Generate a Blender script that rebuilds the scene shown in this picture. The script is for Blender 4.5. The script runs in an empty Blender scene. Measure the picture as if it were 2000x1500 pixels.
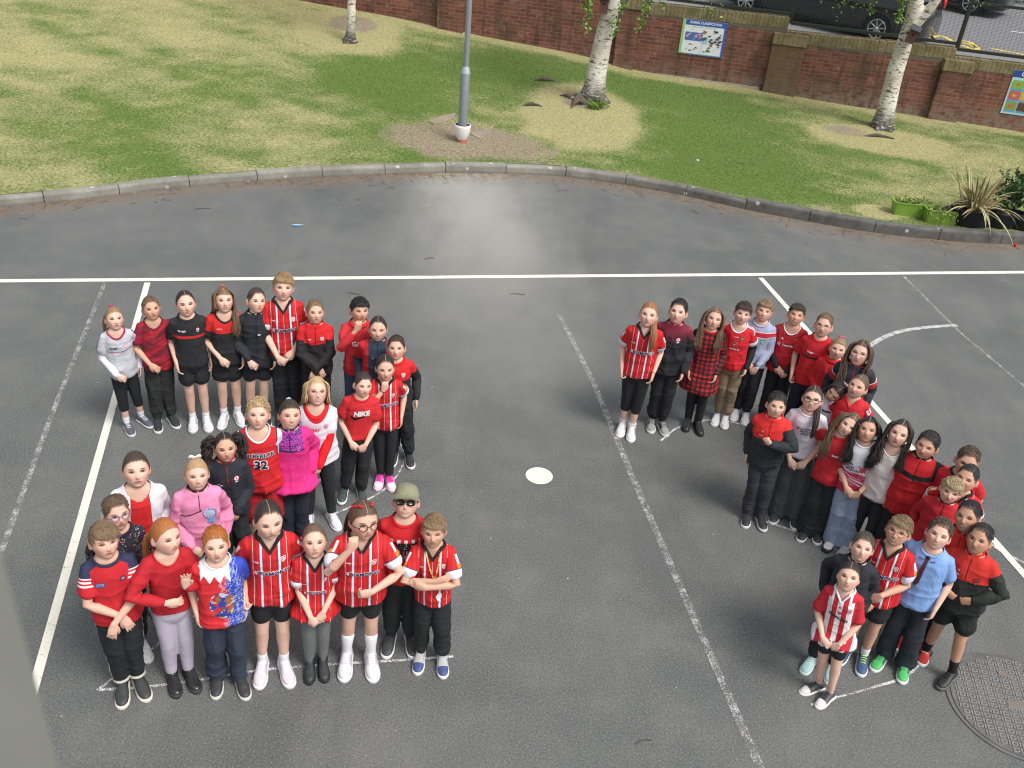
import bpy, math, random
import numpy as np
from mathutils import Vector, Matrix
from mathutils.bvhtree import BVHTree
R_ = math.radians
scene = bpy.context.scene
col = scene.collection

# ------------------------------------------------------------------ camera
CAM_H = 5.1
FPX, PITCH, ROLL = 1880.85, 0.56107, -0.096025
_F = Vector((0, math.cos(PITCH), -math.sin(PITCH)))
_R0 = Vector((1, 0, 0)); _D0 = _F.cross(_R0)
_c, _s = math.cos(ROLL), math.sin(ROLL)
CR = _c * _R0 + _s * _D0
CD = -_s * _R0 + _c * _D0
cam_data = bpy.data.cameras.new('camera')
cam = bpy.data.objects.new('camera', cam_data); col.objects.link(cam)
cam_data.sensor_width = 36; cam_data.lens = 36 * FPX / 2000
cam_data.clip_start = 0.05; cam_data.clip_end = 500
M = Matrix((CR, -CD, -_F)).transposed().to_4x4(); M.translation = (0, 0, CAM_H)
cam.matrix_world = M
cam_data.dof.use_dof = True; cam_data.dof.focus_distance = 8.5; cam_data.dof.aperture_fstop = 8.0
scene.camera = cam

# ------------------------------------------------------------------ light
SUN_EL, SUN_AZ = R_(56), R_(128)          # azimuth clockwise from +Y
world = bpy.data.worlds.new("World"); scene.world = world; world.use_nodes = True
wn = world.node_tree; bg = wn.nodes['Background']
sky = wn.nodes.new('ShaderNodeTexSky'); sky.sky_type = 'NISHITA'; sky.sun_disc = False
sky.sun_elevation = SUN_EL; sky.sun_rotation = SUN_AZ; sky.air_density = 1.0; sky.dust_density = 4.0; sky.ozone_density = 0.6
hsv = wn.nodes.new('ShaderNodeHueSaturation'); hsv.inputs['Saturation'].default_value = 0.22   # cloud veil: a whiter sky
wn.links.new(sky.outputs[0], hsv.inputs['Color']); wn.links.new(hsv.outputs[0], bg.inputs[0]); bg.inputs[1].default_value = 0.125
sl = bpy.data.lights.new('sun', 'SUN'); sl.energy = 1.5; sl.angle = R_(20); sl.color = (1, .965, .91)
sun = bpy.data.objects.new('sun', sl); col.objects.link(sun)
sun.rotation_euler = Vector((-math.sin(SUN_AZ)*math.cos(SUN_EL), -math.cos(SUN_AZ)*math.cos(SUN_EL), -math.sin(SUN_EL))).to_track_quat('-Z', 'Y').to_euler()
sun.location = (10, 5, 15)
vs = scene.view_settings; vs.view_transform = 'Standard'; vs.look = 'None'; vs.exposure = 0.57; vs.gamma = 1
scene.cycles.max_bounces = 6; scene.cycles.filter_width = 1.15

# ------------------------------------------------------------------ helpers
def ray(px, py):
    return (_F * FPX + CR * (px - 1000) + CD * (py - 750)).normalized()
def at(px, py, z=0.0):
    v = ray(px, py); return Vector((0, 0, CAM_H)) + v * ((CAM_H - z) / -v.z)

def link(o, parent=None):
    col.objects.link(o)
    if parent is not None: o.parent = parent
    return o
def empty(name, loc=(0, 0, 0), rz=0):
    o = bpy.data.objects.new(name, None); o.location = loc; o.rotation_euler = (0, 0, rz); return link(o)
def tag(o, label=None, cat=None, group=None, kind=None):
    if label: o['label'] = label
    if cat: o['category'] = cat
    if group: o['group'] = group
    if kind: o['kind'] = kind
    return o

class MB:
    """collects polygons"""
    def __init__(s): s.v = []; s.f = []; s.n = 0; s.mi = []
    def add(s, v, f, mi=0):
        v = np.asarray(v, float).reshape(-1, 3); s.v.append(v)
        s.f.append([(np.asarray(a, int) + s.n) for a in (f if isinstance(f, list) else [f])])
        s.mi.append([mi] * len(s.f[-1])); s.n += len(v); return s
    def arrays(s):
        V = np.concatenate(s.v); F = [a for g in s.f for a in g]; Mi = [m for g in s.mi for m in g]
        return V, F, Mi
    def build(s, name, mats, parent=None, smooth=True, **kw):
        V, F, Mi = s.arrays(); return mk(name, V, F, mats, parent, smooth, fmi=Mi, **kw)

def mk_mesh(name, V, F, smooth=True, fmi=None, attrs=None, cattrs=None):
    """F: list of int arrays, each (n,k)"""
    if not isinstance(F, list): F = [F]
    F = [np.atleast_2d(a) for a in F]
    keep = [i for i, a in enumerate(F) if a.size]
    if fmi is not None: fmi = [fmi[i] for i in keep]
    F = [F[i] for i in keep]
    me = bpy.data.meshes.new(name)
    me.vertices.add(len(V)); me.vertices.foreach_set('co', np.ascontiguousarray(V, dtype=np.float32).ravel())
    loops = np.concatenate([a.ravel() for a in F]); tot = np.concatenate([np.full(len(a), a.shape[1]) for a in F])
    st = np.concatenate([[0], np.cumsum(tot)[:-1]])
    me.loops.add(len(loops)); me.loops.foreach_set('vertex_index', loops.astype(np.int32))
    me.polygons.add(len(tot)); me.polygons.foreach_set('loop_start', st.astype(np.int32)); me.polygons.foreach_set('loop_total', tot.astype(np.int32))
    if fmi is not None: me.polygons.foreach_set('material_index', np.concatenate([np.full(len(a), m) for a, m in zip(F, fmi)]).astype(np.int32))
    me.polygons.foreach_set('use_smooth', np.full(len(tot), bool(smooth)))
    me.update(calc_edges=True); me.validate(clean_customdata=False)
    for k, a in (attrs or {}).items():
        at_ = me.attributes.new(k, 'FLOAT_VECTOR', 'POINT'); at_.data.foreach_set('vector', np.ascontiguousarray(a, dtype=np.float32).ravel())
    for k, a in (cattrs or {}).items():
        at_ = me.attributes.new(k, 'FLOAT_VECTOR', 'CORNER'); at_.data.foreach_set('vector', np.ascontiguousarray(a, dtype=np.float32).ravel())
    return me
def mk(name, V, F, mats, parent=None, smooth=True, fmi=None, attrs=None, cattrs=None):
    me = mk_mesh(name, V, F, smooth, fmi, attrs, cattrs)
    for m in (mats if isinstance(mats, (list, tuple)) else [mats]): me.materials.append(m)
    return link(bpy.data.objects.new(name, me), parent)

def grid_faces(nr, ns, closed=True, off=0):
    i = np.arange(nr - 1)[:, None]; j = np.arange(ns if closed else ns - 1)[None, :]
    a = i * ns + j; b = i * ns + (j + 1) % ns; c = (i + 1) * ns + (j + 1) % ns; d = (i + 1) * ns + j
    return np.stack([a, b, c, d], -1).reshape(-1, 4) + off
def norm(v): return v / (np.linalg.norm(v, axis=-1, keepdims=True) + 1e-12)

def tube(b, pts, ra, rb=None, seg=14, up=(0, -1, 0), cap=True, mi=0):
    pts = np.asarray(pts, float); n = len(pts)
    ra = np.broadcast_to(np.asarray(ra, float), (n,)).copy(); rb = ra.copy() if rb is None else np.broadcast_to(np.asarray(rb, float), (n,)).copy()
    T = norm(np.gradient(pts, axis=0)) if n > 2 else norm(np.repeat((pts[-1] - pts[0])[None], n, 0))
    if cap:
        p0 = pts[0]; p1 = pts[-1]; r0 = min(ra[0], rb[0]); r1 = min(ra[-1], rb[-1])
        pts = np.vstack([p0 - T[0] * r0 * .9, p0 - T[0] * r0 * .55, pts, p1 + T[-1] * r1 * .55, p1 + T[-1] * r1 * .9])
        ra = np.concatenate([[ra[0] * .4, ra[0] * .82], ra, [ra[-1] * .82, ra[-1] * .4]]); rb = np.concatenate([[rb[0] * .4, rb[0] * .82], rb, [rb[-1] * .82, rb[-1] * .4]])
        T = np.vstack([T[:1], T[:1], T, T[-1:], T[-1:]])
    up = np.broadcast_to(np.asarray(up, float), T.shape)
    bad = np.abs((T * up).sum(1)) > .97
    up = np.where(bad[:, None], np.array([1., 0, 0]), up)
    S = norm(np.cross(T, up)); U = np.cross(S, T)
    th = np.linspace(0, 2 * np.pi, seg, endpoint=False)
    V = pts[:, None] + S[:, None] * (ra[:, None, None] * np.cos(th)[None, :, None]) + U[:, None] * (rb[:, None, None] * np.sin(th)[None, :, None])
    V = V.reshape(-1, 3); nr = len(pts); F = grid_faces(nr, seg)
    fl = [F]
    if cap:
        V = np.vstack([V, pts[0], pts[-1]]); k = nr * seg; j = np.arange(seg)
        fl.append(np.stack([np.full(seg, k), (j + 1) % seg, j], -1)); o = (nr - 1) * seg
        fl.append(np.stack([np.full(seg, k + 1), o + j, o + (j + 1) % seg], -1))
    b.add(V, fl, mi); return b

def loft(b, rings, seg=32, n=2.3, mi=0, cap=True):
    """rings: (z, a, b, cy) superellipse; closed solid from low z to high z"""
    rg = np.array([tuple(r) + (0,) * (4 - len(r)) for r in rings], float)
    z = np.linspace(rg[0, 0], rg[-1, 0], max(24, int(abs(rg[-1, 0] - rg[0, 0]) / .012)))
    o = np.argsort(rg[:, 0]); a, bb, cy = (smooth_interp(z, rg[o, 0], rg[o, i]) for i in (1, 2, 3))
    th = np.linspace(0, 2 * np.pi, seg, endpoint=False); ct, st = np.cos(th), np.sin(th)
    r = (np.abs(ct) ** n + np.abs(st) ** n) ** (-1 / n)
    V = np.stack([a[:, None] * (r * ct), cy[:, None] + bb[:, None] * (r * st), np.repeat(z[:, None], seg, 1)], -1).reshape(-1, 3)
    fl = [grid_faces(len(z), seg)]
    if cap:
        V = np.vstack([V, [0, cy[0], z[0]], [0, cy[-1], z[-1]]]); k = len(z) * seg; j = np.arange(seg)
        fl.append(np.stack([np.full(seg, k), (j + 1) % seg, j], -1)); q = (len(z) - 1) * seg
        fl.append(np.stack([np.full(seg, k + 1), q + j, q + (j + 1) % seg], -1))
    b.add(V, fl, mi); return b
def smooth_interp(x, xp, fp):
    y = np.interp(x, xp, fp); e = (xp[-1] - xp[0]) / 40
    return (y * 2 + np.interp(x - e, xp, fp) + np.interp(x + e, xp, fp)) / 4

def sphere_dirs(nu, nv):
    ph = np.linspace(0, np.pi, nv)[:, None]; th = np.linspace(0, 2 * np.pi, nu, endpoint=False)[None]
    D = np.stack([np.sin(ph) * np.cos(th), np.sin(ph) * np.sin(th), np.cos(ph) * np.ones_like(th)], -1).reshape(-1, 3)
    return D, grid_faces(nv, nu)[:, ::-1]
def ball(b, c, r, rot=None, nu=20, nv=14, mi=0):
    D, F = sphere_dirs(nu, nv); V = D * np.asarray(r)
    if rot is not None: V = V @ np.array(rot.to_3x3()).T
    b.add(V + np.asarray(c), F, mi); return b
def box(b, c, s, rot=None, mi=0):
    V = np.array([[x, y, z] for x in (-.5, .5) for y in (-.5, .5) for z in (-.5, .5)]) * np.asarray(s)
    if rot is not None: V = V @ np.array(rot.to_3x3()).T
    F = np.array([[0, 1, 3, 2], [4, 6, 7, 5], [0, 4, 5, 1], [2, 3, 7, 6], [0, 2, 6, 4], [1, 5, 7, 3]])
    b.add(V + np.asarray(c), F, mi); return b

def remesh(b, voxel, smooth=3, fac=.5):
    V, F, _ = b.arrays(); me = mk_mesh('tmp', V, F)
    o = bpy.data.objects.new('tmp', me); col.objects.link(o)
    m = o.modifiers.new('r', 'REMESH'); m.mode = 'VOXEL'; m.voxel_size = voxel
    if smooth:
        s = o.modifiers.new('s', 'SMOOTH'); s.factor = fac; s.iterations = smooth
    dg = bpy.context.evaluated_depsgraph_get(); r = bpy.data.meshes.new_from_object(o.evaluated_get(dg))
    n = len(r.vertices); V = np.empty(n * 3, np.float32); r.vertices.foreach_get('co', V)
    L = np.empty(len(r.loops), np.int32); r.loops.foreach_get('vertex_index', L)
    bpy.data.objects.remove(o); bpy.data.meshes.remove(me); bpy.data.meshes.remove(r)
    return V.reshape(-1, 3).astype(float), L.reshape(-1, 4)
def vnormals(V, F):
    a, b_, c, d = (V[F[:, i]] for i in range(4)); fn = np.cross(c - a, d - b_); N = np.zeros_like(V)
    for i in range(4): np.add.at(N, F[:, i], fn)
    return norm(N)
def compact(V, F, keep, *arrs):
    F = F[keep]; used = np.zeros(len(V), bool); used[F.ravel()] = True
    idx = np.cumsum(used) - 1; return (V[used], idx[F]) + tuple(a[used] for a in arrs)

def snoise(P, seed, freq, octaves=3):
    """smooth pseudo noise from warped sines, ~[-1,1]"""
    rg = np.random.RandomState(seed); out = np.zeros(len(P)); amp = 1; tot = 0
    for o in range(octaves):
        acc = np.zeros(len(P))
        for i in range(4):
            k = norm(rg.normal(size=3)) * freq * (2 ** o) * rg.uniform(.7, 1.3); k2 = norm(rg.normal(size=3)) * freq * (2 ** o) * .6
            acc += np.sin(P @ k + rg.uniform(0, 6.28) + 1.6 * np.sin(P @ k2 + rg.uniform(0, 6.28)))
        out += amp * acc / 2.6; tot += amp; amp *= .5
    return out / tot

# ------------------------------------------------------------------ node helper
class N:
    def __init__(s, name, rough=.7, spec=.3):
        s.mat = bpy.data.materials.new(name); s.mat.use_nodes = True; s.t = s.mat.node_tree; s.p = s.t.nodes['Principled BSDF']
        s.p.inputs['Roughness'].default_value = rough; s.p.inputs['Specular IOR Level'].default_value = spec
    def new(s, t): return s.t.nodes.new(t)
    def put(s, sock, v):
        if v is None: return
        if isinstance(v, bpy.types.NodeSocket): s.t.links.new(v, sock)
        elif isinstance(v, (tuple, list)):
            sock.default_value = tuple(v) + (1,) if (len(v) == 3 and len(sock.default_value) == 4) else v
        else: sock.default_value = v
    def m(s, op, a, b=None, c=None):
        n = s.new('ShaderNodeMath'); n.operation = op
        for i, v in enumerate((a, b, c)): s.put(n.inputs[i], v)
        return n.outputs[0]
    def add(s, a, b): return s.m('ADD', a, b)
    def mul(s, a, b): return s.m('MULTIPLY', a, b)
    def abs(s, a): return s.m('ABSOLUTE', a)
    def gt(s, a, b): return s.m('GREATER_THAN', a, b)
    def lt(s, a, b): return s.m('LESS_THAN', a, b)
    def btw(s, x, lo, hi): return s.m('MULTIPLY', s.gt(x, lo), s.lt(x, hi))
    def mx(s, *a):
        r = a[0]
        for b in a[1:]: r = s.m('MAXIMUM', r, b)
        return r
    def step(s, x, e0, e1):
        n = s.new('ShaderNodeMapRange'); n.interpolation_type = 'SMOOTHSTEP'; s.put(n.inputs[0], x); n.inputs[1].default_value = e0; n.inputs[2].default_value = e1
        return n.outputs[0]
    def mix(s, f, a, b):
        n = s.new('ShaderNodeMix'); n.data_type = 'RGBA'; s.put(n.inputs[0], f); s.put(n.inputs[6], a); s.put(n.inputs[7], b); return n.outputs[2]
    def attr(s, name):
        n = s.new('ShaderNodeAttribute'); n.attribute_name = name; q = s.new('ShaderNodeSeparateXYZ'); s.t.links.new(n.outputs['Vector'], q.inputs[0])
        return q.outputs[0], q.outputs[1], q.outputs[2]
    def vec(s, x, y, z):
        n = s.new('ShaderNodeCombineXYZ'); s.put(n.inputs[0], x); s.put(n.inputs[1], y); s.put(n.inputs[2], z); return n.outputs[0]
    def obj(s):
        n = s.new('ShaderNodeTexCoord'); return n.outputs['Object']
    def noise(s, v, scale, detail=3, rough=.5, dist=0):
        n = s.new('ShaderNodeTexNoise'); n.inputs['Scale'].default_value = scale; n.inputs['Detail'].default_value = detail; n.inputs['Roughness'].default_value = rough
        n.inputs['Distortion'].default_value = dist
        if v is not None: s.put(n.inputs['Vector'], v)
        return n.outputs['Fac']
    def vor(s, v, scale, out='Distance', feature='F1'):
        n = s.new('ShaderNodeTexVoronoi'); n.inputs['Scale'].default_value = scale; n.feature = feature
        if v is not None: s.put(n.inputs['Vector'], v)
        return n.outputs[out]
    def bump(s, h, strength, dist=.01):
        n = s.new('ShaderNodeBump'); n.inputs['Strength'].default_value = strength; n.inputs['Distance'].default_value = dist; s.put(n.inputs['Height'], h)
        s.t.links.new(n.outputs[0], s.p.inputs['Normal'])
    def color(s, c): s.put(s.p.inputs['Base Color'], c)
    def scalev(s, v, x, y, z):
        n = s.new('ShaderNodeVectorMath'); n.operation = 'MULTIPLY'; s.put(n.inputs[0], v); n.inputs[1].default_value = (x, y, z); return n.outputs[0]

_M = {}
def plain(c, rough=.6, metal=0, var=.12, bump=0, key=None, spec=.3):
    k = ('plain', tuple(c), rough, metal, bump)
    if k not in _M:
        n = N('paint', rough, spec); f = n.noise(n.obj(), 14, 4)
        n.color(n.mix(f, tuple(x * (1 - var) for x in c), tuple(min(1, x * (1 + var)) for x in c))); n.p.inputs['Metallic'].default_value = metal
        if bump: n.bump(n.noise(n.obj(), 90, 3), bump)
        _M[k] = n.mat
    return _M[k]
# ------------------------------------------------------------------ skin, head
SKINS = {'fair': (.65, .40, .305), 'pale': (.69, .445, .35), 'warm': (.58, .34, .24), 'tan': (.50, .28, .18)}
def skin_mat(tone, brow, mouth='closed', eye=.0042, smile=0.3, freck=False):
    k = ('skin', tone, brow, mouth, eye, smile)
    if k in _M: return _M[k]
    base = SKINS[tone]; n = N('skin', .52, .35)
    x, y, z = n.attr('hc'); ax = n.abs(x); front = n.lt(y, -.03)
    ob = n.obj(); f = n.noise(ob, 22, 3); c = n.mix(f, tuple(v * .9 for v in base), tuple(min(1, v * 1.07) for v in base))
    f2 = n.noise(ob, 7, 2); c = n.mix(n.mul(n.step(f2, .5, .75), .3), c, (base[0], base[1] * .78, base[2] * .74))
    sq = lambda a: n.mul(a, a)
    def ell(cx, cz, rx, rz, xx=ax): return n.add(sq(n.mul(n.add(xx, -cx), 1 / rx)), sq(n.mul(n.add(z, -cz) if not isinstance(cz, bpy.types.NodeSocket) else n.m('SUBTRACT', z, cz), 1 / rz)))
    def put(mask, colr, fac=1): 
        nonlocal c; c = n.mix(n.mul(n.mul(mask, front), fac), c, colr)
    put(n.step(ell(.042, -.028, .026, .022), 1.0, .1), (base[0] * 1.0, base[1] * .62, base[2] * .60), .5)
    put(n.step(ell(0, -.034, .014, .012, x), 1.0, .2), (base[0], base[1] * .72, base[2] * .7), .4)
    c = n.mix(n.mul(n.step(ax, .068, .076), n.mul(n.lt(z, .035), .45)), c, (base[0] * .95, base[1] * .6, base[2] * .55))
    put(n.step(ell(.0300, .003, .021, .0135), 1, .25), (base[0] * .52, base[1] * .38, base[2] * .36), .75)  # squint shade of the eye sockets painted into the skin colour
    put(n.step(ell(.0300, .0012, .0158, eye * 1.0 + .0026), 1.1, .6), (.06, .03, .022), 1)
    put(n.step(ell(.0300, -.0004, .0130, eye * 1.0), 1.1, .7), (.36, .29, .26), .9)
    put(n.mul(n.step(ell(.0300, .0000, .0072, .0072), 1.1, .8), n.lt(ell(.0300, -.0004, .0130, eye * 1.0), 1)), (.05, .04, .035))
    bx = n.mul(n.add(ax, -.032), 1 / .0185)
    bz = n.mul(n.m('SUBTRACT', z, n.m('SUBTRACT', .0180, n.mul(sq(bx), .0022))), 1 / .0042)
    put(n.step(n.add(sq(bx), sq(bz)), 1.1, .4), brow, .8)
    lx = n.mul(x, 1 / .0225); zc = n.m('ADD', n.mul(sq(lx), .006 * smile), -.0565)
    lz = n.mul(n.m('SUBTRACT', z, zc), 1 / .0068)
    put(n.step(n.add(sq(lx), sq(lz)), 1.1, .7), (base[0] * .82, base[1] * .40, base[2] * .42), .85)
    mh = {'closed': .0017, 'open': .0038, 'teeth': .0058}[mouth]
    put(n.step(n.add(n.mul(sq(lx), 1.25), sq(n.mul(n.m('SUBTRACT', z, zc), 1 / mh))), 1.1, .6), (.16, .04, .035), .85)
    if mouth == 'teeth': put(n.step(n.add(n.mul(sq(lx), 1.7), sq(n.mul(n.m('SUBTRACT', z, n.add(zc, .0006)), 1 / .0040))), 1.1, .6), (.60, .55, .50))
    put(n.step(ell(.0066, -.0395, .0032, .0022), 1.1, .5), (.20, .07, .05), .75)
    n.color(c); n.bump(n.noise(ob, 160, 2), .05)
    n.p.inputs['Subsurface Weight'].default_value = .0
    _M[k] = n.mat; return n.mat

def g2(x, z, cx, cz, sx, sz): return np.exp(-((x - cx) / sx) ** 2 - ((z - cz) / sz) ** 2)
def headfn(D, feat=True):
    x, y, z = D[:, 0].copy(), D[:, 1].copy(), D[:, 2].copy()
    X = .0705 * np.sign(x) * np.abs(x) ** .93; Y = np.where(y < 0, .088, .093) * y; Z = .107 * z
    k = np.clip((-Z - .012) / .092, 0, 1)
    X *= (1 - .235 * k ** 1.9) * (1 - .05 * np.clip((Z - .01) / .09, 0, 1)); Y = np.where(Y > 0, Y * (1 - .55 * k), Y * (1 - .06 * k))
    Y = np.where(Y < -.066, -.066 + (Y + .066) * .72, Y)
    Z = np.where(Z < -.09, -.09 + (Z + .09) * .75, Z)
    X *= 1 + .05 * np.exp(-((Z - .045) / .04) ** 2) * np.clip(Y / .05, 0, 1)
    if feat:
        fr = np.clip((-Y - .02) / .03, 0, 1); ax = np.abs(X)
        d = np.zeros_like(X)
        d += .0095 * g2(ax, Z, .030, -.001, .016, .0090) - .0030 * g2(ax, Z, .030, .019, .02, .008)
        d -= .0045 * g2(ax, Z, .038, -.03, .018, .016)
        nz = np.interp(Z, [-.048, -.040, -.032, -.018, 0, .012], [0, .012, .0185, .012, .005, 0]); nw = np.interp(Z, [-.045, -.035, 0.01], [.0125, .0105, .006])
        d -= nz * np.exp(-(X / nw) ** 2)
        d -= .0045 * g2(X, Z, 0, -.0515, .019, .0042) + .005 * g2(X, Z, 0, -.0625, .016, .0045)
        d += .003 * g2(X, Z, 0, -.0725, .02, .005); d -= .006 * g2(X, Z, 0, -.088, .02, .011)
        Y = Y + d * fr
    return np.stack([X, Y, Z], -1)
PIV_H = np.array([0, .022, -.092]); PIV_B = np.array([0, -.002, 1.052])

def head_xform(yaw, pitch, tilt, piv):
    Rm = (Matrix.Rotation(R_(yaw), 3, 'Z') @ Matrix.Rotation(R_(tilt), 3, 'Y') @ Matrix.Rotation(R_(-pitch), 3, 'X'))
    A = np.array(Rm)
    return (lambda P: (np.asarray(P) - PIV_H) @ A.T + piv), (lambda P: (np.asarray(P) - piv) @ A + PIV_H), A

def ik(S, W, pole, l1, l2):
    S, W, pole = (np.asarray(v, float) for v in (S, W, pole)); d = W - S; L = np.linalg.norm(d); u = d / L
    if L > (l1 + l2) * .985: L = (l1 + l2) * .985; W = S + u * L
    a = (l1 * l1 - l2 * l2 + L * L) / (2 * L); h = math.sqrt(max(1e-6, l1 * l1 - a * a))
    p = pole - u * (pole @ u); p = p / (np.linalg.norm(p) + 1e-9); return S + u * a + p * h, W
# wrist, pole, hand direction, palm normal, curl  (for the +x arm; mirrored for the -x arm)
ARMS = {
 'side':   ((.168, -.015, .645), (.35, 1, 0), (-.02, -.12, -1), (-1, .1, 0), .38),
 'fwd':    ((.152, -.085, .645), (.35, 1, 0), (-.1, -.3, -1), (-1, .2, 0), .5),
 'clasp':  ((.066, -.150, .675), (.62, .7, 0), (-.75, -.22, -.62), (.15, .9, -.4), .55),
 'claspo': ((.066, -.175, .66), (.62, .7, 0), (-.72, -.05, -.68), (.15, .9, -.4), .7),
 'low':    ((.058, -.145, .640), (.6, .7, 0), (-.5, -.2, -.85), (.2, .95, -.1), .5),
 'lowo':   ((.058, -.168, .628), (.6, .7, 0), (-.48, -.1, -.87), (.2, .95, -.1), .6),
 'belly':  ((.075, -.165, .79), (1, .2, -.3), (-.9, -.15, -.1), (.1, .95, -.2), .6),
 'bellyo': ((.075, -.19, .775), (1, .2, -.3), (-.88, -.05, -.15), (.1, .95, -.2), .8),
 'fold':   ((-.02, -.165, .86), (1, -.15, -.5), (-.95, .1, .25), (.1, .95, -.1), .45),
 'foldo':  ((-.03, -.195, .84), (1, -.15, -.5), (-.95, .15, .25), (.1, .95, -.1), .45),
 'cross':  ((-.02, -.17, .70), (1, .1, -.2), (-.35, -.3, -.9), (.2, .9, 0), .35),
 'crosso': ((-.035, -.20, .685), (1, .1, -.2), (-.3, -.2, -.95), (.2, .9, 0), .35),
 'chin':   ((.035, -.165, 1.015), (.8, -.2, -1), (-.25, .05, 1), (0, 1, .1), 1.25),
 'eye':    ((.06, -.185, 1.12), (.8, -.3, -1), (-.3, .1, 1), (0, 1, .1), 1.15),
 'nose':   ((.05, -.185, 1.085), (.8, -.3, -1), (-.35, .05, 1), (0, 1, .1), 1.0),
 'wave':   ((.07, -.20, .90), (.7, 0, -1), (.05, -.1, 1), (-.2, -.9, 0), .12),
 'fist':   ((.03, -.19, .93), (.8, -.2, -1), (-.7, -.1, .6), (0, 1, .1), 1.5),
 'back':   ((.115, .11, .73), (.45, .6, 0), (-.7, .1, -.7), (0, -1, 0), .5),
 'hip':    ((.10, -.15, .78), (1, .3, -.3), (-.8, -.1, -.5), (.1, .95, 0), 1.1),
}
def build_hand(b, W, d, pn, curl, s):
    d = np.asarray(d, float); d = d / np.linalg.norm(d); pn = np.asarray(pn, float); pn = pn - d * (pn @ d); pn /= np.linalg.norm(pn)
    t = np.cross(d, pn) * s      # toward the little finger / thumb side
    pal = [W - d * .008, W + d * .012, W + d * .035, W + d * .058]
    tube(b, pal, [.018, .023, .0275, .026], [.0145, .0135, .0125, .0105], 12, up=pn)
    for i, (o, L) in enumerate(((-.0195, .044), (-.0065, .052), (.0065, .055), (.0195, .049))):
        p = W + d * .056 + t * o; fan = o * 7; dd = d + t * fan; dd /= np.linalg.norm(dd); pts = [p - dd * .012, p]
        ang = 0; c = curl * (1.0 + .12 * (1.5 - i) * (1 if s > 0 else 1))
        for q, l in enumerate((.42, .32, .26)):
            ang += c * (.75, .85, .6)[q]; v = dd * math.cos(ang) + pn * math.sin(ang); pts.append(pts[-1] + v * L * l)
        tube(b, pts, [.0064, .0062, .0059, .0055, .0048], None, 8, up=t)
    th = [W + d * .010 + t * .014, W + d * .028 + t * .028 + pn * .006, W + d * .047 + t * .034 + pn * .013, W + d * .064 + t * .032 + pn * .018]
    if curl > .9: th[2] = W + d * .045 + t * .028 + pn * .02; th[3] = W + d * .056 + t * .014 + pn * .028
    tube(b, th, [.0115, .0095, .0078, .006], None, 8, up=pn)

TORSO = [(.555, .090, .075), (.60, .122, .088), (.65, .124, .09), (.72, .112, .08), (.80, .108, .078), (.90, .116, .082), (.97, .126, .078), (1.01, .118, .066), (1.04, .078, .052), (1.07, .046, .044), (1.09, .040, .042)]
TEE = [(.600, .146, .112), (.64, .145, .112), (.72, .138, .108), (.80, .132, .103), (.90, .136, .102), (.96, .138, .097), (1.0, .131, .086), (1.03, .108, .072), (1.052, .072, .060), (1.07, .055, .054), (1.085, .050, .052)]
def wid(rings, w, d=None): d = w if d is None else d; return [(z, a * (w if z < 1.035 else 1), b * (d if z < 1.035 else 1)) + tuple(r) for z, a, b, *r in rings]

def seg_param(P, pts):
    """nearest polyline parameter, distance, nearest point"""
    best = np.full(len(P), 9.); T = np.zeros(len(P)); C = np.zeros_like(P)
    for i in range(len(pts) - 1):
        a, b_ = np.asarray(pts[i]), np.asarray(pts[i + 1]); ab = b_ - a; t = np.clip(((P - a) @ ab) / (ab @ ab), 0, 1); c = a + t[:, None] * ab
        dd = np.linalg.norm(P - c, axis=1); k = dd < best; best[k] = dd[k]; T[k] = i + t[k]; C[k] = c[k]
    return T, best, C

def fabric(key, fn, rough=.78, spec=.25, bump=.16, sheen=.0, mott=.08):
    k = ('fab', key)
    if k in _M: return _M[k]
    n = N('fabric', rough, spec); ob = n.obj(); c = n.mix(.07, fn(n, n.attr('tc'), n.attr('ac')), (.16, .165, .17))  # haze of the window glass painted in: grey mixed into each cloth colour
    f = n.noise(ob, 9, 4); dk = n.new('ShaderNodeHueSaturation'); n.put(dk.inputs['Color'], c); n.put(dk.inputs['Value'], n.add(n.mul(f, 2 * mott), 1 - mott))
    n.color(dk.outputs[0]); h = n.add(n.noise(n.scalev(ob, 1, 1, .45), 15, 3, .5, 1.0), n.mul(n.noise(ob, 260, 1), .03)); n.bump(h, bump * 1.7, .03)
    if sheen: n.p.inputs['Sheen Weight'].default_value = sheen
    _M[k] = n.mat; return n.mat
def solid(c): return lambda n, t, a: n.mix(0, c, c)

def lumpy(V, F, seed, amp, freq=26, zw=None):
    Nn = vnormals(V, F); rdg = lambda w: np.clip(1 - np.abs(w) * 1.5, 0, 1) ** 2.2
    q = np.array([[1, 0, .35], [0, 1, 0], [0, 0, .42]]); w = snoise(V @ q, seed, freq * .62, 2); w2 = snoise(V @ (q * [[1, 1, -1], [1, 1, 1], [1, 1, 1]]), seed + 5, freq * .8, 2)
    w3 = snoise(V * np.array([1, 1, .2]), seed + 9, freq * 1.25, 1); w4 = snoise(V * np.array([.5, .5, 1.6]), seed + 11, freq * .9, 2); low = np.clip((.86 - V[:, 2]) / .2, 0, 1)
    d = amp * (1.5 * rdg(w) + 1.1 * rdg(w2) + .7 * w3 * low + .9 * rdg(w4) - .6)
    if zw is not None: d = d * zw
    return V + Nn * d[:, None]

RED = (.60, .010, .014); WHITE = (.80, .80, .82); BLACK = (.012, .013, .016); NAVY = (.018, .022, .045)
class Person: pass

def torso_at(rings, z):
    rg = np.array([r[:3] for r in rings]); return np.interp(z, rg[:, 0], rg[:, 1]), np.interp(z, rg[:, 0], rg[:, 2])

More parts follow.
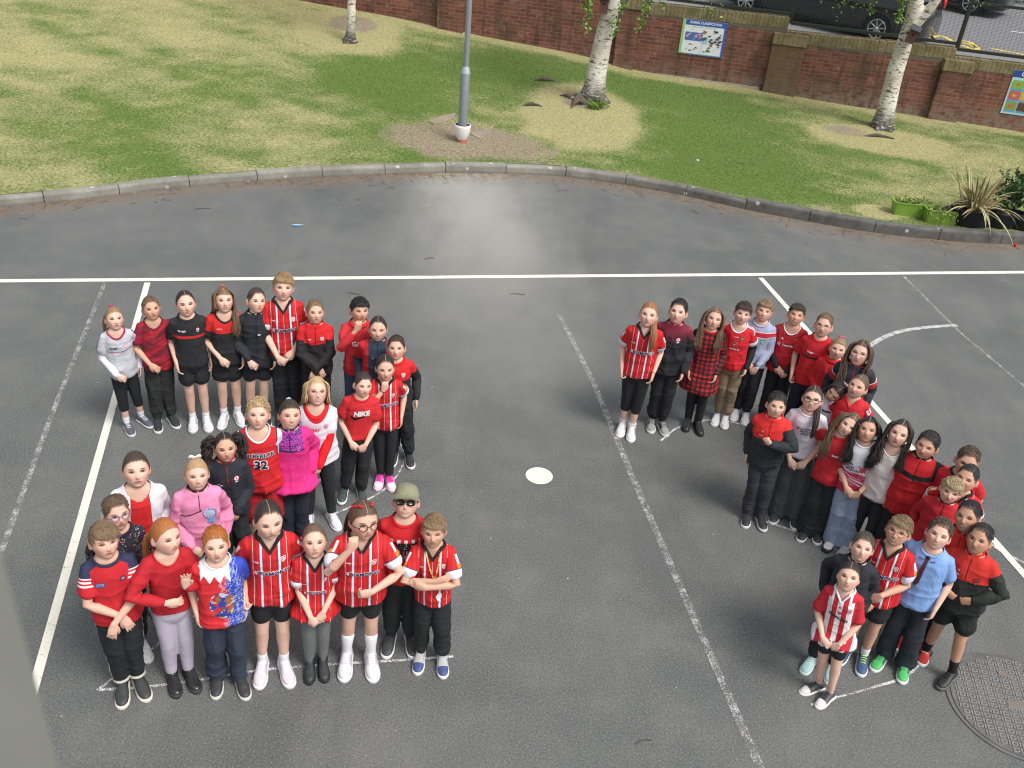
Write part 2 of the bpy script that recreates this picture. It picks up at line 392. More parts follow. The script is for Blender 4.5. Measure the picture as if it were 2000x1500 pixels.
def make_person(i, S):
    g = S.get
    P = Person(); w = g('w', 1.0) * .855
    # --- placement from ground point, height and lean
    top = g('top')
    if g('feet'):
        G = at(*g('feet')); v = ray(*top); k = (G.xy.dot(v.xy)) / v.xy.dot(v.xy); hp = v.xy * k; h = CAM_H + v.z * k
        off = hp - G.xy; nrm = Vector((-G.y, G.x)).normalized(); lat = off.dot(nrm); lean = math.atan2(lat, h)
    else:
        h = g('h', 1.3); v = ray(*top); t = (CAM_H - h) / -v.z; tp = Vector((0, 0, CAM_H)) + v * t
        l = R_(g('lean', 0)); G0 = Vector((tp.x, tp.y)); nrm = Vector((-G0.y, G0.x)).normalized()
        G2 = G0 - nrm * math.tan(l) * h; G = Vector((G2.x, G2.y, 0)); lean = l
    hs0 = g('hs', 1.0 if S['hair'][0] in ('pulled', 'long', 'pigtails', 'pony', 'bun') else .97); h = h / math.cos(lean); sc = h / (1.052 + .199 * hs0 + .008); face = math.atan2(-G.x, G.y)
    root = empty('person', (G.x, G.y, 0)); view = Vector((G.x, G.y, 0)).normalized()
    root.matrix_world = Matrix.Translation((G.x, G.y, 0)) @ Matrix.Rotation(lean, 4, view) @ Matrix.Rotation(face + R_(g('by', 0)), 4, 'Z') @ Matrix.Scale(sc, 4)
    # check the lean sign: top must move along nrm
    tpv = root.matrix_world @ Vector((0, 0, 1.300)); 
    if (Vector((tpv.x, tpv.y)) - Vector((G.x, G.y))).dot(nrm) * lean < 0:
        root.matrix_world = Matrix.Translation((G.x, G.y, 0)) @ Matrix.Rotation(-lean, 4, view) @ Matrix.Rotation(face + R_(g('by', 0)), 4, 'Z') @ Matrix.Scale(sc, 4)
    tag(root, g('label'), 'child', g('group'))
    P.root = root; P.h = h; P.sc = sc; P.w = w
    rs = np.random.RandomState(100 + i)
    stoop = g('stoop', 0)
    piv = PIV_B + np.array([g('sx', 0), -.0 - stoop, -stoop * .45])
    yaw, pitch, tilt = g('head', (0, 16, 0)); pitch += 12 + rs.uniform(-3, 3); yaw += rs.uniform(-5, 5); tilt += rs.uniform(-4, 4); toB, toH, A = head_xform(yaw - g('by', 0) * 1.0, pitch, tilt, piv)
    hs_ = hs0
    # --- arms
    arms = {}
    for s in (-1, 1):
        nm = g('arms', ('clasp', 'claspo'))[0 if s < 0 else 1]
        over = {}
        if isinstance(nm, tuple): nm, over = nm
        wr, pole, hd, pn, cu = ARMS[nm]; f = np.array([s, 1, 1.]); J = np.array([.120 * w * s, 0, .995])
        wr = np.array(over.get('w', wr)) * f; wr = wr * np.array([w, 1 + (w - 1) * .8, 1]) + rs.normal(size=3) * .010
        E, W = ik(J, wr, np.array(pole) * f, .215, .20); arms[s] = dict(J=J, E=E, W=W, hd=np.array(over.get('hd', hd)) * f, pn=np.array(pn) * f, cu=over.get('cu', cu))
    # --- legs
    st = g('stance', .06); legs = {}
    for s in (-1, 1):
        dx, dy = g('foot' + ('L' if s < 0 else 'R'), (rs.uniform(-.01, .012) * s, rs.uniform(-.028, .028)))
        legs[s] = [np.array([.062 * s * w, 0, .60]), np.array([(.062 * w * .5 + st * .5) * s + dx * .5, -.012 + dy * .5, .345]), np.array([st * s + dx, .012 + dy, .075]), np.array([st * s + dx, -.01 + dy, .03])]
    # --- body
    b = MB(); loft(b, wid(TORSO, w * .95), n=2.2)
    Dh, Fh = sphere_dirs(88, 88); b.add(toB(headfn(Dh) * hs_), Fh)
    hc = toB(np.array([[0, .028, -.05]]))[0]
    tube(b, [(0, .006, 1.01), (0, .006, 1.05), hc * .5 + np.array([0, .003, .53]), hc], [.050, .042, .039, .04], None, 16)
    for s in (-1, 1):
        ea = toB(np.array([[.0715 * s, .012, -.008]]))[0]; rotm = Matrix([[*r] for r in A]) @ Matrix.Rotation(R_(-28 * s), 3, 'Z') @ Matrix.Rotation(R_(12), 3, 'X')
        ball(b, ea, (.0075, .0175, .0285), rotm.to_4x4())
        a = arms[s]; q = .76 + .22 * w
        tube(b, [a['J'] + [-.02 * s, 0, .0], a['J'], a['J'] * .5 + a['E'] * .5, a['E'], a['E'] * .75 + a['W'] * .25, a['E'] * .3 + a['W'] * .7, a['W']], np.array([.04, .039, .034, .029, .030, .023, .019]) * q, np.array([.04, .039, .034, .028, .028, .021, .0155]) * q, 14, up=a['pn'] + np.array([.01, .013, .017]))
        build_hand(b, a['W'], a['hd'], a['pn'], a['cu'], s)
        L = legs[s]; m = lambda p, q_, t: p * (1 - t) + q_ * t
        tube(b, [L[0], m(L[0], L[1], .4), m(L[0], L[1], .8), L[1], m(L[1], L[2], .3) + [0, .008, 0], m(L[1], L[2], .65), L[2], L[3]], np.array([.062, .057, .045, .0405, .041, .0315, .0245, .027]) * q, None, 16)
    V, F = remesh(b, .0043, 1, .5)
    H = toH(V) / hs_; near = np.zeros(len(V), bool)
    for s in (-1, 1):
        a = arms[s]; hdn = a['hd'] / np.linalg.norm(a['hd']); T, dd, _ = seg_param(V, [a['J'], a['E'], a['W'], a['W'] + hdn * .09]); near |= (dd < .055) & (T > 1.0) & (np.abs(H[:, 0]) + 0 > -1)
        near &= True
    onhead = (np.linalg.norm(H * [1, .85, .8], axis=1) < .125) & (H[:, 2] > -.13)
    # surface of the head itself wins over a hand nearby
    r = np.linalg.norm(H / np.array([.076, .1, .107]), axis=1); near &= r > 1.12
    H[near | ~onhead] = (0, .5, -.9)
    tone = g('skin', 'fair'); hcol = g('hair')[1]; brow = tuple(min(.4, c * .55 + .01) for c in hcol)
    fc = g('face', ('closed', .0036, .5))
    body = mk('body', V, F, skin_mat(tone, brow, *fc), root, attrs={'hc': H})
    P.arms, P.legs, P.toB, P.toH, P.A, P.rs, P.body, P.piv, P.hs = arms, legs, toB, toH, A, rs, body, piv, hs_
    make_bottom(P, S, i); make_top(P, S, i); make_shoes(P, S, i); make_hair(P, S, i)
    for e in g('extra', ()): EXTRA[e[0]](P, S, *e[1:])
    return P

# ------------------------------------------------------------------ clothes
def make_top(P, S, i):
    T = S['top_']; kind = T.get('kind', 'tee'); w = P.w; root = P.root
    slv = T.get('sleeve', .62); hem = T.get('hem', .60); loose = T.get('loose', 1.0); jac = kind == 'jacket'
    rings = [(max(hem, 0) if z == .600 else z, a * loose, bb * loose) for z, a, bb in TEE if z == .600 or z > hem + .012]
    if hem < .58:   # dress
        rings = [(hem, .205, .165), (.56, .178, .145), (.66, .150, .120)] + [r for r in rings if r[0] > .7]
    rings = wid(rings, w)
    if jac: rings = [(z, a * 1.05 if z < 1.03 else a * 1.08, bb * 1.07) for z, a, bb in rings]
    P.rings = rings
    b = MB(); loft(b, rings, n=2.3, seg=40)
    if jac and hem > .58: pass
    k = 1.12 if jac else 1.0
    for s in (-1, 1):
        a = P.arms[s]; J, E, W = a['J'], a['E'], a['W']; q = (.76 + .22 * w) * k
        if slv <= 1:
            pts = [J + [-.035 * s, 0, .004], J, J * (1 - slv * .5) + E * slv * .5, J * (1 - slv) + E * slv]; rr = np.array([.046, .046, .049, .0535]) * q
        else:
            f = slv - 1; Wt = E * (1 - f) + W * f
            pts = [J + [-.035 * s, 0, .004], J, J * .5 + E * .5, E, E * .6 + Wt * .4, E * .2 + Wt * .8, Wt]; c = T.get('cuff', 1.0); rr = np.array([.047, .047, .0445, .0435, .040, .035, .0305 * c]) * q
        tube(b, pts, rr, rr * .95, 20)
    V, F = remesh(b, .0075, 4, .5)
    # sleeve coordinates
    AC = np.zeros((len(V), 3)); AC[:, 0] = -1; RAW = np.zeros((len(V), 3)); DD = np.full(len(V), 9.)
    ta, tb = torso_at(rings, V[:, 2]); m = (np.abs(V[:, 0]) / ta) ** 2.3 + (np.abs(V[:, 1]) / tb) ** 2.3
    for s in (-1, 1):
        a = P.arms[s]; Tt, dd, C = seg_param(V, [a['J'], a['E'], a['W']]); sel = (V[:, 0] * s > -.2 if slv > 1 else V[:, 0] * s > 0) & (dd < .075 * k * max(1, w)) & ((m > 1.10) | ((V[:, 2] > .93) & (np.abs(V[:, 0]) > .112 * w)))
        q = -(V - C)[:, 1] / .05; o = (V - C)[:, 0] * s / .05; raw = np.stack([np.maximum(Tt, .001), q, o], -1); AC[sel] = raw[sel]; nr = dd < DD; RAW[nr] = raw[nr]; DD[nr] = dd[nr]
    TC = V.copy()
    zw = np.clip((1.05 - V[:, 2]) / .12, .25, 1) * (1 + .6 * np.clip((.8 - V[:, 2]) / .2, 0, 1))
    V = lumpy(V, F, 10 + i * 3, T.get('wr', .0058 if not jac else .0075), T.get('wf', 24), zw)
    # neckline cut
    neck = T.get('neck', 'crew')
    xw = np.abs(TC[:, 0])
    zb = 1.056
    def zn(x, front): 
        if neck == 'v': d = .984 + 1.5 * x
        elif neck == 'crew': d = 1.032 + 6.0 * x * x
        elif neck == 'scoop': d = .994 + 11.0 * x * x
        elif neck == 'high': d = 1.042 + 3 * x * x
        else: d = np.full_like(np.asarray(x, float), 1.06)
        return np.where(front, np.minimum(d, zb), zb)
    fc = TC[F].mean(1); keep = ~((fc[:, 2] > zn(np.abs(fc[:, 0]), fc[:, 1] < -.005)) & (np.abs(fc[:, 0]) < .085))
    if jac: keep = fc[:, 2] < 1.062
    V2, F2, TC2, AC2, RAW2 = compact(V, F, keep, TC, AC, RAW)
    fs = (AC2[F2][:, :, 0] >= 0).sum(1) >= 3; CA = RAW2[F2]; CA[~fs] = (-1, 0, 0)
    mat = fabric(*T['mat']) if isinstance(T['mat'], tuple) else T['mat']
    nm = {'jacket': 'jacket', 'tee': 'shirt', 'dress': 'dress'}.get(T.get('name', kind), T.get('name', kind))
    shirt = mk(nm, V2, F2, mat, root, attrs={'tc': TC2}, cattrs={'ac': CA})
    sm = shirt.modifiers.new('thick', 'SOLIDIFY'); sm.thickness = .003; sm.offset = -1
    P.shirt = shirt
    tf = ~fs
    P.bvh = BVHTree.FromPolygons(V2.tolist(), F2[tf].tolist())
    P.bvha = BVHTree.FromPolygons(V2.tolist(), F2.tolist())
    # collar band along the neckline
    th = np.linspace(0, 2 * np.pi, 72, endpoint=False); pts = []
    for t in th:
        zs = np.linspace(1.075, .93, 150); a_, b_ = torso_at(rings, zs); c_, s_ = np.sin(t), -np.cos(t); r = (abs(c_) ** 2.3 + abs(s_) ** 2.3) ** (-1 / 2.3)
        X, Y = a_ * r * c_, b_ * r * s_; ok = np.where(zs <= (1.062 if jac else zn(np.abs(X), Y < -.005)))[0]; j = ok[0] if len(ok) else 0
        pts.append((X[j], Y[j], zs[j]))
    pts = np.array(pts)
    for _ in range(2 if neck != 'v' else 0): pts = (np.roll(pts, 1, 0) + 2 * pts + np.roll(pts, -1, 0)) / 4
    cc = T.get('collar')
    cen = pts.mean(0); rad = norm((pts - cen) * [1, 1, 0])
    if cc and not jac:
        cw = T.get('cw', .011) * .8; b = MB(); prof = []
        for (o, dz) in ((.0035, -cw * .9), (.0050, -cw * .5), (.0048, cw * .5), (.001, cw * .9), (-.003, .0), (-.002, -cw * .9)):
            slope = np.clip((pts[:, 1:2] < -.02) * 1.0, 0, 1) * .25
            prof.append(pts + rad * (o - dz * .55) + np.array([0, 0, 1]) * dz * .85)
        Vc = np.stack(prof, 1).reshape(-1, 3); b.add(Vc, grid_faces(72, 6)); 
        a = np.arange(6); b.f[-1].append(np.stack([71 * 6 + a, 71 * 6 + (a + 1) % 6, (a + 1) % 6, a], -1)); b.mi[-1].append(0)
        b.build('collar', plain(cc, .8), shirt)
    if jac:
        b = MB(); cz = T.get('collar_h', .034); open_ = T.get('open', .5); nz = 6; Vs = []
        for ring in range(2):
            for q in range(nz):
                f = q / (nz - 1); rr = (.0625 - .006 * f - ring * .005) * T.get('cr', 1.0)
                gap = open_ * f * .55
                tt = np.linspace(gap * .5 + .02, 2 * np.pi - gap * .5 - .02, 48)
                zz = 1.046 + cz * f - .012 * np.cos(tt) * 1.0
                Vs.append(np.stack([np.sin(tt) * rr * 1.0, .006 - np.cos(tt) * rr * .98, zz], -1))
        Vs = np.array(Vs); b.add(Vs[:nz].reshape(-1, 3), grid_faces(nz, 48, False)); b.add(Vs[nz:].reshape(-1, 3), grid_faces(nz, 48, False)[:, ::-1])
        e = np.arange(47); o0, o1 = (nz - 1) * 48, (2 * nz - 1) * 48; b.f[-1].append(np.stack([o0 + e, o0 + e + 1, o1 + e + 1, o1 + e], -1)); b.mi[-1].append(0)
        b.build('collar', plain(cc or (.02, .02, .02), .8), shirt)
        if T.get('zip', True):
            zl = T.get('zipl', .87); zc = T.get('zipc', (.01, .01, .01)); zs = np.linspace(zl, 1.045, 24)
            stripf(P, [(0, z) for z in zs], .0042, zc, 'zip', .0035)
    # cuffs / hem for jackets
    for f in T.get('decals', ()): DEC[f[0]](P, *f[1:])
    if 'under' in T:     # long sleeves of an undershirt worn beneath
        b = MB(); u = T['under']
        for s in (-1, 1):
            a = P.arms[s]; pts = [a['J'] * .6 + a['E'] * .4, a['E'], a['E'] * .5 + a['W'] * .5, a['W']]; tube(b, pts, np.array([.042, .0365, .033, .026]) * (.76 + .22 * w), None, 16)
        V, F = remesh(b, .007, 3); V = lumpy(V, F, 40 + i, .003, 34)
        mk('undershirt_sleeves', V, F, plain(u, .8, bump=.2), root)
        if T.get('undercollar', True):
            b = MB(); tt = np.linspace(0, 2 * np.pi, 40, endpoint=False)
            for q, (r, z) in enumerate(((.056, 1.035), (.052, 1.06), (.047, 1.066))): b.add(np.stack([np.sin(tt) * r, .006 - np.cos(tt) * r, np.full(40, z) - .012 * np.cos(tt)], -1), np.zeros((0, 4), int))
            V = np.concatenate(b.v); mk('undershirt_collar', V, grid_faces(3, 40), plain(u, .8), root)

def proj(P, V2, off=.0025, all_=False):
    out = []
    bv = P.bvha if all_ else P.bvh
    for x, z in V2:
        h = bv.ray_cast(Vector((x, -.6, z)), Vector((0, 1, 0)), .75)
        y = h[0].y if h[0] is not None else -.10
        out.append((x, y, z))
    out = np.array(out)
    return out + np.array([0, -off, 0])
def stripf(P, pts, wd, c, name='stripe', off=.003, mat=None, parent=None):
    p = np.array(pts, float); n = len(p); t = norm(np.gradient(p, axis=0)); nn = np.stack([-t[:, 1], t[:, 0]], -1) * wd / 2
    V2 = np.stack([p - nn, p + nn], 1).reshape(-1, 2); V = proj(P, V2, off); F = np.array([[2 * k, 2 * k + 1, 2 * k + 3, 2 * k + 2] for k in range(n - 1)])
    return mk(name, V, F, mat or plain(c, .6), parent or P.shirt)
_T = {}
def text2d(s, size, off=0.0, shear=0.0):
    k = (s, size, off, shear)
    if k not in _T:
        cu = bpy.data.curves.new('t', 'FONT'); cu.body = s; cu.size = size; cu.offset = off; cu.align_x = 'CENTER'; cu.align_y = 'CENTER'; cu.resolution_u = 3; cu.shear = shear
        o = bpy.data.objects.new('t', cu); col.objects.link(o); me = bpy.data.meshes.new_from_object(o)
        V = np.array([v.co[:2] for v in me.vertices]); F = [tuple(p.vertices) for p in me.polygons]
        bpy.data.objects.remove(o); bpy.data.meshes.remove(me); bpy.data.curves.remove(cu); _T[k] = (V, F)
    return _T[k]
def groupf(F):
    d = {}
    for f in F: d.setdefault(len(f), []).append(f)
    return [np.array(v) for v in d.values()]
def dec_text(P, s, x, z, size, c, off=.0012, rot=0, squeeze=1.0, outline=None, arch=0, name='lettering', shear=0):
    for kk, (o_, cc, dz) in enumerate(([(off + size * .06, outline, .0030)] if outline else []) + [(off, c, .0046)]):
        V, F = text2d(s, size, o_, shear); V = V * [squeeze, 1]; V = V + np.stack([0 * V[:, 0], -arch * (V[:, 0] ** 2) * 8], -1)
        cr, sr = math.cos(R_(rot)), math.sin(R_(rot)); V = np.stack([V[:, 0] * cr - V[:, 1] * sr + x, V[:, 0] * sr + V[:, 1] * cr + z], -1)
        mk(name, proj(P, V, dz), groupf(F), plain(cc, .6, var=.03), P.shirt, smooth=False)
def polyfan(pts, c): return np.vstack([pts, [c]]), np.array([[i, (i + 1) % len(pts), len(pts)] for i in range(len(pts))])
def dec_poly(P, polys, name, off=.003, mats=None):
    b = MB()
    ms = []
    for q, (pts, cc) in enumerate(polys):
        pts = np.asarray(pts, float); V, F = polyfan(pts, pts.mean(0)); b.add(proj(P, V, off + q * .0009), F, q); ms.append(plain(cc, .6, var=.02))
    return b.build(name, ms, P.shirt, smooth=False)
def shield(x, z, s):
    return [(x - s * .8, z + s), (x, z + s * 1.12), (x + s * .8, z + s), (x + s * .8, z - s * .1), (x + s * .5, z - s * .75), (x, z - s * 1.15), (x - s * .5, z - s * .75), (x - s * .8, z - s * .1)]
def circ(x, z, r, n=14, ry=None): return [(x + r * math.cos(k * 2 * math.pi / n), z + (ry or r) * math.sin(k * 2 * math.pi / n)) for k in range(n)]
def dec_crest(P, x, z, s=.021, c1=(.8, .8, .82), c2=(.62, .02, .03), name='crest'):
    pl = [(shield(x, z, s), c1), (shield(x, z, s * .84), c2)]
    for k in range(-1, 2): pl.append(([(x + k * s * .42 - s * .1, z + s * .3), (x + k * s * .42 + s * .1, z + s * .3), (x + k * s * .42 + s * .1, z - s * (.75 - .25 * abs(k))), (x + k * s * .42 - s * .1, z - s * (.75 - .25 * abs(k)))], c1))
    pl.append(([(x - s * .6, z + s * .75), (x + s * .6, z + s * .75), (x + s * .6, z + s * .48), (x - s * .6, z + s * .48)], c1))
    dec_poly(P, pl, name)
def dec_roundel(P, x, z, s=.017, ring=(.65, .03, .09), leaf=(.8, .8, .82)):
    pl = [(circ(x, z, s), ring), (circ(x, z, s * .78), leaf)]
    for a in (-30, 0, 30):
        ca, sa = math.cos(R_(90 + a)), math.sin(R_(90 + a)); px, pz = -sa, ca; L = s * .72
        pl.append(([(x, z - s * .55), (x + ca * L * .4 + px * s * .15, z + sa * L * .4 + pz * s * .15), (x + ca * L, z + sa * L), (x + ca * L * .4 - px * s * .15, z + sa * L * .4 - pz * s * .15)], ring))
    pl.append(([(x - s * .6, z - s * 1.15), (x + s * .6, z - s * 1.15), (x + s * .6, z - s * 1.42), (x - s * .6, z - s * 1.42)], leaf))
    dec_poly(P, pl, 'crest')
def dec_sponsor(P, x=0, z=.845, c=(.02, .025, .10), sc=1.0, word='DIAMOND'):
    s = sc * 1.28
    dec_text(P, word, x + .012 * s, z, .029 * s, c, .0008, outline=(.80, .78, .8), squeeze=.98, name='sponsor_lettering')
    q = [([(x - .066 * s, z + .012 * s), (x - .054 * s, z + .006 * s), (x - .054 * s, z - .012 * s), (x - .066 * s, z - .006 * s)], (.75, .7, .72)),
         ([(x - .053 * s, z + .006 * s), (x - .042 * s, z + .013 * s), (x - .042 * s, z - .006 * s), (x - .053 * s, z - .012 * s)], (.55, .03, .05))]
    dec_poly(P, q, 'sponsor_mark')
def dec_maker(P, x, z, word="o'neills", c=(.78, .74, .76), size=.013): dec_text(P, word, x, z, size, c, .0004, name='maker_lettering')
def dec_tick(P, x, z, s, c):
    pts = [(x - s, z + s * .18), (x - s * .86, z - s * .10), (x - s * .62, z - s * .26), (x - s * .3, z - s * .24), (x + s, z + s * .42), (x - s * .2, z - s * .02), (x - s * .6, z - s * .06), (x - s * .82, z + s * .04)]
    dec_poly(P, [(pts, c)], 'tick_mark', .0035)
def dec_polys(P, polys, name='print'): dec_poly(P, polys, name, .003)
def dec_strip(P, pts, wd, c, name='stripe'): 
    pp = np.array(pts, float); t = np.linspace(0, 1, 24); q = np.linspace(0, 1, len(pp)); stripf(P, np.stack([np.interp(t, q, pp[:, 0]), np.interp(t, q, pp[:, 1])], -1), wd, c, name)
DEC = dict(text=dec_text, crest=dec_crest, roundel=dec_roundel, sponsor=dec_sponsor, maker=dec_maker, tick=dec_tick, polys=dec_polys, strip=dec_strip)

def make_bottom(P, S, i):
    B_ = S.get('bot', {}); kind = B_.get('kind', 'jog'); w = P.w; c = B_.get('c', BLACK); b = MB()
    hip = wid([(.545, .100, .080), (.59, .130, .098), (.64, .131, .099), (.70, .120, .092), (.735, .115, .088)], w * (.97 if kind in ('leg', 'crop') else 1.0)); loft(b, hip, seg=32, n=2.3)
    prof = {  # t along thigh(0-1) shin(1-2), radius
     'jog': [(0, .070), (.5, .069), (1, .060), (1.5, .054), (1.85, .047), (1.93, .040)],
     'straight': [(0, .070), (.5, .068), (1, .061), (1.5, .056), (2.02, .054)],
     'wide': [(0, .072), (.5, .073), (1, .074), (1.5, .082), (2.08, .090)],
     'leg': [(0, .065), (.5, .0605), (1, .0480), (1.3, .0485), (1.65, .0415), (1.97, .036)],
     'crop': [(0, .066), (.5, .062), (1, .048), (1.3, .046), (1.42, .0455)],
     'short': [(0, .072), (.35, .074), (.50, .077)],
     'bike': [(0, .068), (.35, .066), (.55, .061)],
     'long_short': [(0, .075), (.5, .080), (1.0, .084)],
    }[kind]
    q = .76 + .22 * w
    for s in (-1, 1):
        L = P.legs[s]; pts = []; rr = []
        for t in np.linspace(0, prof[-1][0], 12):
            p = L[0] * (1 - t) + L[1] * t if t <= 1 else L[1] * (2 - t) + L[2] * (t - 1); p = p.copy()
            if t > 1: p[1] += .008 * math.sin((min(t, 2) - 1) * math.pi)
            r = np.interp(t, [a for a, _ in prof], [r for _, r in prof]); pts.append(p); rr.append(r * q)
        tube(b, pts, rr, None, 20)
    V, F = remesh(b, .0075, 3); TC = V.copy(); AC = np.zeros_like(V)
    for s in (-1, 1):
        Tt, dd, C = seg_param(V, P.legs[s][:3]); sel = V[:, 0] * s > 0; AC[sel] = np.stack([Tt, -(V - C)[:, 1] / .06, (V - C)[:, 0] * s / .06], -1)[sel]
    tight = kind in ('leg', 'bike', 'crop')
    am = .0016 if tight else .0065
    zw = .6 + .7 * np.exp(-((V[:, 2] - .12) / .09) ** 2) + .4 * np.exp(-((V[:, 2] - .36) / .06) ** 2)
    V = lumpy(V, F, 200 + i, am, 26, zw)
    ex = B_.get('side')
    def pat(n, t, a):
        cc = n.mix(0, c, c)
        if ex: cc = n.mix(n.mul(n.lt(n.abs(a[1]), ex[1]), n.gt(a[2], .55)), cc, ex[0])
        if B_.get('denim'): cc = n.mix(n.mul(n.noise(n.obj(), 60, 4), .5), cc, tuple(min(1, v * 1.5 + .03) for v in c))
        return cc
    mk('shorts' if kind in ('short', 'bike', 'long_short') else ('leggings' if tight else 'trousers'), V, F, fabric(('bot', tuple(c), ex, B_.get('denim'), tight), pat, .8 if not tight else .6, .2, .10 if tight else .22), P.root, attrs={'tc': TC, 'ac': AC})

def make_shoes(P, S, i):
    H = S.get('shoe', {}); c = H.get('c', (.75, .75, .77)); sole = H.get('sole', (.75, .75, .74)); boot = H.get('boot', 0); toe = H.get('toe')
    sock = H.get('sock')
    for s in (-1, 1):
        A_ = P.legs[s][2]; fx, fy = A_[0], A_[1]; yawf = R_(H.get('out', 10) * s + H.get('yaw', 0)); cz, sz = math.cos(yawf), math.sin(yawf)
        def place(V): V = np.asarray(V); return np.stack([V[:, 0] * cz - V[:, 1] * sz + fx, V[:, 0] * sz + V[:, 1] * cz + fy - .008, V[:, 2]], -1)
        # sole and upper as sections along y
        def sections(ys, hw, z0, z1, e):
            V = []
            for y, a, lo, hi in zip(ys, hw, z0, z1):
                th = np.linspace(0, 2 * np.pi, 20, endpoint=False); ct, st = np.cos(th), np.sin(th); r = (np.abs(ct) ** e + np.abs(st) ** e) ** (-1 / e)
                V.append(np.stack([a * r * ct, np.full(20, y), (lo + hi) / 2 + (hi - lo) / 2 * r * st], -1))
            n = len(ys); V = np.vstack(V + [[[0, ys[0], (z0[0] + z1[0]) / 2]], [[0, ys[-1], (z0[-1] + z1[-1]) / 2]]]); j = np.arange(20)
            return V, [grid_faces(n, 20), np.stack([np.full(20, n * 20), (j + 1) % 20, j], -1), np.stack([np.full(20, n * 20 + 1), (n - 1) * 20 + j, (n - 1) * 20 + (j + 1) % 20], -1)]
        k = H.get('size', 1.0)
        ys = np.array([.060, .054, .03, 0, -.03, -.065, -.10, -.13, -.148, -.156]) * k
        hw = np.array([.014, .029, .034, .033, .034, .039, .040, .034, .022, .008]) * k
        up_hi = np.array([.060, .074, .082, .082, .078, .066, .053, .044, .036, .026]) * k
        V, F = sections(ys * .97, hw * .94, np.full(10, .012), up_hi, 2.4); b = MB(); b.add(place(V), F)
        Vs, Fs = sections(ys * 1.03, hw * 1.06, np.full(10, 0.0), np.full(10, .026 * H.get('st', 1.0)) , 4)
        if boot: tube(b, place([(0, .012, .05), (0, .014, .08), (0, .012, .07 + boot)]), np.array([.037, .037, .039]), None, 18)
        V2, F2 = remesh(b, .0055, 3); 
        me = c
        def pat(n, t, a, c=c, toe=toe, H=H):
            cc = n.mix(0, c, c); 
            if toe: cc = n.mix(n.btw(t[1], -.152, -.088), cc, toe)
            if H.get('panel'): cc = n.mix(n.mul(n.btw(t[1], -.085, -.02), n.gt(n.abs(t[0]), .020)), cc, H['panel'])
            return cc
        inv = np.stack([(V2[:, 0] - fx) * cz + (V2[:, 1] - fy + .008) * sz, -(V2[:, 0] - fx) * sz + (V2[:, 1] - fy + .008) * cz, V2[:, 2]], -1)
        sh = mk('boot' if boot else 'shoe', V2, F2, fabric(('shoe', tuple(c), toe, H.get('panel'), H.get('gloss')), pat, H.get('gloss', .5), .4, .05), P.root, attrs={'tc': inv, 'ac': inv * 0})
        b = MB(); b.add(place(Vs), Fs); b.build('sole', plain(sole, .6), sh)
        if not boot and H.get('laces', True) is not False:
            b = MB(); lc = H.get('laces', (.8, .8, .8)); lc = (.8, .8, .8) if lc is True else lc
            for q in range(4):
                y = -.02 - q * .017; z = np.interp(-y, -ys[::1], up_hi) + .001
                tube(b, place([(-.017, y * k, z - .006), (0, y * k - .002, z + .002), (.017, y * k, z - .006)]), .0028, None, 6)
            if H.get('tongue') is not None: tube(b, place([(0, .002, .075), (0, -.012, .088)]), .018, .006, 10)
            b.build('laces', plain(lc, .8), sh)
        if sock:
            b = MB(); sk = P.legs[s]; t1 = sock[1]; pts = [A_ + [0, -.0, -.02], A_, A_ * (1 - t1 * .5) + sk[1] * t1 * .5, A_ * (1 - t1) + sk[1] * t1]
            rr = np.interp([0, 0, t1 * .5, t1], [0, .35, .7, 1], [.028, .034, .044, .045]); tube(b, pts, rr * (.76 + .22 * P.w), None, 18)
            b.build('sock', plain(sock[0], .9, bump=.2), P.root)

# ------------------------------------------------------------------ hair
def hair_mat(c, kind='strand'):
    k = ('hair', tuple(c), kind)
    if k in _M: return _M[k]
    n = N('hair', .48, .4); x, y, z = n.attr('hs')
    if kind == 'curl': f = n.noise(n.obj(), 75, 4, .6, 1.5)
    else: f = n.noise(n.vec(n.mul(x, 60), n.mul(y, 5), 0.0), 1.0, 4, .65)
    f2 = n.noise(n.obj(), 16, 2)
    dk = tuple(v * .45 for v in c); lt = tuple(min(1, v * 1.55 + .012) for v in c)
    cc = n.mix(n.step(f, .3, .7), dk, lt); cc = n.mix(n.mul(f2, .35), cc, c)
    if kind == 'part': cc = n.mix(n.mul(n.lt(n.abs(n.attr('hp')[0]), .0018), n.mul(n.lt(n.attr('hp')[1], .045), .7)), cc, (.48, .33, .26))
    if kind == 'fade':
        hx, hy, hz = n.attr('hp'); cc = n.mix(n.mul(n.step(hz, .045, -.01), .45), cc, (.42, .27, .2))
    edge = n.step(n.add(z, n.mul(n.add(f, -.5), .9)), .82, .38); cc = n.mix(n.mul(edge, .85), cc, (.56, .34, .25))
    n.color(cc); n.bump(f, .55, .006); _M[k] = n.mat; return n.mat

